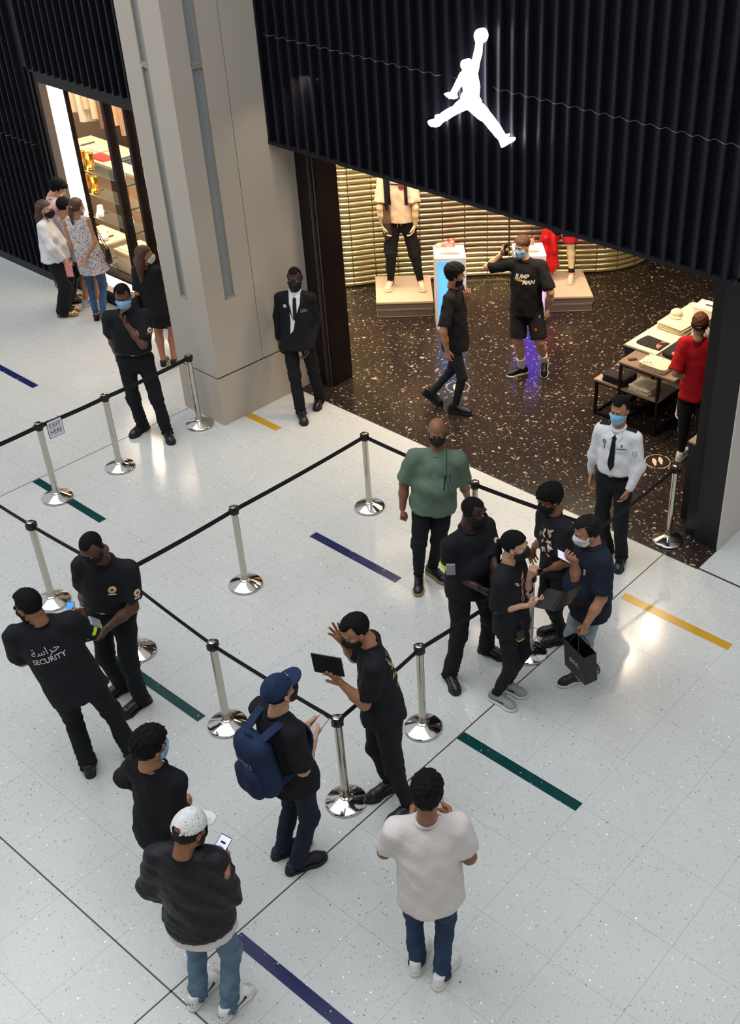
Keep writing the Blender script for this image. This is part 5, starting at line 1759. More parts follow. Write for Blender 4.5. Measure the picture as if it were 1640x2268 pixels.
    # ---- hair
    if hair[0] not in ('none', None) and not headless:
        hs_, hc_ = hair
        style = {'long': 'pulled', 'ponytail': 'pulled'}.get(hs_, hs_)
        hv, hfc = hair_mesh(style, hairseed)
        parts = [(xform(hv, R, head, hs * 1.0), hfc)]
        back = -hf * 1.0
        back[2] = 0
        back = unit(back)
        if hs_ == 'ponytail':
            a = head + R @ A_(0, -.10, .005)
            parts.append(blob([(a, a + back * .02, .022, .022), (a + back * .02, a + back * .035 - up * .07, .024, .026), (a + back * .035 - up * .07, a + back * .03 - up * .21, .026, .012)], .009, .006))
        if hs_ == 'long':
            a = head + R @ A_(0, -.045, .03)
            pr = []
            for sx in (-1, 0, 1):
                o = hr * sx * .045
                pr += [(a + o, a + o * 1.3 + back * .035 - up * .12, .05, .048), (a + o * 1.3 + back * .035 - up * .12, a + o * 1.5 + back * .06 - up * .33, .046, .022)]
            parts.append(blob(pr, .011, .010, post=lambda D, P: D + .0035 * np.sin((P @ hr) * 170)))
        hv, hfc = join(parts)
        link('hair', np_mesh('hair', hv, hfc), HAIRM[hc_] if isinstance(hc_, str) else hc_, root, True)
    if mask and not headless:
        mv, mf = MASKS[mask[0]]
        link('face_mask', np_mesh('face_mask', xform(mv, R, head, hs), mf), MASKM[mask[1]], root, True, label='%s face mask' % {'blue': 'light blue', 'black': 'black', 'white': 'white'}[mask[1]])
    # ---- upper garment
    kind, tm_ = top
    F.top = None
    if kind:
        e = ease
        hemd = hem if hem is not None else {'jacket': .06, 'suit': .17, 'sleeveless': .16, 'blouse': .08, 'sweater': .10}.get(kind, .14)
        hb = J['pel'] + s * .105 if tuck else J['pel'] - s * (hemd - .02)
        mid = neck - s * .30 * k
        wv = .150 * w * k + e
        hr_ = (.186 * w ** .5 * k + e * .7 + (.012 if kind in ('blouse', 'sleeveless', 'dress') else 0)) if not tuck else wv + .004
        pr = [(neck - s * .165 * k, mid, (.147 * w + .006) * k + e, wv, f, 1.42), (mid, hb, wv, hr_, f, 1.20, 1)]
        if kind != 'sleeveless':
            pr.append((J['sh_l'] + s * .002, J['sh_r'] + s * .002, .046 * k + e * .8, .046 * k + e * .8))
        else:
            pr.append((J['sh_l'] * .85 + J['sh_r'] * .15, J['sh_r'] * .85 + J['sh_l'] * .15, .045 * k + e, .045 * k + e))
        for q in 'lr':
            pr.append((neck - s * .01 + r * (.03 if q == 'r' else -.03), J['sh_' + q] * .6 + neck * .4, .030 * k + e * .8, .038 * k + e * .8))
        if belly:
            bp = J['pel'] + s * .16 * k + f * (.05 + belly)
            pr.append((bp - r * .03, bp + r * .03, .115 * w, .115 * w))
        if bust:
            for sx in (-1, 1):
                bp = neck - s * .235 * k + f * .075 + r * sx * .065
                pr.append((bp, bp - s * .01, bust, bust))
        for q in 'lr':
            sh, el, wr = J['sh_' + q], J['el_' + q], J['wr_' + q]
            if kind in ('tee', 'polo', 'dress'):
                pr.append((sh, sh + (el - sh) * sleeve, .058 * k * wl + e, (.060 if not female else .054) * k * wl + e, None, 1, 1))
            elif kind in ('jacket', 'suit', 'shirt', 'sweater', 'blouse'):
                er = {'suit': .048, 'shirt': .046, 'jacket': .052, 'sweater': .047, 'blouse': .050}[kind]
                xt = {'jacket': .016, 'sweater': .014, 'blouse': .012}.get(kind, .008)
                pr += [(sh, el, .054 * k * wl + xt, er * k * wl + xt), (el, wr + (wr - el) * (.03 if kind != 'blouse' else -.10), er * k * wl + xt, (.036 if kind != 'blouse' else .046) * k + xt * .5, None, 1, 1)]
        if kind == 'dress':
            hl = (J['hip_l'] + J['hip_r']) / 2
            kn = (J['knee_l'] + J['knee_r']) / 2
            pr.append((hl + up * .08, hl + (kn - hl) * .72, .150 * k, .185 * k, fp, 1.2, 1))
        amp = {'jacket': .007, 'sweater': .005, 'blouse': .005, 'tee': .0045, 'polo': .004, 'shirt': .004, 'suit': .003}.get(kind, .003)
        sd = sum(map(ord, key)) % 17
        tv, tf = blob(pr, .0145, .014, post=lambda D, P: D + amp * wob(P, 26, sd) + amp * .8 * np.sin((P @ r) * 42 + (P @ s) * 30 + 3 * wob(P, 9, sd)) * np.clip(wob(P, 12, sd + 5), 0, 1) + amp * .4 * wob(P, 55, sd + 3))
        nm = {'tee': 't_shirt', 'polo': 'polo_shirt', 'jacket': 'bomber_jacket', 'suit': 'suit_jacket', 'shirt': 'shirt', 'sweater': 'sweater', 'blouse': 'blouse', 'sleeveless': 'sleeveless_top', 'dress': 'dress'}[kind]
        F.top = link(nm, np_mesh(nm, tv, tf), tm_, root, True)
        F.bvh = BVHTree.FromPolygons([tuple(v) for v in tv], [tuple(map(int, q)) for q in tf])
        # neckband
        if kind in ('tee', 'polo', 'sweater', 'jacket', 'sleeveless', 'dress', 'shirt', 'suit'):
            nb = MB()
            pts = []
            cc = neck + s * .024 + f * .004
            for i in range(25):
                a = 2 * math.pi * i / 24
                pts.append(cc + r * .064 * wl * math.cos(a) + f * .066 * wl * math.sin(a) - s * (.022 * max(0, math.sin(a))))
            nb.tube(pts, .015 if kind in ('polo', 'shirt', 'suit') else .008, 8, caps=False)
            nb.build('collar' if kind in ('polo', 'shirt', 'suit') else 'neckband', C_WHITE if kind == 'suit' else tm_, F.top, True)
        if kind in ('jacket',):
            for q in 'lr':
                el, wr = J['el_' + q], J['wr_' + q]
                u = unit(wr - el)
                cv, cf_ = blob([(wr - u * .05, wr + u * .014, .043 * k, .038 * k, None, 1, 2)], .009, .004)
                link('cuff', np_mesh('cuff', cv, cf_), tm_, F.top, True)
            hv, hfc = blob([(hb - s * .0, hb + s * .055, hr_ + .004, hr_ + .002, f, 1.20, 2)], .013, .006)
            link('hem_band', np_mesh('hem_band', hv, hfc), tm_, F.top, True)
    # ---- lower garment
    lk, lm = legs
    if lk not in ('none',):
        pr = [(J['hip_l'], J['hip_r'], .088 * k * wl, .088 * k * wl), (J['pel'] + s * .115, J['pel'] - s * .02, .130 * w * k, .142 * w * k, f, 1.4), (J['pel'] - fp * .036 - up * .05 + np.cross(fp, up) * .06, J['pel'] - fp * .036 - up * .05 - np.cross(fp, up) * .06, .080 * k * wl, .080 * k * wl)]
        lr_ = {'trousers': (.087, .069, .066, .062), 'jeans': (.085, .066, .062, .056), 'skinny': (.080, .058, .054, .042), 'jogger': (.095, .070, .066, .045), 'wide': (.098, .085, .085, .090), 'cargo': (.100, .078, .074, .060), 'shorts': (.100, .098, 0, 0), 'leggings': (.085, .057, .057, .038)}[lk]
        for q in 'lr':
            hi, kn, an = J['hip_' + q], J['knee_' + q], J['an_' + q]
            if lk == 'shorts':
                pr.append((hi, hi + (kn - hi) * .92, lr_[0] * k * wl, lr_[1] * k * wl, None, 1, 1))
            else:
                end = an - up * (.045 if lk in ('trousers', 'wide', 'jeans') else -.0)
                if lk == 'cargo':
                    end = an + (kn - an) * .30
                pr += [(hi, kn, lr_[0] * k * wl, lr_[1] * k), (kn, end, lr_[2] * k, lr_[3] * k, None, 1, 1)]
        amp = .0045 if lk in ('trousers', 'jeans', 'cargo', 'jogger') else .002
        sd = sum(map(ord, key)) % 13
        an_z = .30

        def fold(D, P):
            lowz = np.clip((an_z - P[..., 2]) / .25, 0, 1)
            return D + amp * wob(P, 24, sd) + (amp * 1.9) * lowz * np.sin(P[..., 2] * 105 + 2.5 * np.sin(P[..., 0] * 34 + P[..., 1] * 28 + sd)) + .004 * np.exp(-((P[..., 2] - .5) / .12) ** 2) * np.sin(P[..., 2] * 80 + 3 * np.sin(P[..., 1] * 25 + sd))
        pv, pf = blob(pr, .0145, .012, post=fold)
        nm = {'trousers': 'trousers', 'jeans': 'jeans', 'skinny': 'jeans', 'jogger': 'jogger_trousers', 'wide': 'trousers', 'cargo': 'trousers', 'shorts': 'shorts', 'leggings': 'leggings'}[lk]
        F.legs = link(nm, np_mesh(nm, pv, pf), lm, root, True)
        F.bvhl = BVHTree.FromPolygons([tuple(v) for v in pv], [tuple(map(int, q)) for q in pf])
    if tuck:
        bv, bf = blob([(J['pel'] + s * .088, J['pel'] + s * .122, .150 * w * k + ease + .006, .150 * w * k + ease + .006, f, 1.34, 2)], .009, .004)
        F.belt = link('belt', np_mesh('belt', bv, bf), M_SHOEB, root, True)
        bb_ = BVHTree.FromPolygons([tuple(v) for v in bv], [tuple(map(int, q)) for q in bf])
        decal('buckle', rect_geo(.04, .028, 4, 4), J['pel'] + s * .105 + f * .2, -r, s, f, bb_, mat('buckle_steel', 'a8a8a8', 0.25, 1.0), F.belt)
    # ---- shoes
    F.shoes = []
    if shoes[0]:
        uu, ss, ll = shoe_parts(shoes[0])
        for q, yy, rz in zip('lr', yf, shoe_raise):
            fo = yaw(yy)
            pt = math.radians(rz)
            x = fo * math.cos(pt) - up * math.sin(pt)
            y = np.cross(up, fo)
            z = np.cross(x, y)
            Rs = np.stack([x, y, z], 1)
            an = J['an_' + q]
            pos = A_(an[0], an[1], 0.0) if rz == 0 else an - Rs @ A_(0, 0, .085)
            if rz:
                low = (xform(ss[0], Rs, pos)[:, 2]).min()
                pos = pos - up * (low - .002)
            mir = 1 if q == 'r' else -1
            M4 = lambda vv: xform(np.asarray(vv) * A_(1, mir, 1), Rs, pos, 1.03 * min(1.04, max(k, .9)))
            fl = (lambda ff: [tuple(map(int, a)) for a in ff]) if mir == 1 else (lambda ff: [tuple(map(int, a))[::-1] for a in ff])
            so = link('shoe', np_mesh('shoe', M4(uu[0]), fl(uu[1])), shoes[1], root, True)
            link('sole', np_mesh('sole', M4(ss[0]), fl(ss[1])), shoes[2], so, True)
            if shoes[3] is not None:
                link('laces', np_mesh('laces', M4(ll[0]), fl(ll[1])), shoes[3], so, True)
            so_b = BVHTree.FromPolygons([tuple(v) for v in M4(uu[0])], fl(uu[1]))
            F.shoes.append((so, Rs, pos, so_b))
    return F


def shoe_mark(F, m, s=1.0, dx=.060, dz=.058):
    for so, Rs, pos, bv in F.shoes:
        for side in (-1, 1):
            x, y, z = Rs[:, 0], Rs[:, 1], Rs[:, 2]
            decal('side_mark', swoosh_geo(s), pos + x * dx + z * dz + y * side * .05, x, z, y * side, bv, m, so, .0025)


def chest(F, dx, dz, back=False):
    """point, right-hand axis (as read by a viewer), up axis and normal on the chest or back"""
    n_ = -F.f if back else F.f
    rt = F.r if back else -F.r
    return F.J['neck'] + F.s * dz + rt * dx + n_ * .1, rt, F.s, n_


def on_chest(F, name, geo, dx, dz, m, back=False, off=.003, sub=0):
    c, rt, u, n_ = chest(F, dx, dz, back)
    return decal(name, geo, c, rt, u, n_, F.bvh, m, F.top, off, sub)


def on_sleeve(F, side, name, geo, t, m, off=.003, nrm=None):
    sh, el = F.J['sh_' + side], F.J['el_' + side]
    c = sh + (el - sh) * t
    u = -unit(el - sh)
    n_ = nrm if nrm is not None else (F.r if side == 'r' else -F.r) * .9 + F.f * .3
    n_ = unit(n_ - u * (n_ @ u))
    rt = np.cross(u, n_)
    return decal(name, geo, c + n_ * .05, rt, u, n_, F.bvh, m, F.top, off)


def mark_text(s_, h, width=None, bold=0.0, shear=0.0):
    vs, fs = text_geo(s_, h, bold, shear)
    if width:
        w_ = max(v[0] for v in vs) - min(v[0] for v in vs)
        q = width / w_
        vs = [(v[0] * q, v[1] * q, 0) for v in vs]
    return vs, fs


BADGE_R, BADGE_W, BADGE_G = mat('badge_red', '8e2a22', 0.5), mat('badge_cream', 'd5cbb8', 0.5), mat('badge_gold', 'b08d55', 0.5)


def crest(F, where, **kw):
    """round guard crest: cream ring, red centre and a small scroll below"""
    for nm, g, m, off in (('crest_ring', disc_geo(.030, 20, 3, (0, 0), 1.15), BADGE_G, .003), ('crest_field', disc_geo(.024, 20, 3, (0, 0), 1.15), BADGE_W, .0036), ('crest_centre', disc_geo(.013, 16, 2), BADGE_R, .0042),
                          ('crest_scroll', ([(-.028, -.048, 0), (.028, -.048, 0), (.028, -.036, 0), (-.028, -.036, 0)], [(0, 1, 2, 3)]), BADGE_W, .0036)):
        if where == 'chest':
            on_chest(F, nm, g, kw['dx'], kw['dz'], m, False, off)
        else:
            on_sleeve(F, where, nm, g, kw['t'], m, off, kw.get('nrm'))


def plate(name, c, x, y, w, h, t, m, parent=None):
    """slab centred at c with width along x, height along y"""
    x, y = unit(x), unit(y)
    y = unit(y - x * (x @ y))
    z = np.cross(x, y)
    b = MB().obox(c, x, y, z, w, h, t)
    return b.build(name, m, parent, bevel=min(t * .4, .004)), x, y, z


def phone(label, c, x, y, w=.074, h=.152, screen=None, face=1, case=None):
    c = np.asarray(c, float)
    t = thing('phone', label, 'phone', tuple(c))
    _, x, y, z = plate('case', A_(0, 0, 0), x, y, w, h, .009, case or BLACKPL, t)
    z = z * face
    s_, _, _, _ = plate('screen', z * .0048, x, y, w * .9, h * .94, .0008, screen or mat('phone_dark', '1b1b20', 0.1), t)
    return t, x, y, z, s_


PHONE_LIT = mat('phone_lit', 'cfd4e6', 0.2, emit='c4ccea', estr=0.75)
PHONE_GREY = mat('phone_grey', 'a8a0a4', 0.2, emit='a49ca2', estr=0.35)
PHONE_BLUE = mat('phone_blue', '4f8fd0', 0.2, emit='4a90dc', estr=1.0)


# ------------------------------------------------------------------ the people in the hall
UPV = A_(0, 0, 1)
NEON = mat('neon_band', 'b6e02a', 0.5, emit='a8d820', estr=0.12)
POUCH = mat('clear_pouch', '8a8d90', 0.15, spec=0.8)
PRINTP = mat('print_pink', 'c99a8c', 0.7)
PRINTC = mat('print_cream', 'd6cdb8', 0.7)
SILVER = mat('silver', 'b9b9bb', 0.22, 1.0)
LENS = mat('lens_dark', '15161a', 0.08)


def limb_band(F, a, b, t0, t1, r0, r1, name, m, parent=None):
    v, f_ = blob([(a + (b - a) * t0, a + (b - a) * t1, r0, r1, None, 1, 2)], .0085, .003)
    return link(name, np_mesh(name, v, f_), m, parent or F.root, True)


def armband(F, q, side=None):
    sh, el = F.J['sh_' + q], F.J['el_' + q]
    o = limb_band(F, sh, el, .56, .72, .081 * F.k, .081 * F.k, 'armband', NEON)
    u = unit(el - sh)
    n_ = unit((F.r if q == 'r' else -F.r) * .9 + F.f * .2)
    n_ = unit(n_ - u * (n_ @ u))
    if side is not None:
        n_ = unit(side - u * (side @ u))
    c = sh + (el - sh) * .62 + n_ * .083 * F.k
    plate('phone_pouch', c, np.cross(u, n_), -u, .075, .13, .016, POUCH, o)
    return o


def shades(F, m=LENS, dz=.010, dy=.100, tilt=0.0, frame_only=False):
    b = MB()
    h = F.J['head']
    X = lambda q: xform([q], F.R, h, F.hs)[0]
    for s_ in (-1, 1):
        ring = [X((s_ * .031 + .021 * math.cos(a), dy - .012 * abs(math.cos(a)) * .4, dz + .016 * math.sin(a))) for a in [2 * math.pi * k / 14 for k in range(15)]]
        b.tube(ring, .0022, 5, caps=False)
        b.tube([X((s_ * .052, dy - .008, dz + .006)), X((s_ * .074, .03, dz + .004)), X((s_ * .081, -.012, dz + .006)), X((s_ * .083, -.03, dz - .012))], .002, 5)
        if not frame_only:
            n = len(b.v)
            b.add(ring[:14], [tuple(range(14))])
    b.tube([X((-.011, dy, dz + .004)), X((.011, dy, dz + .004))], .002, 5)
    return b.build('glasses', m, F.root)


def leaf_print(n_, w_, h_, seed):
    rg = np.random.default_rng(seed)
    vs, fs = [], []
    for i in range(n_):
        cx, cy = rg.uniform(-w_ / 2, w_ / 2), h_ * (.5 - (i + .5) / n_)
        a, L, W = rg.uniform(.3, 1.3), rg.uniform(.05, .08), .012
        if i % 2:
            a = math.pi - a
        d, p_ = np.array([math.cos(a), math.sin(a)]), np.array([-math.sin(a), math.cos(a)])
        b0 = len(vs)
        K = 6
        for j in range(K + 1):
            t = j / K
            ww = W * math.sin(math.pi * min(.999, t * .96 + .02))
            for sg_ in (-1, 1):
                q = np.array([cx, cy]) + d * L * (t - .5) + p_ * sg_ * ww
                vs.append((q[0], q[1], 0))
        fs += [(b0 + 2 * j, b0 + 2 * j + 1, b0 + 2 * j + 3, b0 + 2 * j + 2) for j in range(K)]
    return vs, fs


BLK_SHOE = ('sneaker', M_SHOEB, M_SOLEB, M_LACEB)
DRS_SHOE = ('dress', M_SHOEB, M_SOLEB, None)

# man in sage green
F = person('green', 'bald man in a sage green t-shirt and black trousers with a black mask', 'brown', (None, 'black'), ('cup', 'black'), ('tee', C_GREEN), ('jogger', C_TROUSER), ('chunky', M_SHOEB, M_GUM, M_LACEB), ('relax', 'fist'), w=1.12, belly=.03, ease=.026, sleeve=.86)
on_chest(F, 'pocket_zip', rect_geo(.012, .12, 2, 8), .09, -.21, C_BLACK)
on_chest(F, 'pocket_edge', rect_geo(.006, .10, 2, 8), .135, -.19, C_BLACK)
h_ = F.J['head']
MB().tube([xform([(-.085, -.02, -.02)], F.R, h_)[0], F.J['neck'] - F.r * .09 + F.f * .09 - F.s * .02, F.J['neck'] - F.r * .11 + F.f * .15 - F.s * .2, F.J['neck'] - F.r * .15 + F.f * .15 - F.s * .36, F.J['pel'] - F.r * .2 + F.f * .1 + F.s * .06, F.J['pel'] - F.r * .17 + F.f * .12 + F.s * .13], .0022, 6).build('radio_cable', M_LACEB, F.root, True)
for (dx_, dz_) in ((.0, 0), (.012, -.012)):
    p_ = F.hand_r[0] + F.hand_r[1] @ A_(.09, .0 - dx_, .008)
    MB().lathe([(.011, -.003), (.012, 0), (.011, .003)], 14, tuple(p_)).build('finger_ring', SILVER, F.root)

# broad guard with the armband
F = person('bigblack', 'broad guard in black polo and trousers with a neon armband, hands clasped in front', 'deep', ('buzz', 'black'), ('pleated', 'black'), ('polo', C_BLACK), ('trousers', C_TROUSER), DRS_SHOE, ('relax', 'relax'), w=1.16, belly=.03)
armband(F, 'r', -A_(F.G[0], F.G[1], 0) / 7)
crest(F, 'l', t=.42, nrm=F.f)

# woman with the laptop
F = person('girl', 'woman with a black ponytail and black mask in black clothes holding an open laptop', 'light', ('ponytail', 'black'), ('cup', 'black'), ('tee', C_BLACK2), ('jogger', C_BLACK), ('sneaker', M_SHOEG, M_SOLEW, M_LACEW), ('grip', 'hold'), female=True, w=.92, bust=.06, ease=.022, sleeve=.98, thumbs=(None, UPV))
on_chest(F, 'shirt_print', leaf_print(9, .10, .22, 4), -.02, -.20, PRINTP)
shoe_mark(F, M_SHOEB, .85)
MB().tube([F.J['neck'] + F.r * .05 + F.f * .04, F.J['neck'] + F.f * .15 - F.s * .22 + F.r * .02, F.J['neck'] + F.f * .14 - F.s * .32, F.J['neck'] + F.f * .13 - F.s * .22 - F.r * .03, F.J['neck'] - F.r * .05 + F.f * .04], .004, 6).build('lanyard', M_LACEB, F.root, True)
girl = F
rd = thing('handheld_radio', 'black handheld radio with a yellow band at the hip of the laptop woman', 'radio', tuple(F.G + F.J['pel'] + F.r * .13 + F.f * .14 - F.s * .06))
_, x_, y_, z_ = plate('body', A_(0, 0, 0), unit(F.f * .5 - F.r), F.s, .058, .11, .035, BLACKPL, rd)
plate('yellow_band', -y_ * .042, x_, y_, .0595, .014, .0365, mat('radio_yellow', 'd8c020', 0.5), rd)
MB().tube([x_ * .018 + y_ * .05, x_ * .018 + y_ * .15], .005, 8).build('antenna', BLACKPL, rd)
tag(MB().tube([F.G + F.J['pel'] + q for q in (F.r * .1 + F.f * .16 + F.s * .02, F.r * .02 + F.f * .24 - F.s * .05, -F.r * .02 + F.f * .25 - F.s * .16, F.r * .03 + F.f * .24 - F.s * .20, F.r * .08 + F.f * .22 - F.s * .15, F.r * .04 + F.f * .25 - F.s * .10, -F.r * .01 + F.f * .23 - F.s * .22, F.r * .06 + F.f * .2 - F.s * .24)], .0022, 6).build('coiled_cord', M_LACEB, None, True), 'thin black coiled cord dangling beside the laptop woman', 'cord')
hd_ = F.G + F.J['hd_r']
lf = unit(girl.f * A_(1, 1, 0) + UPV * .10)
lt_ = thing('laptop', 'slim black laptop, half open, held by the woman with the ponytail', 'laptop', tuple(hd_ + lf * .085 + np.cross(UPV, lf) * .05 + UPV * .02))
lr2 = unit(np.cross(lf, UPV))
_, x_, y_, z_ = plate('keyboard_base', A_(0, 0, 0), lr2, lf, .25, .175, .012, BLACKPL, lt_)
hz_ = z_ if z_[2] > 0 else -z_
ly = unit(hz_ * .62 + lf * .78)
sc2, *_ = plate('screen_lid', y_ * .0875 + ly * .0875, x_, ly, .25, .175, .006, BLACKPL, lt_)
plate('key_field', hz_ * .0065, x_, y_, .24, .10, .001, mat('keys', '232327', 0.4), lt_)

# man behind the belt with a pink print
F = person('black2', 'man in glasses and a black t-shirt with a pink chest print pointing left', 'brown', ('messy', 'black'), ('pleated', 'black'), ('tee', C_BLACK2), ('jogger', C_BLACK), BLK_SHOE, ('hold', 'relax'), w=.98, ease=.02, sleeve=.8, hairseed=3)
on_chest(F, 'shirt_print', leaf_print(12, .16, .26, 9), 0, -.20, PRINTP)
on_chest(F, 'shirt_print', leaf_print(5, .12, .22, 12), .02, -.19, PRINTC, off=.004)
shades(F, M_LACEB, frame_only=True)
limb_band(F, F.J['el_r'], F.J['wr_r'], .9, .94, .032, .031, 'bracelet', mat('bracelet_gold', 'b79050', 0.3, 1.0))

# man in the navy polo with the shopping bag
F = person('polo', 'stout man in a navy polo shirt and pale jeans carrying a black paper bag', 'tan', ('short', 'dark'), ('cup', 'white'), ('polo', C_NAVYT), ('jeans', C_JEANPALE), ('sneaker', M_SHOEB, M_SOLEW, M_LACEB), ('grip', 'hold'), w=1.16, belly=.06, ease=.018, sleeve=.84, hem=.16)
shades(F, LENS, .098, .060)
b_ = MB()
xx = lambda q: xform([q], F.R, F.J['head'])[0]
b_.tube([xx((-.083, .010, -.006)), xx((-.090, .022, -.012)), xx((-.088, .036, -.042))], [.007, .006, .003], 8)
b_.build('earbud', M_LACEW, F.root, True)
on_chest(F, 'pocket_card', rect_geo(.02, .06, 2, 4), .09, -.17, GREY_PRINT)
polo = F
phone('black phone with a lit white page held by the man in navy polo', F.G + F.J['hd_r'] + A_(-.045, -.01, .01), (.45, -.55, -.35), (-.55, -.1, .75), screen=PHONE_LIT, face=-1)
hb_ = F.G + F.J['hd_l'] - UPV * .035
bg = thing('shopping_bag', 'black paper shopping bag with small silver script carried by the man in navy polo', 'bag', tuple(hb_ - UPV * .395))
bg.rotation_euler = (math.radians(3), math.radians(-4), math.radians(-22))
BAGM = mat('bag_paper', '17161a', 0.45)
W_, D_, Hh = .31, .12, .29
b_ = MB()
b_.box(-W_ / 2, W_ / 2, -D_ / 2, D_ / 2, 0, .004)
for (x0, x1, y0, y1) in ((-W_ / 2, W_ / 2, -D_ / 2, -D_ / 2 + .003), (-W_ / 2, W_ / 2, D_ / 2 - .003, D_ / 2), (-W_ / 2, -W_ / 2 + .003, -D_ / 2, D_ / 2), (W_ / 2 - .003, W_ / 2, -D_ / 2, D_ / 2)):
    b_.box(x0, x1, y0, y1, 0, Hh)
b_.build('body', BAGM, bg)
for y in (-D_ / 2, D_ / 2):
    MB().tube([(-.07, y, Hh - .02), (-.06, y * .8, Hh + .04), (-.02, y * .25, .405), (.02, y * .25, .405), (.06, y * .8, Hh + .05), (.07, y, Hh - .02)], .004, 6).build('handle', M_LACEB, bg, True)
vs, fs = text_geo('gidul.', .07, .015)
MB().add([(v[0], -D_ / 2 - .0015, v[1] + .14) for v in vs], fs).build('lettering', GREY_PRINT, bg)
MB().box(-.05, .07, -D_ / 2 - .0015, -D_ / 2 - .0005, .100, .103).build('underline', mat('bag_line', '55555a', 0.5), bg)

# guard in the white uniform shirt
F = person('white', 'guard in a white uniform shirt with black tie and epaulettes, light blue mask', 'tan', ('crew', 'black'), ('pleated', 'blue'), ('shirt', C_WHITE), ('trousers', C_TROUSER), DRS_SHOE, ('relax', 'relax'), w=1.04, tuck=True, ease=.014)
tie_ = [(-.016, .0, 0), (.016, .0, 0), (.024, -.03, 0), (.018, -.04, 0), (.034, -.30, 0), (.0, -.36, 0), (-.034, -.30, 0), (-.018, -.04, 0), (-.024, -.03, 0)]
on_chest(F, 'tie', (tie_, [(0, 1, 2, 8), (8, 2, 3, 7), (7, 3, 4, 6), (6, 4, 5)]), 0, -.025, C_BLACK, off=.007, sub=3)
for s_ in (-1, 1):
    on_chest(F, 'shirt_collar', ([(s_ * .004, -.03, 0), (s_ * .052, .005, 0), (s_ * .075, -.04, 0), (s_ * .045, -.075, 0)], [(0, 1, 2, 3)]), 0, .0, C_WHITE, off=.010, sub=2)
    sh_ = F.J['sh_r'] if s_ > 0 else F.J['sh_l']
    c_ = F.J['neck'] * .30 + sh_ * .70 + F.s * .1
    decal('epaulette', rect_geo(.052, .125, 6, 10), c_, F.f, F.r * s_, F.s, F.bvh, C_BLACK, F.top, .006)
on_chest(F, 'name_badge', rect_geo(.085, .032), .08, -.17, WHITE_PRINT, off=.006)
on_chest(F, 'name_badge_strip', rect_geo(.085, .010), .08, -.149, mat('badge_teal', '3c5a5c', 0.5), off=.0066)
on_chest(F, 'pin', rect_geo(.012, .028, 2, 3), .08, -.115, mat('pin_dark', '4a4c48', 0.5), off=.006)
on_chest(F, 'chest_patch', disc_geo(.022), -.095, -.11, mat('patch_grey', '70747c', 0.6), off=.004)
on_chest(F, 'pen', rect_geo(.008, .05, 2, 4), -.09, -.16, C_BLACK, off=.005)
on_sleeve(F, 'l', 'sleeve_patch', disc_geo(.024), .45, mat('patch_grey', '70747c', 0.6), .003, F.f)
on_sleeve(F, 'l', 'sleeve_patch_field', disc_geo(.018), .45, C_WHITE, .0036, F.f)
on_sleeve(F, 'l', 'sleeve_patch_letter', mark_text('A', .026), .45, mat('patch_ink', '3d4148', 0.6), .0042, F.f)

# the two guards at the left
F = person('sec2', 'guard in a black polo with two round crests looking down at his wrist', 'dark', ('buzz', 'black'), ('cup', 'black'), ('polo', C_BLACK), ('trousers', C_TROUSER), DRS_SHOE, ('relax', 'relax'), w=1.1, tuck=True, ease=.016, sleeve=.8)
crest(F, 'chest', dx=.085, dz=-.17)
crest(F, 'l', t=.55, nrm=unit(-F.r * .7 + F.f * .5))
limb_band(F, F.J['el_r'], F.J['wr_r'], .84, .93, .036, .035, 'wrist_watch', SILVER)
shades(F, M_LACEB, frame_only=True)
F = person('sec1', 'guard seen from behind with SECURITY lettering on his black polo and a neon armband', 'brown', ('crew', 'black'), ('cup', 'black'), ('polo', C_BLACK), ('trousers', C_TROUSER), BLK_SHOE, ('relax', 'hold'), w=1.14, ease=.018, sleeve=.84, hem=.16, thumbs=(None, UPV))
on_chest(F, 'lettering', mark_text('SECURITY', .05, .24, .012), 0, -.235, GREY_PRINT, True, .004)
on_chest(F, 'arabic_lettering', mark_text('\uFE94\uFEB3\uFE8D\uFEAE\uFEA3', .085, .20), 0, -.165, GREY_PRINT, True, .004)
armband(F, 'r')
shades(F, LENS)
phone('small phone with a bright blue screen held up by the guard seen from behind', F.G + F.J['hd_r'] + A_(0, 0, .05), (.7, .7, 0), (-.25, .25, .9), w=.06, h=.085, screen=PHONE_BLUE, face=1)

# person in the black sweater
F = person('sweater', 'person with thick black hair in a fuzzy black sweater beside the white cap', 'tan', ('messy', 'black'), ('pleated', 'blue'), ('sweater', cloth('sweater_fuzzy', '17171b', 0.95, 0.6, 120)), ('jeans', C_BLACK), BLK_SHOE, ('relax', 'relax'), w=1.02, ease=.012, hairseed=1)

# man in the white cap
F = person('cap', 'man in a white cap, black bomber jacket and faded jeans reading his phone', 'brown', ('capped', 'dark'), ('cup', 'black'), ('jacket', C_BOMBER), ('jeans', C_JEANLIGHT), ('sneaker', M_SHOEW, M_SOLEW, M_LACEW), ('relax', 'hold'), w=1.06, ease=.020, hem=.07)
(cv, cf), (bv, bf) = cap_mesh('open_back')
CAPW = cloth('cap_white', 'd5d5d6', 0.8, 0.2, 200, 0.02)
co = link('cap', np_mesh('cap', xform(cv, F.R, F.J['head'], 1.03), cf), CAPW, F.root, True, label='white baseball cap with an open back')
link('brim', np_mesh('brim', xform(bv, F.R, F.J['head'], 1.03), bf), CAPW, co, True)
b_ = MB()
b_.lathe([(.007, 0), (.006, .004), (.001, .006)], 10)
link('button', np_mesh('button', xform(np.array(b_.v) + A_(0, -.012, .138), F.R, F.J['head'], 1.03), b_.f), CAPW, co, True)
v_, f_ = blob([(F.J['pel'] - F.s * .02, F.J['pel'] - F.s * .13, .192, .206, F.f, 1.20, 2)], .013, .008, post=lambda D, P: D + .003 * wob(P, 30))
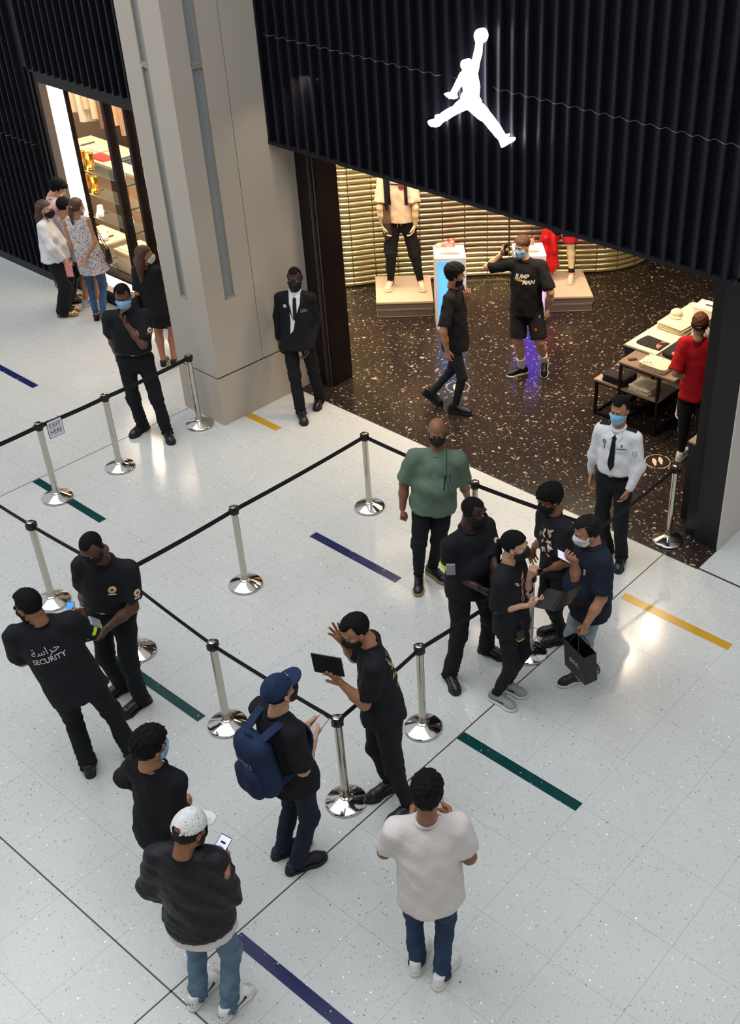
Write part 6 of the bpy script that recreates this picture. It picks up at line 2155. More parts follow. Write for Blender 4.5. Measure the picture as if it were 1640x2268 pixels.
link('undershirt', np_mesh('undershirt', v_, f_), C_OFFWHITE, F.root, True, label='off-white undershirt hem below the jacket')
shoe_mark(F, M_SHOEB, 1.15)
for so, Rs, pos, bv_ in F.shoes:
    decal('heel_lettering', mark_text('NKT', .024, .05), pos - Rs[:, 0] * .1 + Rs[:, 2] * .07, -Rs[:, 1], Rs[:, 2], -Rs[:, 0], bv_, M_SHOEB, so, .0025)
    decal('toe_guard', rect_geo(.05, .03, 4, 4), pos + Rs[:, 0] * .185 + Rs[:, 2] * .10, Rs[:, 1], Rs[:, 0], Rs[:, 2], bv_, mat('toe_suede', 'b5b2aa', 0.8), so, .002)
t, x_, y_, z_, sc3 = phone('phone showing a bright white page held by the man in the white cap', (-3.852, 2.250, 1.480), (.864, .332, -.377), (-.038, .87, .492), .072, .15, PHONE_LIT, 1)
for (dy, w_, h2, m_) in ((.035, .03, .012, M_SHOEB), (-.012, .026, .006, M_SHOEB), (.012, .03, .003, GREY_PRINT), (.0, .03, .003, GREY_PRINT), (-.045, .062, .04, PHONE_GREY)):
    plate('page_element', z_ * .0056 + y_ * dy, x_, y_, w_, h2, .0006, m_, t)

# man with the blue backpack
F = person('backpack', 'man in a navy cap and black t-shirt wearing a blue backpack', 'light', ('capped', 'black'), ('cup', 'black'), ('tee', C_BLACK), ('jeans', C_JEANDARK), ('clog', mat('clog_black', '161619', 0.5, bump=0.3, bscale=400), M_SOLEB, None), ('hold', 'hold'), w=1.04, ease=.018, sleeve=.9, hem=.14)
(cv, cf), (bv, bf) = cap_mesh('closed')
CAPN = cloth('cap_navy', '1d2b4a', 0.85, 0.3, 120, 0.1)
Rc = F.R @ np.array(Matrix.Rotation(math.radians(8), 3, 'X'))
co = link('cap', np_mesh('cap', xform(cv, Rc, F.J['head'], 1.05), cf), CAPN, F.root, True, label='navy baseball cap')
link('brim', np_mesh('brim', xform(bv, Rc, F.J['head'], 1.05), bf), CAPN, co, True)
vs, fs = disc_geo(.022, 20, 3, (0, 0), .45)
cb_ = BVHTree.FromPolygons([tuple(v) for v in xform(cv, Rc, F.J['head'], 1.05)], [tuple(map(int, q)) for q in cf])
decal('oval_mark', (vs, fs), F.J['head'] + Rc @ A_(0, .16, .11), -Rc[:, 0], Rc[:, 2], unit(Rc @ A_(0, .9, .4)), cb_, mat('oval_white', 'b9c2d0', 0.4), co, .003)
shades(F, M_LACEB, frame_only=True)
bpk = F
PACK = cloth('pack_blue', '1b2948', 0.8, 0.4, 140, 0.15)
bp = thing('backpack', 'blue school backpack on the back of the man in the navy cap', 'backpack', tuple(F.G + F.J['neck'] - F.f * .21 - F.s * .26))
c0 = -F.f * .0
pr = [(-F.r * .06 + F.s * .15, F.r * .06 + F.s * .15, .09, .09, F.f, 1.15), (F.s * .12 - F.r * .05, -F.s * .16 - F.r * .06, .10, .115, F.f, 1.2), (F.s * .12 + F.r * .05, -F.s * .16 + F.r * .06, .10, .115, F.f, 1.2)]
v_, f_ = blob(pr, .012, .015, post=lambda D, P: D + .003 * wob(P, 22))
body_ = link('pack_body', np_mesh('pack_body', v_, f_), PACK, bp, True)
pk_b = BVHTree.FromPolygons([tuple(v) for v in v_], [tuple(map(int, q)) for q in f_])
v_, f_ = blob([(-F.f * .085 - F.s * .05 - F.r * .05, -F.f * .085 - F.s * .16 - F.r * .05, .075, .085, F.f, 1.6), (-F.f * .085 - F.s * .05 + F.r * .05, -F.f * .085 - F.s * .16 + F.r * .05, .075, .085, F.f, 1.6)], .012, .014)
link('front_pocket', np_mesh('front_pocket', v_, f_), PACK, bp, True)
pk_p = BVHTree.FromPolygons([tuple(v) for v in v_], [tuple(map(int, q)) for q in f_])
for s_ in (-1, 1):
    b_ = MB()
    nk = F.J['neck'] - (F.J['neck'] - F.f * .21 - F.s * .26)
    sp = [F.s * .20 + F.r * s_ * .07 - F.f * .02, nk + F.r * s_ * .105 + F.s * .015 - F.f * .055, nk + F.r * s_ * .125 + F.s * .005 + F.f * .03, nk + F.r * s_ * .135 - F.s * .07 + F.f * .11, nk + F.r * s_ * .15 - F.s * .20 + F.f * .13, nk + F.r * s_ * .19 - F.s * .32 + F.f * .05, F.r * s_ * .12 - F.s * .18 + F.f * .05]
    fine = []
    for i in range(len(sp) - 1):
        for j in range(4):
            fine.append(sp[i] + (sp[i + 1] - sp[i]) * j / 4)
    fine.append(sp[-1])
    for _ in range(3):
        fine = [fine[0]] + [(fine[i - 1] + fine[i] * 2 + fine[i + 1]) / 4 for i in range(1, len(fine) - 1)] + [fine[-1]]
    vs, fs = [], []
    for i, q in enumerate(fine):
        t_ = unit(fine[min(i + 1, len(fine) - 1)] - fine[max(i - 1, 0)])
        side = unit(F.r - t_ * (F.r @ t_))
        nn = np.cross(t_, side)
        for (a_, c_) in ((-.032, -.006), (.032, -.006), (.032, .006), (-.032, .006)):
            vs.append(q + side * a_ + nn * c_)
    for i in range(len(fine) - 1):
        for j in range(4):
            fs.append((i * 4 + j, i * 4 + (j + 1) % 4, i * 4 + 4 + (j + 1) % 4, i * 4 + 4 + j))
    b_.add(vs, fs).build('shoulder_strap', PACK, bp, True)
MB().tube([F.s * .24 - F.r * .035, F.s * .275 - F.r * .02 - F.f * .01, F.s * .275 + F.r * .02 - F.f * .01, F.s * .24 + F.r * .035], .008, 8).build('grab_loop', PACK, bp, True)
# outlined chevron patch with unreadable letters
zig = [(-.085, .012), (-.03, .002), (.0, .022), (.03, .0), (.085, -.006)]
vs, fs = [], []
for i, (a, b__) in enumerate(zig):
    vs += [(a, b__ + .022, 0), (a, b__ + .018, 0), (a, b__ - .018, 0), (a, b__ - .022, 0)]
for i in range(len(zig) - 1):
    fs += [(4 * i, 4 * i + 1, 4 * i + 5, 4 * i + 4), (4 * i + 2, 4 * i + 3, 4 * i + 7, 4 * i + 6)]
for i in (0, len(zig) - 1):
    a, b__ = zig[i]
    n0 = len(vs)
    vs += [(a - .003, b__ + .022, 0), (a + .003, b__ + .022, 0), (a + .003, b__ - .022, 0), (a - .003, b__ - .022, 0)]
    fs.append((n0, n0 + 1, n0 + 2, n0 + 3))
PPR = mat('pack_print', 'a9b4c8', 0.6)
decal('patch_outline', (vs, fs), -F.f * .3 + F.s * .08, F.r, F.s, -F.f, pk_b, PPR, bp, .012, 2)
decal('patch_letters', mark_text('E>CD', .03, .12), -F.f * .3 + F.s * .082, F.r, F.s, -F.f, pk_b, PPR, bp, .012)
phone('black phone with a dim grey page held by the backpack man', (-4.366, 3.459, 1.165), (.869, .184, -.46), (.086, .899, .429), .072, .152, PHONE_GREY, 1)

# man with the tablet
F = person('tablet', 'man in black with a leaf print on his back, raising one hand, holding a tablet', 'tan', ('crew', 'black'), ('cup', 'black'), ('tee', C_BLACK), ('jogger', C_BLACK), BLK_SHOE, ('flat', 'wave'), w=1.0, ease=.012, sleeve=.8, hem=.06, thumbs=(A_(-.7, -.5, .2), UPV))
on_chest(F, 'back_print', leaf_print(16, .20, .34, 21), 0, -.22, mat('print_olive', '5d6a44', 0.7), True)
on_chest(F, 'back_print', leaf_print(14, .22, .34, 22), 0, -.22, mat('print_rust', '8a5a3c', 0.7), True, .004)
on_chest(F, 'back_print', leaf_print(9, .20, .30, 23), 0, -.22, mat('print_gold', 'b09a62', 0.7), True, .005)
on_chest(F, 'chest_mark', leaf_print(3, .05, .12, 5), 0, -.2, mat('print_gold', 'b09a62', 0.7))
kn_ = F.J['knee_l']
decal('white_tag', rect_geo(.03, .02, 2, 2), kn_ - UPV * .03 + F.fp * .2, np.cross(-F.fp, UPV), UPV, F.fp, F.bvhl, WHITE_PRINT, F.legs)
tb = thing('tablet', 'black tablet seen from its back, balanced on the hand of the man in black', 'tablet', (-4.335, 3.575, 1.655))
_, x_, y_, z_ = plate('case', A_(0, 0, 0), (.936, .342, .084), (-.076, -.028, .997), .225, .165, .010, BLACKPL, tb)
zc = z_ if z_ @ -A_(-4.33, 3.57, -5) > 0 else -z_
plate('screen', -zc * .0054, x_, y_, .205, .145, .0008, mat('tablet_screen', '20242c', 0.1), tb)
plate('lettering', zc * .0054 - x_ * .07 + y_ * .0, x_, y_, .004, .06, .0006, mat('emboss', '2c2c31', 0.3), tb)
plate('camera_hole', zc * .0056 + x_ * .09 + y_ * .06, x_, y_, .01, .01, .001, LENS, tb)

# man in the white polo
F = person('whitepolo', 'man seen from behind in a white polo shirt, blue jeans and white sneakers', 'brown', ('messy', 'black'), None, ('polo', C_OFFWHITE), ('jeans', cloth('jeans_indigo', '2a3b55', var=0.25)), ('sneaker', M_SHOEW, M_SOLEW, M_LACEW), ('hold', 'hold'), w=1.14, belly=.02, ease=.016, sleeve=.74, hem=.15, hairseed=5)
limb_band(F, F.J['el_r'], F.J['wr_r'], .86, .93, .036, .035, 'wrist_watch', M_LACEB)
hm = (F.J['hd_l'] + F.J['hd_r']) / 2 + F.G
phone('dark phone held up in front of the man in the white polo', F.G + F.J['hd_r'] + F.f * .03 - F.r * .05 + UPV * .02, F.r, UPV * .8 + F.f * .3, screen=PHONE_GREY, face=1)

# guard in the black suit
F = person('suit', 'guard in a black suit, white shirt and black tie leaning by the dark door jamb', 'deep', ('buzz', 'black'), ('cup', 'black'), ('suit', C_SUIT), ('trousers', C_TROUSER), DRS_SHOE, ('relax', 'relax'), w=1.0, ease=.018)
on_chest(F, 'shirt_front', ([(-.07, .02, 0), (.07, .02, 0), (.06, -.09, 0), (.006, -.26, 0), (-.022, -.40, 0), (-.06, -.44, 0), (-.05, -.3, 0), (-.062, -.09, 0)], [(0, 1, 2, 7), (7, 2, 3, 6), (6, 3, 4, 5)]), 0, -.005, C_WHITE, off=.004, sub=3)
on_chest(F, 'tie', ([(-.014, .0, 0), (.014, .0, 0), (.02, -.025, 0), (.024, -.2, 0), (.006, -.26, 0), (-.02, -.23, 0), (-.02, -.025, 0)], [(0, 1, 2, 6), (6, 2, 3, 5), (5, 3, 4)]), 0, -.035, C_BLACK, off=.008, sub=3)
for s_ in (-1, 1):
    on_chest(F, 'lapel', ([(s_ * .068, .03, 0), (s_ * .105, -.02, 0), (s_ * .115, -.09, 0), (s_ * .09, -.10, 0), (s_ * .014, -.29, 0), (s_ * .06, -.1, 0)], [(0, 1, 2, 3), (0, 3, 4, 5)]), 0, -.005, C_SUIT, off=.011, sub=3)
    on_chest(F, 'shirt_collar', ([(s_ * .004, -.02, 0), (s_ * .048, .02, 0), (s_ * .062, -.03, 0), (s_ * .035, -.06, 0)], [(0, 1, 2, 3)]), 0, .005, C_WHITE, off=.013, sub=2)
on_chest(F, 'lapel_badge', disc_geo(.02), -.11, -.13, GREY_PRINT, off=.014)
on_chest(F, 'arabic_lettering', mark_text('\uFE94\uFEB3\uFE8D\uFEAE\uFEA3', .03, .07), .10, -.165, GREY_PRINT, off=.006)
on_chest(F, 'lettering', mark_text('SECURITY', .02, .08), .10, -.19, GREY_PRINT, off=.006)
for q in 'lr':
    limb_band(F, F.J['el_' + q], F.J['wr_' + q], .92, 1.0, .036, .036, 'shirt_cuff', C_WHITE)

# guard touching his mask
F = person('secface', 'guard in a black polo with round crests touching his light blue mask', 'dark', ('crew', 'black'), ('pleated', 'blue'), ('polo', C_BLACK), ('trousers', C_TROUSER), BLK_SHOE, ('hold', 'relax'), w=1.08, tuck=True, ease=.018, sleeve=.82)
crest(F, 'chest', dx=.075, dz=-.19)
crest(F, 'l', t=.5, nrm=unit(-F.r * .6 + F.f * .7))

# ------------------------------------------------------------------ people inside the shop
F = person('walkin', 'bearded man in a black t-shirt and charcoal jeans walking into the shop', 'tan', ('messy', 'dark'), None, ('tee', C_BLACK2), ('skinny', cloth('jeans_charcoal', '202228')), BLK_SHOE, ('hold', 'relax'), w=.98, ease=.012, sleeve=.85, shoe_raise=(34, 0), hairseed=2)
v_, f_ = surface_nets(np.maximum(np.maximum(np.abs(HD[False] - .003) - .004, HG[..., 2] + .045 - .1 * np.clip(.06 - HG[..., 1], 0, .1)), .0 - HG[..., 1]), HLO, HV)
link('beard', np_mesh('beard', xform(v_, F.R, F.J['head'], F.hs), f_), HAIRM['dark'], F.root, True)
on_chest(F, 'chest_mark', mark_text('II', .04), .03, -.2, GREY_PRINT)

F = person('jump', 'man on the phone in a black t-shirt reading JUMP MAN and black shorts', 'light', ('fade', 'brown'), ('pleated', 'blue'), ('tee', C_BLACK), ('shorts', C_BLACK), ('sneaker', M_SHOEB, M_SOLEW, M_LACEB), ('relax', 'grip'), w=1.08, ease=.016, sleeve=.9, shoe_raise=(34, 0))
on_chest(F, 'lettering', mark_text('JUMP', .078, .185, .03, .25), -.035, -.155, WHITE_PRINT, off=.004)
on_chest(F, 'lettering', mark_text('MAN', .078, .155, .03, .25), .045, -.225, WHITE_PRINT, off=.004)
on_chest(F, 'chest_tick', swoosh_geo(1.9, flip=-1), -.02, -.20, mat('print_amber', 'd0a040', 0.6), off=.0035)
decal('short_mark', disc_geo(.018), F.J['hip_l'] + (F.J['knee_l'] - F.J['hip_l']) * .55 + F.fp * .25, np.cross(-F.fp, UPV), UPV, F.fp, F.bvhl, mat('mark_red', 'a8322c', 0.6), F.legs)
decal('short_mark', mark_text('Y', .04), F.J['hip_l'] + (F.J['knee_l'] - F.J['hip_l']) * .2 + F.fp * .25 - np.cross(F.fp, UPV) * .07, np.cross(-F.fp, UPV), UPV, F.fp, F.bvhl, WHITE_PRINT, F.legs)
for q in 'lr':
    so = limb_band(F, F.J['an_' + q], F.J['knee_' + q], .02, .36, .044, .058, 'sock', cloth('sock_white', 'd8d4cc', 0.9))
phone('black phone at the ear of the man in the shop', F.G + F.J['hd_r'] + F.R @ A_(.0, .02, .02) - UPV * .01, F.R[:, 1], F.R[:, 2] * .9 + F.R[:, 1] * .4)

F = person('red', 'person in a red t-shirt, black shorts and a dark visor browsing the display table', 'light', ('short', 'auburn'), None, ('tee', C_RED), ('shorts', C_BLACK), ('chunky', M_SHOEW, M_SOLEW, M_LACEB), ('hold', 'relax'), w=.94, ease=.022, sleeve=.92, hem=.10)
for q in 'lr':
    limb_band(F, F.J['an_' + q], F.J['hip_' + q], .04, .80, .044, .088, 'legging', C_BLACK2)
    hi, kn = F.J['hip_' + q], F.J['knee_' + q]
    limb_band(F, hi, kn, .86, .925, .103 * F.k, .104 * F.k, 'white_trim', C_WHITE, F.legs)
    n_ = unit(np.cross(F.fp, UPV) * (1 if q == 'r' else -1) - F.fp * .2)
    decal('white_side_panel', ([(-.03, -.08, 0), (.03, -.08, 0), (.006, .10, 0), (-.006, .10, 0)], [(0, 1, 2, 3)]), hi + (kn - hi) * .62 + n_ * .2, np.cross(UPV, n_), UPV, n_, F.bvhl, C_WHITE, F.legs, .004, 2)
shoe_mark(F, M_SHOEB, 1.2)
for so, Rs, pos, bv_ in F.shoes:
    decal('yellow_patch', rect_geo(.04, .03, 3, 3), pos - Rs[:, 0] * .1 + Rs[:, 2] * .05, -Rs[:, 1], Rs[:, 2], -Rs[:, 0], bv_, mat('shoe_yellow', 'c9c03a', 0.6), so, .0025)
P_, lo_ = HG, HLO
cr_ = ell(P_, (0, -.012, .030), (.082, .103, .1))
vb = np.maximum(np.abs(cr_ - .003) - .004, np.abs(P_[..., 2] - .012 - .15 * P_[..., 1]) - .014)
v_, f_ = surface_nets(vb, lo_, HV)
vo = link('visor_band', np_mesh('visor_band', xform(v_, F.R, F.J['head'], 1.08), f_), C_BLACK, F.root, True)
link('visor_brim', np_mesh('visor_brim', xform(cap_mesh('closed')[1][0] - A_(0, 0, .022), F.R, F.J['head'], 1.06), cap_mesh('closed')[1][1]), C_BLACK, vo, True)
hb2 = BVHTree.FromPolygons([tuple(v) for v in xform(v_, F.R, F.J['head'], 1.08)], [tuple(map(int, q)) for q in f_])
decal('tick_mark', swoosh_geo(.5), F.J['head'] - F.R[:, 1] * .2 - F.R[:, 2] * .0, F.R[:, 0], F.R[:, 2], -F.R[:, 1], hb2, WHITE_PRINT, vo)

# ------------------------------------------------------------------ group at the display window
FLB = pattern_mat('floral_blouse', 'c9c3c4', ('5a4a5c', '3c3038', '9c4a50'), 75, 0.62)
F = person('w1', 'woman with long auburn hair in a white blouse, black trousers and gold sandals', 'light', ('long', 'brown'), ('cup', 'black'), ('blouse', C_WHITE), ('wide', C_BLACK), ('flat', mat('sandal_gold', 'b59a6c', 0.25, 0.8), mat('sole_tan', '8c7a62', 0.6), None), ('relax', 'grip'), female=True, w=.96, bust=.06, hem=.10)
wl_ = thing('wallet', 'pink wallet in the hand of the woman in the white blouse', 'wallet', tuple(F.G + F.J['hd_r'] + A_(.01, -.01, -.06)))
plate('cover', A_(0, 0, 0), F.f, UPV, .09, .17, .022, mat('wallet_pink', 'd08a86', 0.5), wl_)
plate('zip_edge', A_(0, 0, 0), F.f, UPV, .094, .164, .004, mat('wallet_zip', '8a5452', 0.5), wl_)
F = person('w2', 'woman with brown ponytail, sleeveless floral top and blue jeans, hands behind her back', 'tan', ('ponytail', 'brown'), ('cup', 'white'), ('sleeveless', FLB), ('skinny', cloth('jeans_mid', '36506f', var=0.2)), ('flat', M_SHOEB, M_SOLEB, None), ('hold', 'relax'), female=True, w=1.0, bust=.06, hem=.20)
link('hair_tie', np_mesh('hair_tie', *blob([(F.J['head'] + F.R @ A_(0, -.105, .008), F.J['head'] + F.R @ A_(0, -.118, .006), .026, .026, None, 1, 2)], .006, .003)), C_WHITE, F.root, True)
phone('black phone held behind the back of the woman in the floral top', F.G + F.J['hd_l'] + A_(.0, -.01, -.05), F.r, UPV)
hbg = thing('hip_bag', 'small black bag at the right hip of the woman in the floral top', 'bag', tuple(F.G + F.J['hip_r'] + F.r * .15 + UPV * .05))
v_, f_ = blob([(A_(0, 0, .05), A_(0, 0, -.06), .055, .075, F.r, 1.7)], .010, .01)
link('body', np_mesh('body', v_, f_), M_SHOEB, hbg, True)
MB().tube([A_(0, 0, .08) - F.f * .04, F.J['sh_r'] - F.J['hip_r'] - F.r * .12 + F.s * .03, A_(0, 0, .08) + F.f * .04], .005, 6).build('strap', M_SHOEB, hbg, True)
F = person('w3', 'short person with black hair in a pale patterned top between the two women', 'tan', ('pulled', 'black'), None, ('tee', pattern_mat('pale_pattern', 'cfccd0', ('8a8a98', '6a6a7a', 'b0b0b8'), 60, 0.5)), ('shorts', cloth('shorts_brown', '6a4a3a')), ('sneaker', mat('shoe_lavender', 'a9aac8', 0.6), M_SOLEW, M_LACEW), ('relax', 'relax'), female=True, w=.9)
F = person('pink', 'dark haired person in a pale pink shirt at the back of the window group', 'light', ('messy', 'black'), None, ('shirt', C_PINK), ('trousers', C_BLACK), ('flat', mat('sandal_brown', '6a4a38', 0.5), M_SOLEB, None), ('relax', 'relax'), w=.96, hairseed=8)
hk = thing('handbag', 'small black handbag with a pale ring buckle carried in the window group', 'bag', tuple(F.G + A_(.12, -.14, .30)))
MB().box(-.1, .1, -.05, .05, 0, .18).build('body', M_SHOEB, hk, bevel=.01)
MB().tube([(.05 * math.cos(a), -.054, .02 + .05 * math.sin(a)) for a in [2 * math.pi * k / 20 for k in range(21)]], .007, 6, caps=False).build('ring_buckle', mat('ring_gold', 'c8b48a', 0.3, 0.8), hk)
MB().tube([(-.08, 0, .18), (-.06, 0, .34), (.0, 0, .42), (.06, 0, .34), (.08, 0, .18)], .006, 6).build('handle', M_SHOEB, hk)

F = person('w4', 'woman with long brown hair in a black dress half hidden by the column', 'tan', ('long', 'brown'), ('cup', 'white'), ('dress', C_BLACK), ('none', None), ('sneaker', M_SHOEB, M_SOLEW, M_LACEB), ('relax', 'relax'), female=True, w=.96, bust=.06, sleeve=.9)
hb3 = thing('bucket_bag', 'black bucket bag on a chain strap behind the mask-touching guard', 'bag', tuple(F.G + F.J['hip_l'] - F.r * .13 - F.f * .12 + UPV * .06))
v_, f_ = blob([(A_(0, 0, -.09), A_(0, 0, .10), .125, .105, None, 1, 2)], .012, .012)
link('body', np_mesh('body', v_, f_), M_SHOEB, hb3, True)
b_ = MB()
tp = F.J['sh_l'] - (F.J['hip_l'] - F.r * .13 - F.f * .12 + UPV * .06) + F.s * .06
pth = [A_(0, 0, .1) + (tp - A_(0, 0, .1)) * i / 14 for i in range(15)]
for i, q in enumerate(pth[:-1]):
    d_ = unit(pth[i + 1] - q)
    e_ = unit(np.cross(d_, UPV if i % 2 else F.r))
    ring = [q + d_ * .016 * (1 + math.cos(a)) + e_ * .009 * math.sin(a) for a in [2 * math.pi * k / 10 for k in range(11)]]
    b_.tube(ring, .003, 5, caps=False)
b_.build('chain_strap', SILVER, hb3)
MB().tube([(.115 * math.cos(a), .115 * math.sin(a), .06) for a in [2 * math.pi * k / 24 for k in range(25)]], .008, 6, caps=False).build('drawstring', M_LACEB, hb3)

# ------------------------------------------------------------------ mannequins
PLASTIC = mat('mannequin_skin', 'd9c39a', 0.4)
TEEC = cloth('tee_cream', 'd3b9a2', 0.8, 0.3, 50, 0.04)
M_SOCK = cloth('sock_black', '121215')
F = person('mannA', 'cream mannequin in a pale t-shirt and black cargo joggers with a cross-body bag', top=('tee', TEEC), legs=('cargo', C_BLACK), shoes=('sneaker', mat('shoe_bone', 'cdb9a4', 0.5), M_SOLEW, M_LACEB), hands=('relax', 'relax'), headless=True, bodymat=PLASTIC, base_z=.24, name='mannequin', cat='mannequin', ease=.026, sleeve=.85, hem=.02, w=1.02)
b_ = MB()
wc = F.J['pel'] + F.s * .09 + F.f * .16
b_.tube([wc - F.r * .05, wc - F.r * .02 - F.s * .005, wc - F.s * .02, wc - F.r * .03 - F.s * .12], .004, 6)
b_.tube([wc + F.r * .05, wc + F.r * .02 - F.s * .005, wc - F.s * .015, wc + F.r * .03 - F.s * .14], .004, 6)
b_.build('drawstring', mat('cord_tan', 'b9905c', 0.7), F.legs, True)
for q in 'lr':
    kn, hi = F.J['knee_' + q], F.J['hip_' + q]
    sd_ = F.r if q == 'r' else -F.r
    v_, f_ = blob([(hi + (kn - hi) * .62 + sd_ * .085, hi + (kn - hi) * .98 + sd_ * .075, .055, .06, sd_, 2.2, 2)], .011, .006)
    link('cargo_pocket', np_mesh('cargo_pocket', v_, f_), C_BLACK, F.legs, True)
    limb_band(F, F.J['an_' + q], kn, -.05, .42, .048, .056, 'sock', M_SOCK)
    limb_band(F, F.J['an_' + q], kn, .0, .08, .051, .051, 'red_tongue', mat('tongue_red', 'a8352c', 0.6))
limb_band(F, F.J['an_l'], F.J['knee_l'], .33, .39, .060, .061, 'white_sock_band', C_WHITE)
shoe_mark(F, M_SHOEB, 1.0)
cbg = thing('crossbody_bag', 'brown-black cross-body bag hanging at the side of the left mannequin', 'bag', tuple(F.G + F.J['el_r'] * .5 + F.J['wr_r'] * .5 + F.r * -.07 - F.f * .06))
v_, f_ = blob([(A_(0, 0, .19), A_(0, 0, -.24), .085, .115, F.r, 1.6)], .013, .01)
BAGBR = mat('bag_brown', '3a2c26', 0.6)
link('body', np_mesh('body', v_, f_), BAGBR, cbg, True)
v_, f_ = blob([(F.f * .07 + A_(0, 0, .12), F.f * .07 + A_(0, 0, -.06), .06, .065, F.f, 1.8)], .012, .01)
link('front_pocket', np_mesh('front_pocket', v_, f_), mat('bag_tan', '6a5040', 0.6), cbg, True)
tp = F.J['sh_r'] - (F.J['el_r'] * .5 + F.J['wr_r'] * .5 - F.r * .07 - F.f * .06)
b_ = MB()
b_.obox((tp * .5 + A_(0, 0, .13) + F.f * .13 - F.r * .02), unit(tp - A_(0, 0, .2)), F.r, F.f, np.linalg.norm(tp), .05, .008)
b_.build('strap', M_SHOEB, cbg)
for sx in (-1, 1):
    decal('bag_strap', rect_geo(.045, .40, 3, 24), F.J['neck'] - F.s * .22 + F.r * sx * .115 + F.f * .25, -F.r, F.s, F.f, F.bvh, C_BLACK, F.top, .009)
decal('chest_strap', rect_geo(.2, .014, 10, 2), F.J['neck'] - F.s * .14 + F.f * .25, -F.r, F.s, F.f, F.bvh, C_BLACK, F.top, .010)
decal('round_badge', disc_geo(.04), F.J['neck'] - F.s * .17 - F.r * .06 + F.f * .25, -F.r, F.s, F.f, F.bvh, mat('badge_dark_red', '7a2c28', 0.5), F.top, .012)

F = person('mannB', 'cream mannequin in black and red shorts holding a red jacket', top=('tee', C_BLACK), legs=('shorts', C_BLACK), shoes=('sneaker', mat('shoe_bone', 'cdb9a4', 0.5), M_SOLEW, M_LACEB), hands=('relax', 'grip'), headless=True, bodymat=PLASTIC, base_z=.24, name='mannequin', cat='mannequin', ease=.02, sleeve=.85, hem=.02, w=1.02)
for q in 'lr':
    hi, kn = F.J['hip_' + q], F.J['knee_' + q]
    limb_band(F, hi, kn, .74, .93, .102 * F.k, .103 * F.k, 'red_hem', C_RED, F.legs)
    limb_band(F, F.J['an_' + q], kn, -.05, .20, .045, .047, 'sock', M_SOCK)
    limb_band(F, F.J['an_' + q], kn, .0, .07, .049, .049, 'pink_tongue', mat('tongue_pink', 'b5485c', 0.6))
shoe_mark(F, M_SHOEB, 1.0)
rj = thing('red_jacket', 'bright red jacket hanging from the hand of the right mannequin', 'jacket', tuple(F.G + F.J['hd_r']))
v_, f_ = blob([(A_(0, 0, -.02) - F.r * .02, A_(0, 0, -.52) - F.r * .06, .05, .125, F.f, 1.5), (A_(0, 0, -.02) + F.r * .01, A_(0, 0, -.40) + F.r * .05, .05, .10, F.f, 1.5), (A_(0, 0, -.05) - F.r * .06, A_(0, 0, -.30) - F.r * .12, .04, .07)], .013, .012,
               post=lambda D, P: D + .012 * np.sin((P @ F.r) * 55 + 2 * np.sin(P[..., 2] * 7)))
link('fabric', np_mesh('fabric', v_, f_), cloth('jacket_red', 'b8171c', 0.6, 0.3, 40, 0.1), rj, True)
v_, f_ = blob([(A_(0, 0, -.10) - F.r * .0 + F.f * .06, A_(0, 0, -.60) - F.r * .04 + F.f * .06, .045, .05)], .012, .01, post=lambda D, P: D + .006 * wob(P, 40))
link('sleeve', np_mesh('sleeve', v_, f_), cloth('jacket_red', 'b8171c'), rj, True)

# ------------------------------------------------------------------ display shoes


def display_shoe(label, loc, rotz, kind, um, sm, lm, cat='shoe', group=None, collar=None, scale=1.0):
    uu, ss, ll = shoe_parts(kind)
    key = (kind, um.name, sm.name)
    t = thing('display_shoe', label, cat, loc, rotz, group)
    t.scale = (scale,) * 3
    if key not in _DS:
        _DS[key] = (np_mesh('upper', *uu), np_mesh('sole', *ss), np_mesh('laces', *ll))
        for me, m in zip(_DS[key], (um, sm, lm)):
            me.materials.append(m)
            me.shade_smooth()
    for nm, me in zip(('upper', 'sole', 'laces'), _DS[key]):
        o = bpy.data.objects.new(nm, me)
        COL.objects.link(o)
        o.parent = t
    _LAST[0] = t
    return t


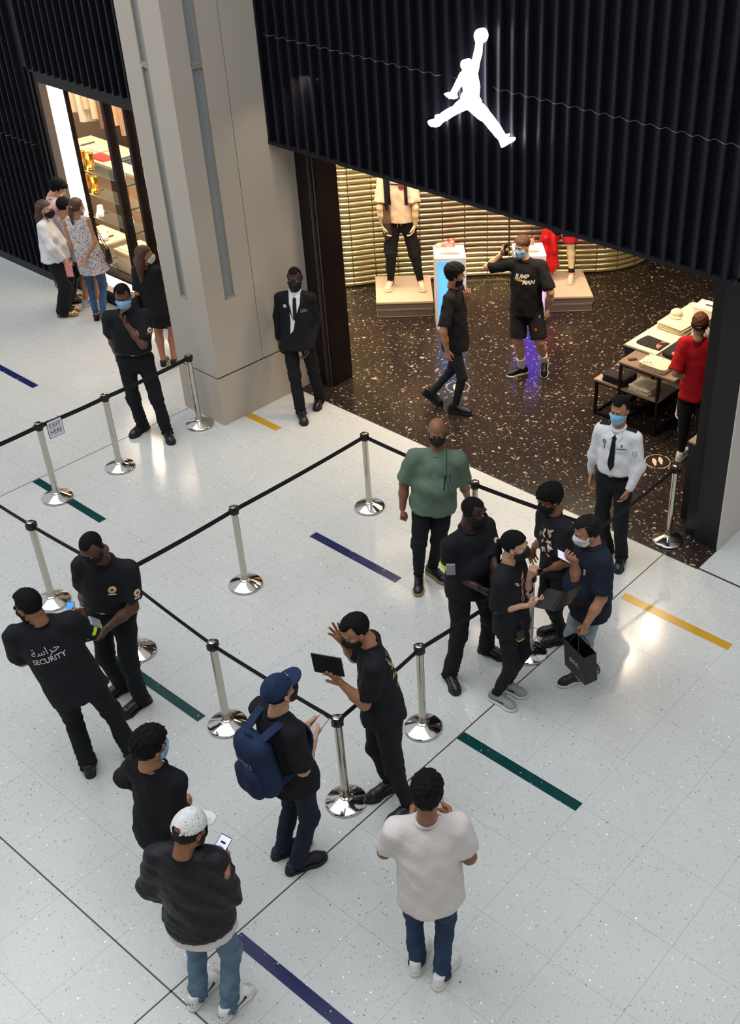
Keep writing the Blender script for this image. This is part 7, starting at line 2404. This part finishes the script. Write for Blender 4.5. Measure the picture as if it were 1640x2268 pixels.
_DS = {}
_LAST = [None]
RUN = mat('runner_pink', 'c99a92', 0.5, var=0.5, vscale=14)
for (tt, lb) in ((.845, 'pink and black running shoe on the blue-screened pedestal'), (1.92, 'pink and black running shoe on the violet-screened pedestal')):
    c_ = tn(tt, 14.26, 1.056)
    t = display_shoe(lb, c_, math.radians(225), 'chunky', RUN, M_SOLEW, M_LACEB)
    MB().box(-.075, -.055, -.02, .02, .10, .15).build('heel_tab', mat('heel_red', 'd8453a', 0.5), t)
    MB().box(.0, .03, -.025, .025, .115, .14).build('tongue', mat('heel_red', 'd8453a', 0.5), t)
ACRY = mat('acrylic_stand', 'cfd4d4', 0.1, trans=0.8, ior=1.15)
rows_ = [(-13.90, (1.76, 1.44, 1.11, .77), 'ggww', 'left pane'), (-13.22, (1.76, 1.44, 1.11, .77, .45), 'bgwww', 'middle pane'), (-12.72, (1.76, 1.44, 1.11, .77), 'wwww', 'right pane')]
shelfname = {1.76: 'second', 1.44: 'third', 1.11: 'fourth', .77: 'fifth', .45: 'sixth'}
for (x, zs, kinds, pane) in rows_:
    for z, kd in zip(zs, kinds):
        um, sm = {'g': (GOLDSHOE, GOLDSHOE), 'w': (WHITESHOE, M_SOLEW), 'b': (BLUESHOE, M_SOLEW)}[kd]
        nm = {'g': 'shiny gold high shoe', 'w': 'white sneaker', 'b': 'pale blue sneaker'}[kd]
        display_shoe('%s on the %s window shelf from the top, %s' % (nm, shelfname[z], pane), (x + .02, 8.36, z + .001), math.radians(-38), 'sneaker', um, sm, um if kd == 'g' else M_LACEW, 'shoe', 'shoes in the display window', 1.12)
        if kd == 'g':
            MB().lathe([(.046, .07), (.05, .12), (.053, .19), (.049, .195)], 20, (-.012, 0, 0)).build('shaft', GOLDSHOE, COL.objects[-1] if False else _LAST[0], True)
        if kd == 'g' and x < -13.5:
            display_shoe('%s, rear of the pair, on the %s window shelf, %s' % (nm, shelfname[z], pane), (x - .13, 8.33, z + .001), math.radians(-38), 'sneaker', um, sm, um, 'shoe', 'shoes in the display window', 1.12)
            MB().lathe([(.046, .07), (.05, .12), (.053, .19), (.049, .195)], 20, (-.012, 0, 0)).build('shaft', GOLDSHOE, _LAST[0], True)
